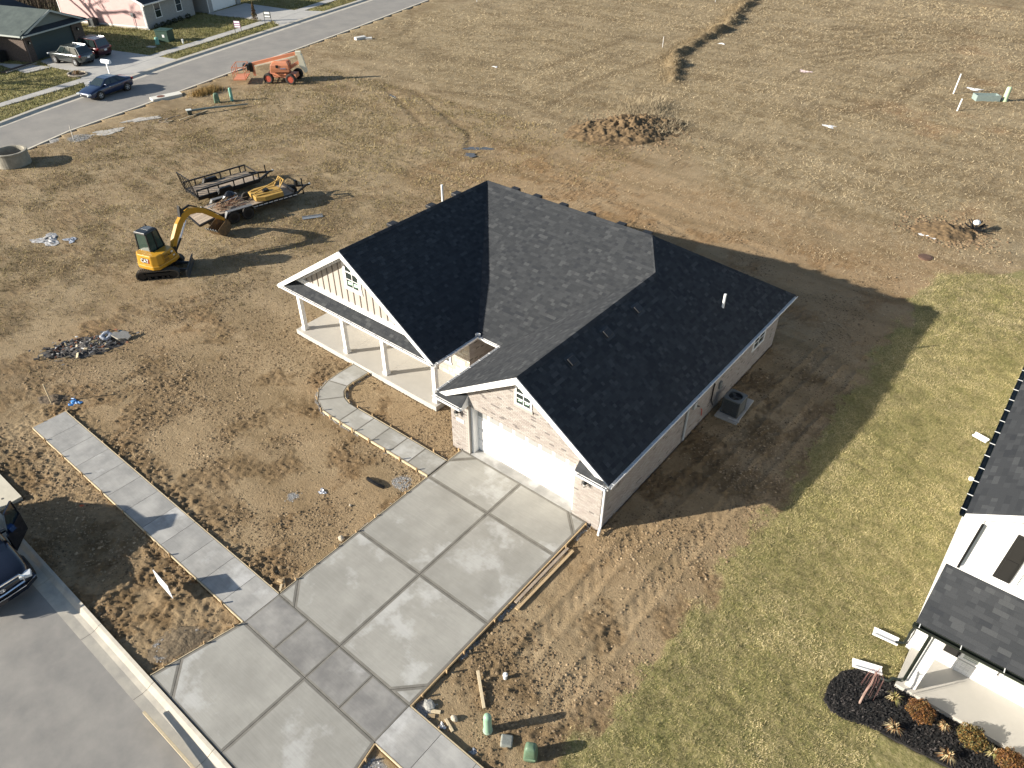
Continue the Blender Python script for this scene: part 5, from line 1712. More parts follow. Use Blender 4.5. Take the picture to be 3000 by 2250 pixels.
# ---------------------------------------------------------------- excavator
cat_y = mat('digger_yellow', (.50, .26, .02), .4, noise=.12, nscale=4, coat=.3)
cat_d = mat('digger_black', (.014, .014, .015), .5)
ex = thing('mini_excavator', 'yellow mini excavator with black cab and raised boom on the muddy lot', 'excavator', (-22.70, .2, gz(-22.7, .2) - .02), 0)
UC = Matrix.Rotation(R(50), 3, 'Z')        # undercarriage heading
UPB = Matrix.Rotation(R(107), 3, 'Z')      # boom heading
UP = UPB @ Matrix.Diagonal((.88, .88, 1.0))  # upper structure
def ub(parent, name, mb, m, Mx, **kw):
    mb.v = [tuple(Mx @ Vector(p)) for p in mb.v]
    return mb.build(name, m, parent, world=False, **kw)
for s_ in (-1, 1):
    yc = s_ * .76
    path = []
    L2, rr = .82, .27
    for k in range(9):
        a = -math.pi / 2 + math.pi * k / 8
        path.append((L2 + rr * math.cos(a), rr + .02 + rr * math.sin(a)))
    for k in range(9):
        a = math.pi / 2 + math.pi * k / 8
        path.append((-L2 + rr * math.cos(a), rr + .02 + rr * math.sin(a)))
    mb = MB()
    n = len(path)
    inn = [(x * .94, (z - rr - .02) * .80 + rr + .02) for x, z in path]
    for k in range(n):
        j = (k + 1) % n
        for y0, y1, A_, B_ in ((yc - .18, yc + .18, path, path),):
            mb.quad((path[k][0], y0, path[k][1]), (path[k][0], y1, path[k][1]), (path[j][0], y1, path[j][1]), (path[j][0], y0, path[j][1]))
        for y in (yc - .18, yc + .18):
            mb.quad((path[k][0], y, path[k][1]), (path[j][0], y, path[j][1]), (inn[j][0], y, inn[j][1]), (inn[k][0], y, inn[k][1]))
    tr = ub(ex, 'track', mb, mat('track_rubber', (.05, .045, .04), .8, noise=.4, nscale=15, col2=(.12, .10, .075)), UC)
    per = 2 * L2 * 2 + 2 * math.pi * rr
    lug = MB()
    for k in range(n):
        j = (k + 1) % n
        a, b = Vector((path[k][0], yc, path[k][1])), Vector((path[j][0], yc, path[j][1]))
        m_ = max(1, int((b - a).length / .10))
        for q in range(m_):
            p = a.lerp(b, (q + .5) / m_)
            d = (b - a).normalized()
            lug.box(p, (.045, .36, .05), M=Matrix((d, Vector((0, 1, 0)), d.cross(Vector((0, 1, 0))))).transposed())
    ub(tr, 'track_lugs', lug, mat('lug_rubber', (.085, .075, .06), .85, noise=.3, nscale=20), UC)
    ro = MB()
    ro.cyl((L2, yc - .14, rr + .02), (L2, yc + .14, rr + .02), rr * .76, n=16).cyl((-L2, yc - .14, rr + .02), (-L2, yc + .14, rr + .02), rr * .76, n=16)
    for x in (-.45, -.1, .25, .5): ro.cyl((x, yc - .13, .13), (x, yc + .13, .13), .09, n=10)
    ro.box((0, yc, .30), (1.3, .2, .18))
    ub(tr, 'rollers', ro, cat_d, UC)
ub(ex, 'undercarriage', MB().box((0, 0, .38), (1.2, 1.2, .22)).cyl((0, 0, .45), (0, 0, .62), .48, n=20), cat_d, UC)
bl = MB()
bl.loft([[(1.42 + c, y, z) for c, z in ((.10, .02), (.03, .12), (0, .25), (.03, .38), (.10, .48), (.15, .48), (.09, .25), (.15, .02))] for y in (-.98, .98)])
bl.bar((.6, -.4, .35), (1.45, -.4, .22), .1, .12).bar((.6, .4, .35), (1.45, .4, .22), .1, .12)
ub(ex, 'dozer_blade', bl, mat('blade_steel', (.05, .055, .06), .5, noise=.4, nscale=6), UC)
# upper body: engine cover with rounded rear, deck
mb = MB()
foot = [(-1.02, -.55), (-1.05, 0), (-1.02, .55), (-.80, .86), (.55, .92), (.92, .80), (.95, -.80), (.55, -.92), (-.80, -.88)]
mb.prism(foot, .62, .86)
ub(ex, 'counterweight', mb, cat_y, UP, bevel=.05)
mb = MB()
mb.loft([[(x, y, .865) for x, y in ((-1.0, -.5), (-1.0, .5), (-.78, .84), (-.35, .86), (-.35, -.90), (-.78, -.86))], [(x, y, 1.42) for x, y in ((-.94, -.48), (-.94, .48), (-.72, .80), (-.38, .82), (-.38, -.86), (-.72, -.82))]])
ub(ex, 'engine_cover', mb, cat_y, UP, bevel=.04)
mb = MB()
mb.loft([[(x, y, .865) for x, y in ((-.345, -.90), (-.345, -.14), (.86, -.14), (.92, -.45), (.80, -.86))], [(x, y, 1.38) for x, y in ((-.345, -.86), (-.345, -.16), (.70, -.16), (.72, -.45), (.62, -.78))]])
ub(ex, 'side_cover', mb, cat_y, UP, bevel=.04)
dk = mat('digger_brown', (.22, .12, .02), .6)
for x0, x1, z0, z1 in ((-.28, .05, 1.12, 1.28), (-.28, .05, .92, 1.06)):
    ub(ex, 'vent_grille', MB().bx(x0, x1, -.905, -.885, z0, z1), dk, UP)
ub(ex, 'cover_latch', MB().box((.12, -.90, 1.18), (.06, .03, .06)).box((.28, -.89, 1.18), (.06, .03, .06)), cat_d, UP)
ub(ex, 'decal', MB().box((.42, -.862, 1.24), (.16, .02, .09)).box((.50, -.868, 1.0), (.14, .02, .08)), mat('decal_pale', (.7, .68, .6), .5), UP)
def text_mesh(txt, size, M, parent, name, m):
    cu = bpy.data.curves.new('lettering', 'FONT')
    cu.body = txt
    cu.size = size
    cu.align_x = 'CENTER'
    cu.align_y = 'CENTER'
    cu.extrude = .004
    to = bpy.data.objects.new('lettering', cu)
    COL.objects.link(to)
    dg = bpy.context.evaluated_depsgraph_get()
    me = bpy.data.meshes.new_from_object(to.evaluated_get(dg))
    bpy.data.objects.remove(to, do_unlink=True)
    me.name = name
    me.materials.clear()
    me.materials.append(m)
    o = bpy.data.objects.new(name, me)
    COL.objects.link(o)
    o.parent = parent
    o.matrix_local = M
    return o
M = UP.to_4x4() @ Matrix.Translation((-1.012, -.05, 1.12)) @ Matrix.Rotation(-math.pi / 2, 4, 'Z') @ Matrix.Rotation(R(85), 4, 'X')
text_mesh('CAT', .30, M, ex, 'lettering', mat('logo_white', (.8, .8, .8), .5))
ub(ex, 'logo_panel', MB().extr([(-.992, .24, .98), (-.992, -.36, .98), (-.968, -.36, 1.26), (-.968, .24, 1.26)], (.01, 0, 0)), mat('logo_dark', (.10, .06, .02), .5), UP)
ub(ex, 'logo_stripe', MB().extr([(-1.0, -.28, 1.0), (-1.0, -.36, 1.0), (-.985, -.36, 1.2), (-.985, -.31, 1.2)], (.012, 0, 0)), mat('logo_red', (.35, .04, .02), .5), UP)
# cab on the left side
cz0, cz1 = .88, 2.42
CB = [(-.45, -.10), (.55, -.10), (.78, .0), (.78, .82), (-.45, .86)]
cabo = ub(ex, 'cab', MB().prism([(-.42, -.08), (.74, -.08), (.76, .80), (-.42, .83)], cz0, 1.18), cat_d, UP)
mb = MB()
posts = [((-.43, -.09), (-.38, -.04)), ((-.43, .84), (-.38, .78)), ((.76, .82), (.52, .76)), ((.76, -.08), (.52, -.02)), ((.18, -.09), (.14, -.035)), ((.18, .85), (.14, .78))]
for (a, b) in posts: mb.bar((a[0], a[1], 1.15), (b[0], b[1], cz1 - .06), .07, .07, up=(1, 0, 0))
ub(cabo, 'cab_post', mb, cat_d, UP)
mb = MB().loft([[(x, y, cz1 - .07) for x, y in ((-.47, -.09), (.58, -.09), (.58, .82), (-.47, .84))], [(x, y, cz1 + .05) for x, y in ((-.42, -.04), (.50, -.04), (.50, .76), (-.42, .78))]])
ro_ = ub(cabo, 'cab_roof', mb, mat('cab_roof_black', (.02, .022, .025), .3), UP, bevel=.03)
ub(ro_, 'roof_hatch', MB().box((.22, .36, cz1 + .055), (.42, .52, .02)), mat('hatch_grey', (.09, .10, .11), .25), UP)
ub(ro_, 'beacon', MB().cyl((.40, .62, cz1 + .05), (.40, .62, cz1 + .18), .035, n=10), cat_d, UP)
for nm, q in (('cab_window', [(-.40, -.085, 1.2), (.13, -.085, 1.2), (.10, -.035, 2.34), (-.36, -.035, 2.34)]), ('cab_window', [(.22, -.085, 1.2), (.72, -.075, 1.2), (.50, -.025, 2.34), (.18, -.03, 2.34)]),
              ('cab_window', [(-.435, -.05, 1.2), (-.435, .80, 1.2), (-.385, .74, 2.34), (-.385, 0, 2.34)]), ('cab_window', [(.765, -.04, 1.2), (.765, .78, 1.2), (.53, .72, 2.34), (.53, .02, 2.34)]), ('cab_window', [(-.40, .845, 1.2), (.72, .835, 1.2), (.5, .775, 2.34), (-.36, .785, 2.34)])):
    ub(cabo, nm, MB().quad(*q), glass_green, UP)
ub(cabo, 'seat', MB().box((-.05, .38, 1.32), (.45, .45, .2)).box((-.28, .38, 1.62), (.12, .45, .55)), mat('seat_dark', (.03, .04, .04), .8), UP)
# boom, stick, bucket in the upper structure's forward plane (x forward)
yb_ = -.14
def arm(name, pts, widths, wd, m, parent=ex):
    """tapered box beam through pts (x,z) with given depths"""
    rings = []
    for i, (p, h) in enumerate(zip(pts, widths)):
        a = Vector((pts[max(0, i - 1)][0], 0, pts[max(0, i - 1)][1])); b = Vector((pts[min(len(pts) - 1, i + 1)][0], 0, pts[min(len(pts) - 1, i + 1)][1]))
        d = (b - a).normalized()
        nrm = Vector((-d.z, 0, d.x)) * h / 2
        c = Vector((p[0], yb_, p[1]))
        w_ = Vector((0, wd / 2, 0))
        rings.append([c + nrm - w_, c + nrm + w_, c - nrm + w_, c - nrm - w_])
    return ub(parent, name, MB().loft(rings), m, UPB, bevel=.015)
ub(ex, 'swing_bracket', MB().box((.95, yb_, .85), (.34, .34, .46)), cat_d, UPB)
bm_ = arm('boom', [(1.0, .88), (1.35, 1.42), (1.85, 1.97), (2.35, 2.32), (2.8, 2.40), (3.3, 2.26), (3.78, 1.98)], [.22, .34, .38, .40, .38, .32, .2], .22, cat_y)
arm('stick', [(3.45, 2.28), (3.85, 1.98), (4.55, 1.40), (5.22, .85)], [.18, .30, .26, .16], .17, cat_y)
ub(ex, 'boom_cylinder', MB().cyl((1.15, yb_, .72), (1.75, yb_, 1.25), .075, n=10), cat_d, UPB)
ub(ex, 'boom_rod', MB().cyl((1.75, yb_, 1.25), (2.45, yb_, 2.0), .045, n=10), chrome, UPB)
ub(ex, 'stick_cylinder', MB().cyl((2.30, yb_, 2.62), (2.95, yb_, 2.68), .065, n=10).cyl((2.95, yb_, 2.68), (3.48, yb_, 2.36), .038, n=8), cat_d, UPB)
ub(ex, 'bucket_cylinder', MB().cyl((3.75, yb_, 2.22), (4.45, yb_, 1.70), .055, n=10).cyl((4.45, yb_, 1.70), (5.15, yb_, 1.15), .03, n=8), cat_d, UPB)
ub(ex, 'hose_guard', MB().extr([(2.05, yb_ - .08, 2.30), (2.45, yb_ - .08, 2.52), (2.2, yb_ - .08, 2.98)], (0, .16, 0)), cat_d, UPB)
prof = [(5.08, .98), (5.34, .60), (5.18, .22), (4.82, .06), (4.42, .22), (4.12, .60)]
mb = MB()
for s_ in (-1, 1):
    mb.extr([(x, yb_ + s_ * .36, z) for x, z in prof], (0, .02, 0))
for i in range(len(prof) - 1):
    a, b = prof[i], prof[i + 1]
    if i == 0: continue
    mb.extr([(a[0], yb_ - .36, a[1]), (a[0], yb_ + .38, a[1]), (b[0], yb_ + .38, b[1]), (b[0], yb_ - .36, b[1])], (-.012, 0, .012))
bk = ub(ex, 'bucket', mb, mat('worn_bucket', (.20, .12, .05), .6, noise=.5, nscale=6, col2=(.06, .045, .03)), UPB)
for k in range(5): ub(bk, 'tooth', MB().bar((4.14, yb_ - .34 + k * .18, .58), (4.04, yb_ - .34 + k * .18, .74), .05, .04), steel, UPB)
ex.rotation_euler = (0, 0, 0)

# ---------------------------------------------------------------- trailers
def trailer(name, label, loc, rz, L, W, H, rail, axles, wr, tail=None, plank_n=7):
    t = thing(name, label, 'trailer', loc, rz, 'trailers on the muddy lot')
    fr = MB()
    for s_ in (-1, 1): fr.bx(-L / 2, L / 2, s_ * (W / 2 - .04) - .045, s_ * (W / 2 - .04) + .045, H - .20, H + .03)
    for k in range(9):
        x = -L / 2 + .05 + (L - .1) * k / 8
        fr.bx(x - .03, x + .03, -W / 2 + .081, W / 2 - .081, H - .13, H - .05)
    fr.build('frame', black_metal, t, world=False)
    pw_ = (W - .18) / plank_n
    pm_ = MB().box((0, 0, 0), (L - .04, pw_ - .012, .045)).mesh('deck_board', wood_grey)
    for k in range(plank_n): piece('deck_board', pm_, Matrix.Translation((0, -W / 2 + .09 + pw_ * (k + .5), H)), t)
    tg = MB().bar((L / 2, W / 2 - .1, H - .1), (L / 2 + 1.15, .03, H - .1), .08, .12).bar((L / 2, -W / 2 + .1, H - .1), (L / 2 + 1.15, -.03, H - .1), .08, .12).bar((L / 2 + 1.05, 0, H - .1), (L / 2 + 1.45, 0, H - .08), .09, .1)
    tg.build('tongue', black_metal, t, world=False)
    MB().sphere((L / 2 + 1.48, 0, H - .06), .07, 8, 6).build('coupler', steel, t, world=False)
    MB().cyl((L / 2 + .95, 0, .05), (L / 2 + .95, 0, H + .45), .045, n=8).build('jack', black_metal, t, world=False)
    for ax in axles:
        for s_ in (-1, 1):
            wheel(t, ax, s_ * (W / 2 + .14), wr, .21, steel if False else black_metal, s_, 6)
    return t
black_wheel = black_metal
ta = trailer('utility_trailer', 'long black utility trailer with plank deck, side rails and raised ramp gate', (-29.25, 8.55, -.02), 83, 4.3, 1.9, .50, .4, (-.35,), .32)
rl = MB()
for s_ in (-1, 1):
    y = s_ * .93
    for x in (-2.12, -1.4, -.7, .35, 1.05, 1.75, 2.12):
        MB().bx(x - .035, x + .035, y - .035, y + .035, .50, .90).build('rail_post', black_metal, ta, world=False)
    MB().bx(-2.15, 2.15, y - .04, y + .04, .90, .98).build('side_rail', black_metal, ta, world=False)
    fe = MB().loft([[(-.9, y + s_ * q, .42), (-.75, y + s_ * q, .74), (.05, y + s_ * q, .74), (.2, y + s_ * q, .42)] for q in (.02, .27)])
    fe.build('mudguard', black_metal, ta, world=False)
MB().bx(2.10, 2.155, -.90, .90, .90, .955).build('front_rail', black_metal, ta, world=False)
rg = MB()
for y in (-.88, .88): rg.bar((-2.17, y, .50), (-2.42, y, 1.75), .05, .05)
for z in (.55, 1.72): rg.bar((-2.17 - .25 * (z - .5) / 1.25, -.88, z), (-2.17 - .25 * (z - .5) / 1.25, .88, z), .05, .05)
rgo = rg.build('ramp_gate', black_metal, ta, world=False)
for k in range(4):
    y = -.60 + k * .40
    MB().bar((-2.17, y, .52), (-2.42, y, 1.73), .09, .03).build('gate_slat', black_metal, rgo, world=False)
tb_ = trailer('equipment_trailer', 'black tandem-axle equipment trailer loaded with a yellow mower deck and branches', (-25.45, 8.15, -.02), 79.5, 5.0, 1.95, .66, 0, (-1.75, -.85), .37)
for s_ in (-1, 1):
    y = s_ * 1.12
    fe = MB().loft([[(-2.3, y + s_ * q, .50), (-2.1, y + s_ * q, .84), (-.5, y + s_ * q, .84), (-.3, y + s_ * q, .50), (-.34, y + s_ * q, .50), (-.53, y + s_ * q, .80), (-2.08, y + s_ * q, .80), (-2.26, y + s_ * q, .50)] for q in (-.13, .14)])
    fe.build('mudguard', mat('dull_fender', (.16, .16, .16), .5, noise=.3, nscale=6), tb_, world=False)
dov = MB()
dvp = MB()
pw_ = 1.78 / 6
for k in range(6):
    y = -.89 + pw_ * (k + .5)
    MB().bar((-2.52, y, .655), (-3.75, y, .42), pw_ - .02, .045).build('dovetail_board', wood_grey, tb_, world=False)
MB().bar((-2.5, -.94, .60), (-3.8, -.94, .36), .07, .12).bar((-2.5, .94, .60), (-3.8, .94, .36), .07, .12).bar((-3.8, -.94, .36), (-3.8, .94, .36), .09, .10).build('dovetail_frame', black_metal, tb_, world=False)
refl = MB().bx(-.13, .13, -.985, -.977, .555, .60).mesh('reflector_strip', white)
for k in range(9): piece('reflector_strip', refl, Matrix.Translation((-.2 + k * .33, 0, 0)), tb_)
MB().bx(2.42, 2.5, -.92, .92, .69, .86).build('headboard', black_metal, tb_, world=False)
sp = MB()
wheel(tb_, 2.78, .25, .36, .22, black_metal, -1, 6)
MB().box((2.95, -.2, 1.0), (.16, .22, .34)).build('winch_post', black_metal, tb_, world=False)
# load of the trailer: things of their own
TB = Matrix.Translation((-25.45, 8.15, -.02)) @ Matrix.Rotation(R(79.5), 4, 'Z')
def onb(x, y, z):
    return TB @ Vector((x, y, z))
mw_y = mat('mower_yellow', (.44, .27, .065), .55, noise=.2, nscale=5)
t = thing('rotary_mower', 'yellow tractor mower deck with tubular hitch frame strapped on the trailer', 'mower', tuple(onb(.95, -.05, .69)), 79.5)
MB().loft([[(x, y, z) for x, y in ((-.95, -.62), (-.45, -.92), (.75, -.92), (.9, -.2), (.75, .72), (-.45, .72), (-.95, .5))] for z in (.02, .30)]).build('deck', mw_y, t, world=False, bevel=.02)
MB().box((-.05, -.1, .36), (.34, .34, .14)).build('gearbox', black_metal, t, world=False)
for a_, b__ in (((.75, -.35, .30), (1.15, -.35, .80)), ((.75, .35, .30), (1.15, .35, .80)), ((1.15, -.4, .80), (1.15, .4, .80)), ((-.8, -.1, .33), (1.12, 0, .80)), ((-.85, .35, .33), (.75, .35, .42)), ((-.85, -.5, .33), (.72, -.6, .38)), ((1.15, 0, .80), (1.0, 0, .35))):
    MB().bar(a_, b__, .06, .05).build('hitch_bar', mw_y, t, world=False)
tw2 = thing('tail_wheel', 'small black tail wheel behind the yellow mower deck on the trailer', 'wheel', tuple(onb(-.35, .05, .69)), 79.5)
wheel(tw2, 0, 0, .24, .14, black_metal, -1, 6)
mb = MB()
rs = random.Random(3)
for k in range(110):
    p = Vector((rs.uniform(-.95, .55), rs.uniform(-.45, .45), rs.uniform(.02, .22)))
    a = rs.uniform(-.9, .9)
    L = rs.uniform(.25, .75)
    q = p + Vector((math.cos(a) * L, math.sin(a) * L, rs.uniform(-.10, .16)))
    q.z = max(.02, q.z)
    mb.mi(rs.randrange(3)).tube([p, p.lerp(q, .5) + Vector((0, 0, rs.uniform(-.03, .06))), q], rs.uniform(.008, .02), 4)
single('branch_pile', mb, [mat('twig_red', (.24, .12, .07), .9), mat('twig_tan', (.36, .26, .16), .9), mat('twig_dark', (.12, .07, .05), .9)], 'heap of reddish cut branches on the rear of the loaded trailer', 'branches', tuple(onb(-1.55, -.1, .69)), rz=79.5)
mb = MB().bar((-1.1, 0, .02), (.9, 0, .22), .09, .03)
single('steel_strip', mb, steel, 'long grey metal strip laid across the branches on the trailer', 'metal strip', tuple(onb(-1.6, .35, .72)), rz=79.5)
rs = random.Random(9)
mb = MB()
mb.loft([[(.42 * math.cos(p) * c * (1 + rs.uniform(-.15, .15)), .32 * math.sin(p) * c * (1 + rs.uniform(-.15, .15)), z) for p in np.linspace(0, 6.283, 13)[:-1]] for c, z in ((.95, 0), (1.05, .12), (.85, .30), (.45, .46), (.1, .52))])
single('rubbish_bag', mb, mat('bin_bag', (.012, .012, .014), .2, spec=.7), 'shiny black plastic bag resting on the rear mudguard side of the trailer', 'bag', tuple(onb(-1.05, .82, .69)), rz=79.5)

# ---------------------------------------------------------------- boom lift
org = mat('lift_orange', (.62, .22, .10), .5, noise=.2, nscale=3, col2=(.55, .24, .15))
cream = mat('lift_cream', (.70, .66, .52), .5, noise=.1)
lf = thing('boom_lift', 'orange articulated boom lift with basket parked on the grass beside the far road', 'boom lift', (-46.55, 26.55, -.02), 32)
for x in (-1.05, 1.05):
    for y in (-.95, .95):
        wheel(lf, x, y, .46, .36, mat('lift_rim', (.50, .10, .06), .5), 1 if y > 0 else -1, 12, hub=True)
MB().loft([[(x, y, z) for y, z in ((-.45, .42), (.45, .42), (.45, .78), (-.45, .78))] for x in (-1.35, -.5, .5, 1.35)]).box((0, 0, .78), (1.1, 1.3, .12)).build('chassis', org, lf, world=False)
MB().bx(-1.15, -.95, -.8, .8, .40, .55).bx(.95, 1.15, -.8, .8, .40, .55).build('axle', black_metal, lf, world=False)
LT = Matrix.Rotation(R(12), 3, 'Z')
def lb(name, mb, m, **kw): return ub(lf, name, mb, m, LT, **kw)
lb('turntable', MB().cyl((0, 0, .82), (0, 0, .95), .6, n=20), black_metal)
mb = MB().loft([[(-.95 + k, -.78 + c, .95), (.75 - k, -.78 + c, .95), (.75 - k, -.18, .95), (-.95 + k, -.18, .95)] for k, c in ((0, 0),)] + [[(-.95 + k, -.78 + c, z), (.75 - k * .5, -.78 + c, z), (.75 - k * .5, -.18, z), (-.95 + k, -.18, z)] for k, c, z in ((.0, -.02, 1.25), (.05, .0, 1.55), (.22, .12, 1.78), (.4, .22, 1.82))])
hood = lb('engine_hood', mb, org, smooth=False, bevel=.05)
mb = MB().loft([[(-.95 + k, .78 - c, z), (.75 - k * .5, .78 - c, z), (.75 - k * .5, .18, z), (-.95 + k, .18, z)] for k, c, z in ((0, 0, .95), (.0, -.02, 1.25), (.05, .0, 1.55), (.22, .12, 1.74))])
lb('fuel_hood', mb, org, bevel=.05)
ub(hood, 'hood_window', MB().box((-.30, -.80, 1.48), (.22, .03, .24)), black_metal, LT)
ub(hood, 'hood_lettering', MB().box((.20, -.815, 1.30), (.5, .012, .10)), mat('pale_lettering', (.30, .26, .34), .6), LT)
lb('riser', MB().bar((.4, 0, 1.0), (1.75, 0, 1.75), .26, .26), org)
lb('riser_link', MB().extr([(1.55, -.2, 2.45), (1.95, -.2, 2.3), (2.25, -.2, .85), (2.05, -.2, .72), (1.62, -.2, 1.35)], (0, .4, 0)), cream)
lb('boom_pivot', MB().box((1.65, 0, 2.40), (.5, .34, .32)), cream)
lb('boom', MB().bar((1.55, 0, 2.42), (-2.6, 0, 1.55), .22, .26), org)
lb('boom_extension', MB().bar((1.3, -.12, 2.16), (-2.4, -.12, 1.40), .10, .10), cream)
lb('jib_head', MB().box((-2.75, 0, 1.28), (.34, .3, .75)).box((-3.0, -.05, 1.3), (.24, .4, .5)), black_metal)
lb('jib_link', MB().bar((-2.6, 0, 1.5), (-2.55, 0, .55), .2, .2), org)
bsk = lb('basket_floor', MB().bx(-4.3, -3.2, -1.05, .95, .42, .50), org)
bars = []
for x in (-4.28, -3.22):
    for y in (-1.02, -.4, .3, .92): bars.append(((x, y, .5), (x, y, 1.52)))
for z in (.98, 1.52):
    bars += [((-4.28, -1.02, z), (-3.22, -1.02, z)), ((-4.28, .92, z), (-3.22, .92, z)), ((-4.28, -1.02, z), (-4.28, .92, z)), ((-3.22, -1.02, z), (-3.22, .92, z))]
for a_, b__ in bars: ub(bsk, 'basket_rail', MB().bar(a_, b__, .045, .045), org, LT)
ub(bsk, 'control_box', MB().box((-3.35, .2, 1.42), (.25, .6, .2)), black_metal, LT)

# ---------------------------------------------------------------- concrete ring, street furniture by the far road
rg = thing('manhole_ring', 'big open concrete manhole ring standing on the mud at the left edge', 'concrete ring', (-44.75, 1.85, -.02))
MB().lathe([(1.08, 0), (1.10, .05), (1.08, .95), (1.06, .98), (.94, .98), (.92, .95), (.92, .02)], (0, 0, 0), 36, cap=False).build('ring_wall', conc_old, rg, world=False, smooth=False)
MB().lathe([(1.12, .90), (1.13, .98), (1.10, 1.0), (.95, 1.0), (.94, .97)], (0, 0, 0), 36, cap=False).build('ring_rim', conc_old, rg, world=False)
MB().cyl((0, 0, .0), (0, 0, .04), .91, n=24).build('ring_floor', mat('dark_ring_floor', (.03, .026, .022), .9), rg, world=False)  # floor inside the ring in one near-black colour
t = thing('lamp_post', 'grey lamp post lying on the grass with its dark base turned up', 'lamp post', (-44.6, 15.9, .1), 67)
MB().tube([(-.2, 0, .22), (1.2, 0, .22), (3.2, 0, .14), (4.45, 0, .10)], [.09, .085, .065, .05], 10).build('pole', mat('pole_grey', (.16, .20, .19), .45, noise=.2, nscale=5), t, world=False)
MB().box((-.25, 0, .10), (.34, .36, .36)).build('pole_base', mat('base_dark', (.03, .045, .04), .5), t, world=False, bevel=.03)
MB().box((-.28, 0, .30), (.42, .42, .05)).build('base_plate', mat('plate_pale', (.62, .64, .6), .5), t, world=False)
plank('plank', 'long pale board lying on the grass in front of the fallen lamp post', 'plank', (-43.85, 14.2), (-44.5, 17.1), .09, .05, wood_pale, None, 'boards by the fallen lamp post', lift=.08)
plank('plank', 'thin pale board lying beside the fallen lamp post on its road side', 'plank', (-45.0, 17.6), (-45.2, 18.9), .08, .03, wood_pale, None, 'boards by the fallen lamp post')
plank('plank', 'thin weathered board lying left of the lamp post base', 'plank', (-45.3, 13.2), (-45.2, 15.0), .08, .04, wood_grey, None, 'boards by the fallen lamp post')
rs = random.Random(21)
for k, (dx, dy, a, lab) in enumerate(((0, 0, .4, 'longest weathered board of the small heap left of the lamp post'), (.15, .25, 1.1, 'crossing board of the small heap left of the lamp post'), (-.1, .3, 2.2, 'short board on top of the small heap left of the lamp post'))):
    L = .9 - .2 * k
    x, y = -44.55 + dx, 13.25 + dy
    plank('plank', lab, 'plank', (x - L / 2 * math.cos(a), y - L / 2 * math.sin(a)), (x + L / 2 * math.cos(a), y + L / 2 * math.sin(a)), .10, .05, wood_pale if k % 2 else wood_grey, .0 + .06 * k, 'boards by the fallen lamp post')
t = thing('splice_box', 'squat dark green pedestal on the grass beside the far road', 'utility pedestal', (-45.8, 18.95, -.02), 60)
boxped(t, .5, .42, .78, box_green)
MB().box((0, -.215, .25), (.36, .012, .1)).build('label_plate', mat('plate_green', (.17, .26, .17), .5), t, world=False)
def tallped(label, p, h, m=ped_green, r=.13):
    t = thing('cable_pedestal', label, 'utility pedestal', (p[0], p[1], -.02))
    MB().lathe([(r * 1.05, 0), (r * 1.1, .06), (r, .1), (r, h * .88), (r * .85, h * .97), (r * .3, h)], (0, 0, 0), 16).build('body', m, t, world=False, smooth=True)
    MB().lathe([(r * 1.15, .02), (r * 1.18, .08), (r * 1.02, .12)], (0, 0, 0), 16, cap=False).build('collar', m, t, world=False)
tallped('slim teal-green pedestal standing beside the far road near the fallen lamp post', (-45.25, 20.05), 1.1, mat('teal_ped', (.16, .36, .28), .5))
tallped('short teal pedestal beside the transformer cabinet in front of the pink house', (-67.7, 26.2), .75, mat('teal_ped', (.16, .36, .28), .5), .2)
tallped('light green pedestal next to the grey-green box at the upper right', (6.45, 62.6), 1.25, mat('lime_ped', (.42, .52, .33), .5), .2)
t = thing('utility_cabinet', 'grey-green open utility box in the dry grass at the upper right', 'utility box', (5.1, 61.9, -.02), 35)
MB().bx(-1.0, 1.0, -.45, -.38, 0, .55).bx(-1.0, 1.0, .38, .45, 0, .5).bx(-1.0, -.93, -.379, .379, 0, .5).bx(.93, 1.0, -.379, .379, 0, .5).build('box_wall', mat('box_sage', (.25, .31, .29), .55, noise=.2), t, world=False)
MB().bx(-.92, .92, -.37, .37, .0, .3).build('box_core', mat('sage_dark', (.10, .12, .11), .7), t, world=False)
for p, h, lab in (((2.45, 62.1), 1.7, 'taller white pipe leaning in the dry grass at the upper right'), ((3.95, 57.2), 1.0, 'shorter white pipe standing in the dry grass at the upper right')):
    single('marker_pipe', MB().cyl((0, 0, -.1), (.06, .02, h), .06, n=10), pvc, lab, 'pipe', (p[0], p[1], 0), 'white marker pipes')
for p, h, lab in (((-25.7, 59.6), 1.1, 'thin white survey stake beside the weedy ditch'), ((-56.2, 64.6), 1.0, 'thin white survey stake at the top edge left of centre'), ((-32.1, 84.4), 1.0, 'thin white survey stake at the top edge by the weedy ditch')):
    single('survey_stake', MB().bar((0, 0, -.1), (.02, 0, h), .05, .03, up=(1, 0, 0)), whp, lab, 'stake', (p[0], p[1], 0), 'white survey stakes')
single('marker_post', MB().bar((0, 0, -.2), (-.12, .1, 1.0), .05, .05, up=(1, 0, 0)), mat('grey_stake', (.45, .42, .37), .8), 'thin grey post leaning beside the far road near the concrete ring', 'post', (-46.4, 6.85, 0))
single('marker_post', MB().bar((0, 0, -.2), (-.10, .06, .95), .045, .045, up=(1, 0, 0)), wood_pale, 'thin wooden stake leaning at the far end of the pavement', 'post', (-15.95, -8.9, gz(-15.95, -8.9)))
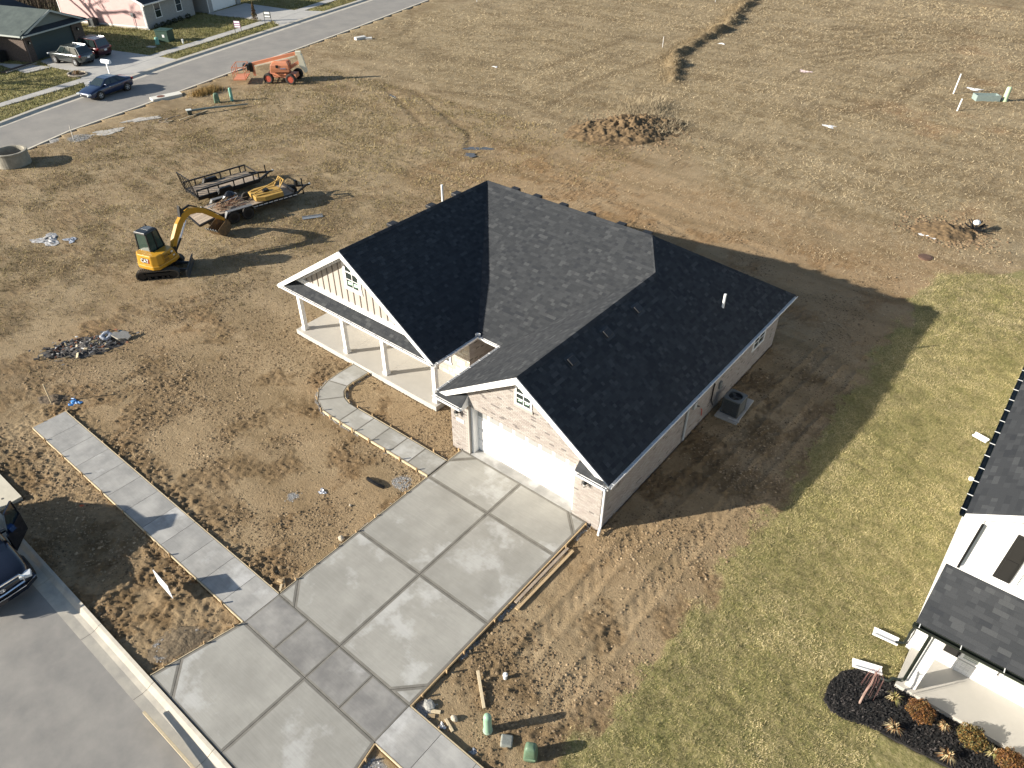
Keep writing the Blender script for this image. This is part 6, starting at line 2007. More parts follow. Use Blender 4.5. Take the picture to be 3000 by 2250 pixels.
# ================================================================ HOUSES ACROSS THE FAR ROAD
gsh = mat('far_shingle_green', (.085, .105, .095), .9, noise=.35, nscale=1.1, col2=(.05, .065, .062), bump=.4, bscale=30)
dsh = mat('far_shingle_blue', (.035, .042, .05), .9, noise=.3, nscale=1.5)
fbr = mat('far_brick_brown', (.17, .125, .10), .9, noise=.6, nscale=14, col2=(.055, .042, .036), bump=.3, bscale=30)
fbw = mat('far_brick_white', (.38, .375, .36), .9, noise=.35, nscale=12, col2=(.24, .235, .23), bump=.3, bscale=30)
trim_g = mat('trim_greygreen', (.42, .44, .40), .6)
def lroof(parent, pts, m, name='roof', th=.12):
    mb = MB()
    mb.extr([Vector(p) for p in pts], (0, 0, th))
    return mb.build(name, m, parent, world=False)
def lwin(parent, x0, x1, z0, z1, y=0.0, rows=2, cols=1, m=white):
    return window(parent, (0, y, 0), (1, 0, 0), (0, -1, 0), x0, x1, z0, z1, cols, rows, trim=.08, m=m)
def course_wall(parent, m, x0, x1, y0, y1, z0, z1, name='wall'):
    return MB().bx(x0, x1, y0, y1, z0, z1).build(name, m, parent, world=False)
# dark green-roofed brick house (root loc used by window(): build locally, so zero the offset)
gh = thing('brick_house', 'brown brick house with green-grey shingle roof and dark garage door across the far road', 'house', (-70.7, 14.4, 0), 110)
ROOTLOC[gh.name] = Vector()
course_wall(gh, fbr, 0, .95, 0, .15, -.2, 2.55); course_wall(gh, fbr, 6.15, 7.5, 0, .15, -.2, 2.55)
course_wall(gh, fbr, 0, .15, .151, 14, -.2, 2.55); course_wall(gh, fbr, 7.35, 7.5, .151, 14, -.2, 2.55)
course_wall(gh, trim_g, .951, 6.149, 0, .15, 2.25, 2.55, 'door_header')
gdr = MB().bx(.95, 6.15, .18, .24, 0, 2.25).build('garage_door', mat('door_slate', (.055, .075, .075), .6), gh, world=False)
for r in range(4):
    MB().bx(1.0, 6.1, .165, .179, .06 + r * .55, .06 + r * .55 + .5).build('door_panel', mat('door_slate', (.055, .075, .075), .6), gdr, world=False)
for x in (.55, 6.75):
    l = MB().box((x, -.08, 1.75), (.16, .16, .28)).build('wall_light', black_metal, gh, world=False)
    MB().box((x, -.08, 1.70), (.10, .175, .14)).build('lamp_glass', mat('warm_pane', (.8, .75, .6), .2), l, world=False)
HA = 4.0
gr_ = lroof(gh, [(-.45, -.45, 2.45), (3.75, -.45, HA), (3.75, 11, HA), (-.45, 11, 2.45)], gsh)
lroof(gh, [(7.95, -.45, 2.45), (7.95, 11, 2.45), (3.75, 11, HA), (3.75, -.45, HA)], gsh)
MB().extr([(.05, -.04, 2.80), (7.45, -.04, 2.80), (3.75, -.04, HA - .15)], (0, .04, 0)).build('gable_wall', mat('gable_sage', (.20, .22, .20), .8, noise=.1, nscale=6), gh, world=False)
MB().extr([(-.3, -.62, 2.50), (7.8, -.62, 2.50), (7.3, -.05, 2.80), (.2, -.05, 2.80)], (0, 0, .05)).build('pent_roof', dsh, gh, world=False)
MB().bx(-.45, 7.95, -.72, -.621, 2.40, 2.52).build('gutter', trim_g, gh, world=False)
MB().bx(-.55, -.451, -.45, 11, 2.42, 2.55).build('gutter', trim_g, gh, world=False)
for a, b in (((-.45, 2.50), (3.75, HA + .05)), ((7.95, 2.50), (3.75, HA + .05))):
    MB().extr([(a[0], -.50, a[1] - .05), (b[0], -.50, b[1] + .08), (b[0], -.50, b[1] - .12), (a[0], -.50, a[1] - .22)], (0, .04, 0)).build('rake_board', trim_g, gh, world=False)
MB().bx(.06, .16, -.1, -.01, .05, 2.4).build('downspout', mat('brown_pipe', (.16, .12, .10), .6), gh, world=False)
# main body behind: taller hip roof
course_wall(gh, fbr, -7, -.02, 5.5, 13.5, -.2, 2.55)
HB = 5.4
X0, X1, Y0, Y1_ = -7.5, 8.6, 5.0, 14.2
yr_ = (Y0 + Y1_) / 2
for pts in ([(X0, Y0, 2.45), (X1, Y0, 2.45), (X1 - 4, yr_, HB), (X0 + 4, yr_, HB)], [(X1, Y0, 2.45), (X1, Y1_, 2.45), (X1 - 4, yr_, HB)], [(X1, Y1_, 2.45), (X0, Y1_, 2.45), (X0 + 4, yr_, HB), (X1 - 4, yr_, HB)], [(X0, Y1_, 2.45), (X0, Y0, 2.45), (X0 + 4, yr_, HB)]):
    lroof(gh, pts, dsh, 'main_roof')
single('wheelie_bin', MB().loft([[(-.28, -.3, 0), (.28, -.3, 0), (.28, .3, 0), (-.28, .3, 0)], [(-.33, -.36, .95), (.33, -.36, .95), (.33, .36, .95), (-.33, .36, .95)]]).box((0, 0, .99), (.70, .78, .08)), mat('bin_black', (.015, .016, .017), .5), 'black bin standing against the brown brick wall across the road', 'bin', (-73.2, 12.85, 0), rz=110)
# flower border stones
t = thing('border_bed', 'low stone-edged planting bed in front of the brown brick wall', 'planting bed', (-70.4, 13.4, 0), 110)
MB().bx(-2.6, .9, -.85, -.05, -.05, .06).build('soil', mat('bed_soil', (.07, .05, .04), .95), t, world=False)
rs = random.Random(4)
for k in range(14): MB().box((-2.5 + k * .26, -.9, .07), (.2 * rs.uniform(.8, 1.2), .14, .12)).build('edge_stone', rkm, t, world=False, bevel=.03)
t = thing('flower_ring', 'round stone-edged flower bed with dry plants beside the far pavement', 'planting bed', (-63.1, 15.35, 0), 0)
for k in range(16):
    a = k * 6.283 / 16
    MB().box((1.05 * math.cos(a), .75 * math.sin(a), .08), (.34, .16, .16), rz=a + 1.57).build('edge_stone', rkm, t, world=False, bevel=.03)
MB().cyl((0, 0, -.05), (0, 0, .07), .9, n=16).build('soil', mat('bed_soil', (.07, .05, .04), .95), t, world=False)
blade_mesh(60, .6, .4, strawr, 1.1, .03, 4).build('dry_plants', strawr, t, world=False)
# pink-sided house
ph_ = thing('pink_house', 'house with pink lap siding on its side and pale brick front across the far road', 'house', (-74.5, 29.0, 0), 110)
ROOTLOC[ph_.name] = Vector()
pink = mat('pink_siding', (.58, .37, .345), .6, noise=.08, nscale=2)
course_wall(ph_, fbw, 0, 8.3, 0, .15, -.2, 2.7, 'front_wall')
course_wall(ph_, mat('foundation', (.45, .40, .33), .9), -.02, .15, .16, 11.9, -.25, .30, 'foundation')
sd_o = MB().extr([(.02, .16, .28), (.02, 12, .28), (.02, 12, 2.7), (.02, 6, 5.4), (.02, .16, 2.7)], (.12, 0, 0)).build('side_wall', pink, ph_, world=False)
k = 0
z = .30
while z < 5.2:
    if z < 2.6: y0, y1 = .16, 12.0
    else:
        f = (z - 2.6) / 2.75
        y0, y1 = .16 + f * 5.8, 12 - f * 6
    b = MB()
    b.add([(.02, y0, z), (.02, y1, z), (-.022, y1, z), (-.022, y0, z), (.0, y0, z + .125), (.0, y1, z + .125)], [[0, 1, 2, 3], [3, 2, 5, 4]])
    b.build('siding_board', pink, sd_o, world=False)
    z += .127
MB().bx(-.04, .06, .0, .158, .2, 2.7).build('corner_board', white, ph_, world=False)
MB().bx(-.04, .06, 12.0, 12.12, .2, 2.7).build('corner_board', white, ph_, world=False)
MB().bx(-.035, .03, .16, 12, .18, .295).build('base_trim', white, ph_, world=False)
lroof(ph_, [(-.35, -.5, 2.62), (9.0, -.5, 2.62), (9.0, 6, 5.45), (-.35, 6, 5.45)], dsh)
lroof(ph_, [(9.0, 12.5, 2.62), (-.35, 12.5, 2.62), (-.35, 6, 5.45), (9.0, 6, 5.45)], dsh)
MB().extr([(-.38, -.5, 2.50), (-.38, 6, 5.36), (-.38, 6, 5.62), (-.38, -.5, 2.76)], (.03, 0, 0)).build('rake_board', white, ph_, world=False)
MB().bx(-.35, 9, -.62, -.501, 2.55, 2.68).build('gutter', white, ph_, world=False)
MB().tube([(-.2, -.55, 2.55), (.0, -.08, 2.35), (.0, -.08, .1), (-.05, -.25, .02)], .05, 6).build('downspout', white, ph_, world=False)
lwin(ph_, 1.75, 2.65, .95, 2.35); lwin(ph_, 5.3, 6.2, .95, 2.35)
course_wall(ph_, fbw, 9.4, 10.3, -1.15, -1.0, -.2, 2.7, 'garage_pier'); course_wall(ph_, fbw, 15.1, 15.9, -1.15, -1.0, -.2, 2.7, 'garage_pier')
course_wall(ph_, fbw, 9.4, 9.55, -.999, 4, -.2, 2.7, 'garage_side'); course_wall(ph_, fbw, 8.301, 9.399, 1.3, 1.45, -.2, 2.7, 'entry_wall')
course_wall(ph_, fbw, 10.301, 15.099, -1.15, -1.0, 2.25, 2.7, 'garage_header')
gdr = MB().bx(10.3, 15.1, -.96, -.9, 0, 2.25).build('garage_door', white, ph_, world=False)
for r in range(4): MB().bx(10.35, 15.05, -.975, -.961, .05 + r * .55, .05 + r * .55 + .5).build('door_panel', white, gdr, world=False)
MB().tube([(9.45, -1.25, 2.5), (9.45, -1.2, 2.3), (9.45, -1.2, .05)], .05, 6).build('downspout', white, ph_, world=False)
lroof(ph_, [(9.0, -1.7, 2.62), (12.65, -1.7, 4.6), (12.65, 8, 4.6), (9.0, 8, 2.62)], dsh); lroof(ph_, [(16.3, 8, 2.62), (12.65, 8, 4.6), (12.65, -1.7, 4.6), (16.3, -1.7, 2.62)], dsh)
m_ = MB().box((-.08, 1.6, 1.45), (.16, .34, .42)).build('electric_meter', steel, ph_, world=False)
MB().cyl((-.1, 1.6, 0), (-.1, 1.6, 1.3), .03, n=6).build('meter_conduit', steel, m_, world=False)
for k, x in enumerate((.9, 1.9, 2.9, 3.9, 4.9, 6.3)):
    t = thing('foundation_shrub', 'low dark evergreen shrub, number %s from the pink corner along the pale brick front' % ('one', 'two', 'three', 'four', 'five', 'six')[k], 'shrub', tuple(Vector((-74.5, 29, 0)) + Matrix.Rotation(R(110), 3, 'Z') @ Vector((x, -.55, 0))), group='shrubs along the pale brick house')
    lfm = [mat('ever_a', (.03, .04, .02), .8), mat('ever_b', (.05, .055, .025), .8)]
    mb = MB()
    rs = random.Random(40 + k)
    for q in range(220):
        d = Vector((rs.gauss(0, 1), rs.gauss(0, 1), rs.gauss(0, 1))).normalized()
        p = Vector((d.x * .32, d.y * .32, .28 + d.z * .27)) * rs.uniform(.75, 1.05)
        e = Vector((rs.gauss(0, 1), rs.gauss(0, 1), rs.gauss(0, 1))).normalized() * .07
        f = Vector((rs.gauss(0, 1), rs.gauss(0, 1), rs.gauss(0, 1))).normalized() * .05
        mb.mi(rs.randrange(2)).quad(p - e, p + f, p + e, p - f)
    mb.build('foliage', lfm, t, world=False)
    MB().cyl((0, 0, -.05), (0, 0, .2), .03, n=5).build('stem', mat('twig', (.10, .07, .05), .9), t, world=False)
t = thing('air_conditioner', 'dark air conditioner beside the pink siding', 'air conditioner', (-81.1, 26.1, 0), 110)
MB().bx(-.4, .4, -.4, .4, .08, .85).build('casing', acm, t, world=False, bevel=.03)
MB().cyl((0, 0, .85), (0, 0, .87), .3, n=16).build('fan_grille', black_metal, t, world=False)
MB().bx(-.55, .55, -.55, .55, -.05, .08).build('base', conc_f, t, world=False)
t = thing('transformer_cabinet', 'dark green transformer cabinet on the lawn in front of the pink house', 'utility box', (-68.4, 27.6, 0), 25)
MB().bx(-.75, .75, -.55, .55, 0, 1.1).build('casing', box_dark, t, world=False, bevel=.03)
MB().bx(-.8, .8, -.6, .6, 1.1, 1.18).build('lid', box_dark, t, world=False)
MB().box((.2, -.56, .62), (.26, .02, .26)).build('warning_label', mat('label_white', (.7, .7, .68), .5), t, world=False)
single('valve_cover', MB().box((0, 0, .03), (.9, .5, .08)), conc_f, 'flat pale rectangular cover in the lawn near the transformer cabinet', 'cover', (-67.2, 25.2, 0), rz=25)
single('marker_pipe', MB().cyl((0, 0, -.1), (0, 0, .42), .09, n=10).cyl((0, 0, .42), (0, 0, .46), .11, n=10), pvc, 'short white pipe in the lawn near the far pavement', 'pipe', (-65.9, 28.1, 0))
def yard_sign(label, p, rz, h, face, bars):
    t = thing('yard_sign', label, 'sign', (p[0], p[1], 0), rz, 'yard signs along the far pavement')
    MB().box((0, 0, h - .35), (.75, .03, .7)).build('sign_face', face, t, world=False)
    for z0, z1, m in bars: MB().box((0, -.018, h - .7 + (z0 + z1) / 2), (.66, .006, z1 - z0)).build('sign_band', m, t, world=False)
    for s_ in (-1, 1): MB().bx(s_ * .40 - .02, s_ * .40 + .02, -.02, .02, -.1, h).build('post', black_metal, t, world=False)
yard_sign('purple and white yard sign on the verge beyond the far road', (-65.45, 34.7), 25, 1.25, mat('sign_purple', (.28, .14, .24), .5), [(.50, .66, white), (.28, .36, white), (.06, .18, white)])
yard_sign('black and white yard sign at the corner of the far driveway', (-66.5, 39.5), 30, 1.35, mat('sign_black', (.04, .05, .05), .5), [(.40, .64, white), (.08, .26, white)])
t = thing('sapling', 'small brown conifer sapling beside the far pavement', 'tree', (-68.8, 39.3, 0))
MB().cyl((0, 0, -.1), (0, 0, 1.9), .05, .02, 7).build('trunk', mat('twig', (.10, .07, .05), .9), t, world=False)
mb = MB()
rs = random.Random(77)
for q in range(500):
    z = rs.uniform(.2, 2.1)
    a = rs.uniform(0, 6.28)
    r = .42 * (1 - z / 2.3) * rs.uniform(.4, 1.1)
    p = Vector((r * math.cos(a), r * math.sin(a), z))
    e = Vector((rs.gauss(0, 1), rs.gauss(0, 1), rs.gauss(0, 1))).normalized() * .10
    f = Vector((rs.gauss(0, 1), rs.gauss(0, 1), rs.gauss(0, 1))).normalized() * .05
    mb.mi(rs.randrange(2)).quad(p - e, p + f, p + e, p - f)
mb.build('crown', [oliv[0], rust[2]], t, world=False)
t = thing('mailbox', 'white mailbox on a post behind the blue sedan', 'mailbox', (-60.6, 17.2, 0), 15)
MB().bx(-.05, .05, -.05, .05, -.1, 1.1).build('post', white, t, world=False)
MB().extr([(-.5, -.16, 1.1), (-.5, .16, 1.1), (-.5, .16, 1.28), (-.5, .10, 1.40), (-.5, -.10, 1.40), (-.5, -.16, 1.28)], (1.0, 0, 0)).build('box', mat('mailbox_white', (.7, .72, .75), .3), t, world=False)
# bare trees standing beyond the houses: their shadows fall on the pink wall and the roofs
def bare_tree(label, p, h, seed):
    t = thing('bare_tree', label, 'tree', (p[0], p[1], 0), group='leafless trees behind the far houses')
    rs = random.Random(seed)
    MB().tube([(0, 0, -.2), (.1, .05, h * .3), (.0, .2, h * .6)], [h * .028, h * .022, h * .014], 9).build('trunk', mat('bark', (.10, .08, .065), .95), t, world=False)
    mb = MB()
    def grow(p, d, L, r, lev):
        q = p + d * L
        mb.tube([p, p.lerp(q, .5) + Vector((rs.gauss(0, .04), rs.gauss(0, .04), 0)) * L, q], [r, r * .8, r * .55], 5 if lev < 2 else 3)
        if lev >= 3: return
        for k in range(3 if lev else 4):
            e = (d + Vector((rs.gauss(0, .55), rs.gauss(0, .55), rs.gauss(.12, .3)))).normalized()
            grow(p.lerp(q, rs.uniform(.5, 1)), e, L * rs.uniform(.55, .8), r * .55, lev + 1)
    for k in range(5):
        a = k * 1.26
        grow(Vector((0, .1, h * (.3 + .07 * k))), Vector((math.cos(a), math.sin(a), .9)).normalized(), h * .26, h * .012, 1)
    mb.build('crown', mat('bark', (.10, .08, .065), .95), t, world=False)
bare_tree('tall leafless tree beyond the left edge whose shadow crosses the pink wall', (-91, 13.5), 13, 3)
bare_tree('leafless tree beyond the left edge shading the lawns by the far road', (-76.5, -4.5), 12, 6)
# ================================================================ MOUNDS, DEBRIS, PUDDLES
def soil_mat(name, a, b, sc=5):
    return mat(name, a, .95, noise=.5, nscale=sc, col2=b, bump=.9, bscale=18, spec=.15)
sm = soil_mat('mound_soil', (.22, .15, .082), (.09, .062, .035))
def mound(label, c, rx, ry, h, rz, seed, name='dirt_mound', m=sm, n=90, cat='dirt mound', rough=.35, clods=True):
    xs = np.linspace(-1.15, 1.15, n)
    X, Y = np.meshgrid(xs, xs, indexing='ij')
    r = np.hypot(X, Y) + .6 * (fbm(X * 2 + seed, Y * 2, 100 + seed, 4, .6) - .5)
    Z = h * np.clip(1 - r, 0, 1) ** .8
    W_ = np.clip(1.0 - r, 0, 1)
    Z = Z + W_ ** .7 * h * rough * (2 * np.abs(fbm(X * rx * 1.6, Y * ry * 1.6, 120 + seed, 4) - .5) * 1.0 - .15 + .7 * (fbm(X * rx * 4, Y * ry * 4, 130 + seed, 3) - .5)) - .12 * (r > 1)
    Z = np.where(r > 1.0, -.10 - .1 * (r - 1), Z)
    idx = np.arange(n * n).reshape(n, n)
    F = np.stack([idx[:-1, :-1], idx[1:, :-1], idx[1:, 1:], idx[:-1, 1:]], -1).reshape(-1, 4)
    o = np_mesh(name, np.stack([X * rx, Y * ry, Z], -1).reshape(-1, 3), F, 4, [m], smooth=True)
    o.location = (c[0], c[1], gz(*c) - .03)
    o.rotation_euler = (0, 0, R(rz))
    return tag(o, label, cat)
mound('large brown mound of clods in the dry field with weeds on top', (-15.0, 35.6), 5.4, 3.0, .95, 55, 1, n=170, rough=.6)
mound('low heap of orange-brown clods with a piece of junk at its right end', (9.3, 32.6), 1.9, 1.3, .45, 20, 2, rough=.5)
mound('low lumpy spoil heap flecked with gravel beside the driveway apron', (-1.35, -11.75), .95, .6, .10, 60, 3, m=soil_mat('spoil_soil', (.20, .155, .10), (.10, .075, .05), 12), cat='spoil heap', name='spoil_heap', rough=.8)
mound('low ridge of wet clods at the far end of the pavement', (-16.1, -8.7), .8, .4, .16, 30, 4, m=soil_mat('dark_soil', (.15, .115, .08), (.07, .055, .04), 9), rough=.8)
# debris heap: ash bed plus pieces
mound('dark burnt ash and soil bed under the debris heap', (-18.95, -5.9), 2.0, .95, .16, 62, 5, name='ash_bed', m=mat('ash', (.11, .10, .09), .95, noise=.6, nscale=7, col2=(.035, .03, .028), bump=1.0, bscale=25), cat='ash heap', rough=.9)
rs = random.Random(31)
frag = MB()
fm = [mat('frag_grey', (.20, .19, .18), .7), mat('frag_dark', (.035, .031, .028), .8), mat('frag_tan', (.45, .35, .2), .8), mat('frag_rust', (.2, .08, .04), .8), mat('frag_white', (.68, .67, .64), .5)]
for k in range(420):
    a, r = rs.uniform(0, 6.28), min(1.0, abs(rs.gauss(0, .5)))
    dx, dy = rs.gauss(0, .85), rs.gauss(0, .40)
    x, y = -18.95 + dx * .47 - dy * .88, -5.9 + dx * .88 + dy * .47
    s_ = rs.uniform(.025, .10)
    Mr = Matrix.Rotation(rs.uniform(0, 6.28), 3, 'Z') @ Matrix.Rotation(rs.uniform(-.6, .6), 3, 'X')
    frag.mi(pick([.24, .52, .07, .12, .05])).box((x, y, gz(x, y) + .04 + .12 * (1 - r) * rs.random()), (s_ * rs.uniform(.6, 2.6), s_, s_ * rs.uniform(.2, .6)), M=Mr)
tag(frag.build('debris', fm), 'scattered small burnt scraps of the debris heap on the mud', 'debris', kind='stuff')
def chunk(label, p, d, rz, m, cat, name, tilt=0.0, z=None):
    mb = MB().box((0, 0, 0), d, M=Matrix.Rotation(tilt, 3, 'X'))
    single(name, mb, m, label, cat, (p[0], p[1], (gz(*p) + .06 + d[2] / 2) if z is None else z), 'pieces of the debris heap', rz, bevel=min(d) * .2)
mb = MB().prism([(-.44, -.10), (-.12, -.27), (.18, -.20), (.30, -.24), (.42, -.02), (.30, .05), (.26, .17), (.0, .20), (-.12, .10), (-.36, .09)], -.07, .07)
o = single('concrete_slab_piece', mb, mat('slab_cream', (.55, .50, .42), .8, noise=.3, nscale=9), 'flat pale broken slab propped at the right end of the debris heap', 'concrete slab', (-18.25, -4.45, gz(-18.25, -4.45) + .20), 'pieces of the debris heap')
o.rotation_euler = (.45, .25, .9)
mb = MB().tube([(.22 * math.cos(a), .22 * math.sin(a), .12 + .05 * math.sin(3 * a)) for a in np.linspace(0, 6.283, 14)], .09, 7)
single('wrapped_roll', mb, grp, 'grey plastic roll on the debris heap beside the pale slab', 'plastic roll', (-18.75, -4.95, gz(-18.75, -4.95) + .08), 'pieces of the debris heap')
chunk('small tan wood block in the middle of the debris heap', (-18.6, -6.05), (.18, .10, .08), 40, wood_pale, 'wood block', 'wood_block')
chunk('yellowish plank end at the lower edge of the debris heap', (-18.4, -6.55), (.42, .11, .05), -30, wood_pale, 'plank', 'plank', .3)
chunk('cream offcut standing in the debris heap', (-19.1, -6.25), (.10, .22, .05), 25, mat('offcut', (.6, .48, .33), .8), 'offcut', 'wood_block', .8)
rag('blue and white scrap of plastic at the upper right of the debris heap', (-18.85, -4.25), .11, mat('blue_white', (.10, .34, .48), .4), 5, 'plastic_scrap', 'plastic')
rag('bright blue plastic sheet beside the end of the pavement', (-15.3, -8.25), .26, mat('blue_tarp', (.06, .22, .50), .35), 6, 'plastic_sheet', 'plastic sheet', .09)
rag('tattered grey and white litter at the left edge below the excavator', (-31.1, -2.1), .75, mat('litter_white', (.52, .52, .52), .5, noise=.6, nscale=4, col2=(.15, .13, .11)), 8, 'litter', 'litter', .10)
rag('second grey scrap of litter right of the tattered one at the left edge', (-30.1, -1.2), .35, grp, 9, 'litter', 'litter', .06)
rag('white plastic scrap lying on the mud behind the house at the right', (8.6, 31.4), .40, whp, 10, 'plastic_scrap', 'plastic', .06)
rag('white scrap in the dry field right of the mound', (-3.0, 46.5), .4, whp, 11, 'plastic_scrap', 'plastic', .05)
rag('white plastic scrap near the top right pipes', (3.6, 64.5), .5, whp, 12, 'plastic_scrap', 'plastic', .08)
rag('pale scrap in the middle of the upper field', (-10.5, 60.5), .5, mat('pink_scrap', (.62, .48, .46), .5), 13, 'plastic_scrap', 'plastic', .06)
rag('white scrap at the foot of the big mound', (-17.4, 31.6), .18, whp, 14, 'plastic_scrap', 'plastic', .1)
rag('white scrap beside the dug ditch weeds', (-21.5, 65.0), .3, whp, 15, 'plastic_scrap', 'plastic', .1)
rag('white bit of plastic in the field above the house roof', (-34.5, 42.5), .25, whp, 16, 'plastic_scrap', 'plastic', .06)
rag('small orange-red scrap at the edge of the truck shadow', (-9.2, -10.95), .09, mat('orange_scrap', (.55, .14, .06), .5), 17, 'plastic_scrap', 'plastic', .05)
o = single('metal_sheet', MB().box((0, 0, .03), (1.25, .34, .02)).box((0, .16, .06), (1.25, .02, .07)), steel, 'bent strip of bright metal lying in the grass right of the trailers', 'metal sheet', (-21.7, 9.75, gz(-21.7, 9.75) + .02), rz=58)
t = thing('junk_heap', 'dark tangle of metal with a white cap at the end of the low clod heap', 'junk', (10.55, 33.6, gz(10.5, 33.6)))
mb = MB()
rs = random.Random(8)
for k in range(26):
    a = rs.uniform(0, 6.28)
    mb.bar((0, 0, .15), (.6 * math.cos(a), .6 * math.sin(a), rs.uniform(.0, .6)), .05, .03)
mb.build('metal_bars', black_metal, t, world=False)
MB().sphere((0, .1, .55), (.22, .3, .14), 8, 5).build('white_cap', whp, t, world=False)
single('manhole_cover', MB().cyl((0, 0, -.1), (0, 0, .03), .38, n=20).cyl((0, 0, .03), (0, 0, .045), .30, n=20), mat('rust_iron2', (.14, .08, .055), .8, noise=.3), 'rusty round manhole cover flush with the mud near the lawn corner', 'manhole cover', (9.25, 28.3, gz(9.25, 28.3) + .02))
single('concrete_block', MB().box((0, 0, .12), (1.2, .5, .3), rz=.3).box((.9, -.2, .06), (.7, .5, .2), rz=-.2), mat('block_white', (.6, .58, .54), .8), 'pale broken concrete lump by the far road at the top', 'concrete lump', (-52.9, 41.5, 0), rz=60)
def blob(label, c, rx, ry, rz, m, seed, name, kind=None, cat=None, z=.012, group=None):
    rs = random.Random(seed)
    n = 26
    pts = []
    for k in range(n):
        a = 6.283 * k / n
        q = 1 + .25 * math.sin(2 * a + seed) + .18 * math.sin(5 * a + seed * 2) + rs.uniform(-.12, .12)
        pts.append((rx * q * math.cos(a), ry * q * math.sin(a)))
    mb = MB().prism(pts, -.12, z)
    o = mb.build(name, m)
    o.location = (c[0], c[1], max(gz(*c), gz(c[0] + .3, c[1])) + .01)
    o.rotation_euler = (0, 0, R(rz))
    if kind: o['kind'] = kind
    return tag(o, label, cat, group)
slurry = mat('dried_slurry', (.50, .48, .44), .7, noise=.4, nscale=2.5, col2=(.33, .29, .24), bump=.3, bscale=20)
blob('pale dried concrete spill near the catch basin, the farther of two', (-46.6, 12.6), 1.3, .45, 75, slurry, 3, 'concrete_spill', cat='concrete spill')
blob('pale dried concrete spill nearer the concrete ring, the nearer of two', (-46.0, 9.3), 1.4, .5, 72, slurry, 5, 'concrete_spill', cat='concrete spill')
water = mat('puddle_water', (.09, .085, .08), .06, spec=.9)
blob(None, (-21.4, 25.0), .9, .35, 40, water, 2, 'puddle', 'structure', z=.0)
blob(None, (-20.9, 23.6), .5, .3, 20, water, 4, 'puddle', 'structure', z=.0)
blob(None, (-35.6, 29.8), .6, .2, -25, water, 6, 'puddle', 'structure', z=.02)

# ================================================================ GRASS, WEEDS, GRAVEL (uncountable)
gcol = colattr_mat('grass_blades')
def blades(name, label, X, Y, L, W_, lean, cols, zoff=0.0):
    n = len(X)
    Zg = ground_height(X, Y) + zoff
    a = RNG.uniform(0, 2 * np.pi, n)
    le = RNG.uniform(lean[0], lean[1], n)
    L = L * RNG.uniform(.55, 1.25, n)
    dx, dy = np.cos(a), np.sin(a)
    side = RNG.uniform(0, 2 * np.pi, n)
    sx, sy = np.cos(side) * W_ / 2, np.sin(side) * W_ / 2
    P0 = np.stack([X - sx, Y - sy, Zg - .01], 1)
    P1 = np.stack([X + sx, Y + sy, Zg - .01], 1)
    P2 = np.stack([X + dx * L * np.sin(le), Y + dy * L * np.sin(le), Zg + L * np.cos(le)], 1)
    V = np.stack([P0, P1, P2], 1).reshape(-1, 3)
    F = np.arange(3 * n).reshape(-1, 3)
    C = np.repeat(cols, 3, 0)
    o = np_mesh(name, V, F, 3, [gcol], {'col': np.concatenate([C, np.ones((3 * n, 1))], 1)})
    return tag(o, label, 'grass', kind='stuff')
def view_w(x, y):
    return np.clip(22.0 / np.hypot(x - 14.5, y + 15.4), .12, 1)
def sample(n, x0, x1, y0, y1, fn, pre=None):
    x, y = RNG.uniform(x0, x1, n), RNG.uniform(y0, y1, n)
    if pre is not None:
        k = RNG.random(n) < pre(x, y)
        x, y = x[k], y[k]
    k = RNG.random(len(x)) < fn(x, y)
    for poly, _ in PITS:
        k &= ~in_poly(x, y, poly)
    k &= ~in_poly(x, y, BED)
    return x[k], y[k]
def palette(n, x, y, cs, wn=.5):
    cs = np.array(cs)
    t_ = np.clip(fbm(x * .8, y * .8, 200, 3) * wn * 1.6 + RNG.random(n) * (1 - wn) - .1, 0, .999)
    i = (t_ * len(cs)).astype(int)
    big = (.72 + .62 * fbm(x * .07 + y * .03, y * .24 - x * .08, 230, 4)) * (.80 + .42 * fbm(x * .35, y * .35, 240, 3))
    return cs[i] * RNG.uniform(.75, 1.25, (n, 1)) * big[:, None]
LAWN = [(.145, .150, .050), (.23, .207, .080), (.34, .285, .14), (.40, .33, .18), (.45, .375, .22)]
DRY = [(.22, .162, .09), (.33, .255, .15), (.41, .325, .20), (.48, .39, .25), (.36, .29, .17)]
x, y = sample(330000, 9.0, 16.1, -9, 29, lambda x, y: zones(x, y)[1] * .95)
blades('lawn_grass', 'patchy green and straw lawn right of the brick house', x, y, .085, .013, (.5, 1.4), palette(len(x), x, y, LAWN) * np.clip(.35 + 1.3 * fbm(x * 2.6, y * 2.6, 260, 3), .5, 1.5)[:, None])
x, y = sample(1150000, -56, 18, 18, 104, lambda x, y: zones(x, y)[0] * .8, lambda x, y: view_w(x, y) ** 1.2)
d = np.hypot(x - 14.5, y + 15.4)
blades('dry_field_grass', 'flattened straw-coloured grass covering the field behind the house', x, y, .12 + d * .0018, .014 + d * .0004, (1.0, 1.54), palette(len(x), x, y, DRY))
x, y = sample(500000, -47, -11, -9, 32, lambda x, y: zones(x, y)[0] * .75, view_w)
d = np.hypot(x - 14.5, y + 15.4)
blades('sparse_lot_grass', 'sparse olive and straw grass on the muddy lot left of the house', x, y, .10 + d * .0016, .016 + d * .0005, (.6, 1.45), palette(len(x), x, y, [(.12, .105, .036), (.17, .14, .05), (.24, .185, .08), (.30, .23, .115), (.15, .105, .05)]))
x, y = sample(60000, -16, 10.5, -13, 24, lambda x, y: .35 * (1 - zones(x, y)[1]) * ss(.45, .65, fbm(x * .7, y * .7, 210, 3)))
blades('loose_straw', 'thin scattering of loose straw on the bare mud round the house', x, y, .09, .012, (1.2, 1.55), palette(len(x), x, y, [(.36, .27, .15), (.42, .33, .19), (.28, .20, .105)]))
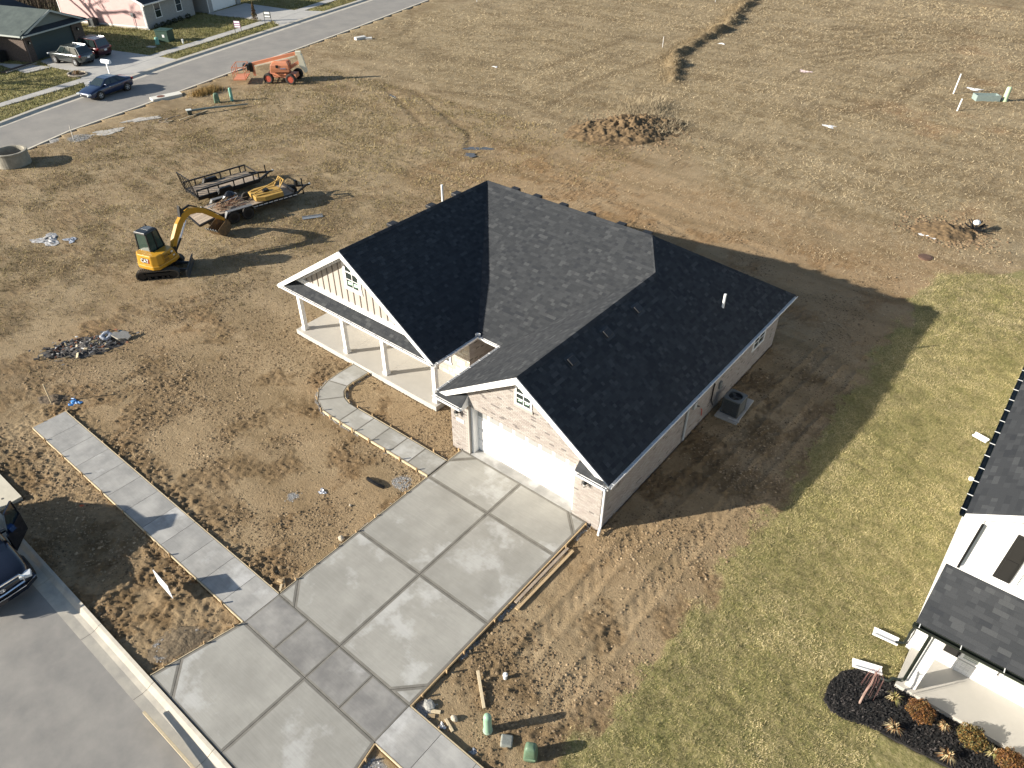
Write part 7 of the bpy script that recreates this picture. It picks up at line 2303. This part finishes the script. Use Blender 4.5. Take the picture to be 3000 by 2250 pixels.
x, y = sample(150000, -84, -54, 2, 56, lambda x, y: .8 * zones(x, y)[1])
blades('far_lawn_grass', 'short olive lawns in front of the houses across the far road', x, y, .22, .06, (.5, 1.4), palette(len(x), x, y, [(.09, .10, .03), (.15, .145, .045), (.20, .175, .07), (.25, .205, .10)]))
# tall dry weeds on the ditch bank and round the mound
wx, wy = [], []
for (ax, ay), (bx_, by) in zip(BERM[:-1], BERM[1:]):
    n = int(5000 * math.hypot(bx_ - ax, by - ay) / 8)
    t_ = RNG.random(n)
    wx.append(ax + (bx_ - ax) * t_ + RNG.normal(-.6, .6, n)); wy.append(ay + (by - ay) * t_ + RNG.normal(0, .7, n))
wx, wy = np.concatenate(wx), np.concatenate(wy)
blades('ditch_weeds', 'tall dry tan weeds along the ditch bank', wx, wy, .26, .025, (.5, 1.45), palette(len(wx), wx, wy, [(.24, .18, .105), (.30, .235, .14), (.18, .13, .075), (.35, .28, .175)]))
wx = np.concatenate([RNG.normal(-16.6, .9, 2600), RNG.normal(-14.2, 1.2, 2800)]); wy = np.concatenate([RNG.normal(40.5, 1.2, 2600), RNG.normal(37.6, 1.1, 2800)])
blades('mound_weeds', 'tuft of tall pale weeds behind the big dirt mound', wx, wy, .5, .028, (.4, 1.35), palette(len(wx), wx, wy, [(.34, .27, .17), (.42, .34, .22), (.25, .20, .13)]), zoff=.25)
wx = np.concatenate([RNG.normal(-48.8, .35, 700), RNG.normal(-49.1, .3, 500)]); wy = np.concatenate([RNG.normal(19.6, .6, 700), RNG.normal(20.4, .5, 500)])
blades('roadside_weeds', 'brown clump of weeds at the edge of the far road', wx, wy, .5, .05, (.1, .9), palette(len(wx), wx, wy, [(.22, .15, .05), (.30, .20, .08), (.14, .10, .04)]))
# gravel and clods
def stones(name, label, X, Y, r, cols, flat=.7, zoff=0.0):
    """low-poly octahedral stones / clods, one joined mesh"""
    n = len(X)
    Zg = ground_height(X, Y) + zoff
    base = np.array([(1, 0, 0), (0, 1, 0), (-1, 0, 0), (0, -1, 0), (0, 0, 1), (0, 0, -.6)], float)
    fc = np.array([(0, 1, 4), (1, 2, 4), (2, 3, 4), (3, 0, 4)])
    a = RNG.uniform(0, 6.28, n)
    rr = r * RNG.uniform(.4, 1.4, n)
    J = 1 + RNG.uniform(-.35, .35, (n, 6, 3))
    P = base[None] * J * rr[:, None, None]
    c, s_ = np.cos(a), np.sin(a)
    Q = np.stack([P[..., 0] * c[:, None] - P[..., 1] * s_[:, None], P[..., 0] * s_[:, None] + P[..., 1] * c[:, None], P[..., 2] * flat], -1)
    Q += np.stack([X, Y, Zg], 1)[:, None]
    F = (fc[None] + (np.arange(n) * 6)[:, None, None]).reshape(-1, 3)
    C = np.repeat(cols, 6, 0)
    o = np_mesh(name, Q.reshape(-1, 3), F, 3, [gcol], {'col': np.concatenate([C, np.ones((6 * n, 1))], 1)})
    return tag(o, label, 'stones', kind='stuff')
x, y = sample(120000, -16, 7.5, -13, 2, lambda x, y: zones(x, y)[2])
stones('gravel', 'grey crushed gravel spilled along the path, driveway and kerb', x, y, .022, palette(len(x), x, y, [(.12, .115, .11), (.25, .24, .23), (.40, .39, .37), (.5, .48, .45)], .1))
x, y = sample(260000, -20, 10.5, -13, 26, lambda x, y: (1 - zones(x, y)[1]) * (.12 + .88 * ss(.40, .62, fbm(x * .5, y * .5, 220, 3))), view_w)
stones('mud_clods', 'crumbs and clods of brown mud scattered round the house', x, y, .025 * (1 + 1.3 * RNG.random(len(x)) ** 4), palette(len(x), x, y, [(.13, .09, .05), (.21, .147, .083), (.28, .198, .115), (.34, .25, .15)], .3), .6)
x = np.concatenate([RNG.normal(-15, 2.0, 1300), RNG.normal(9.3, 1.2, 900)]); y = np.concatenate([RNG.normal(35.2, 1.7, 1300), RNG.normal(32.6, 1.0, 900)])
stones('field_clods', 'loose clods round the dirt mounds in the field', x, y, .09, palette(len(x), x, y, [(.18, .12, .07), (.26, .175, .10), (.31, .22, .13)], .3), .7)

# dark leafless thicket behind the far houses
x, y = RNG.uniform(-128, -88, 16000), RNG.uniform(14, 62, 16000)
k = (x + .35 * (y - 29)) < -91.5
x, y = x[k], y[k]
o = blades('thicket', 'dark leafless thicket behind the far houses', x, y, 2.6, .10, (.0, .55), palette(len(x), x, y, [(.05, .038, .028), (.085, .062, .042), (.13, .10, .07)]))
o['category'] = 'thicket'
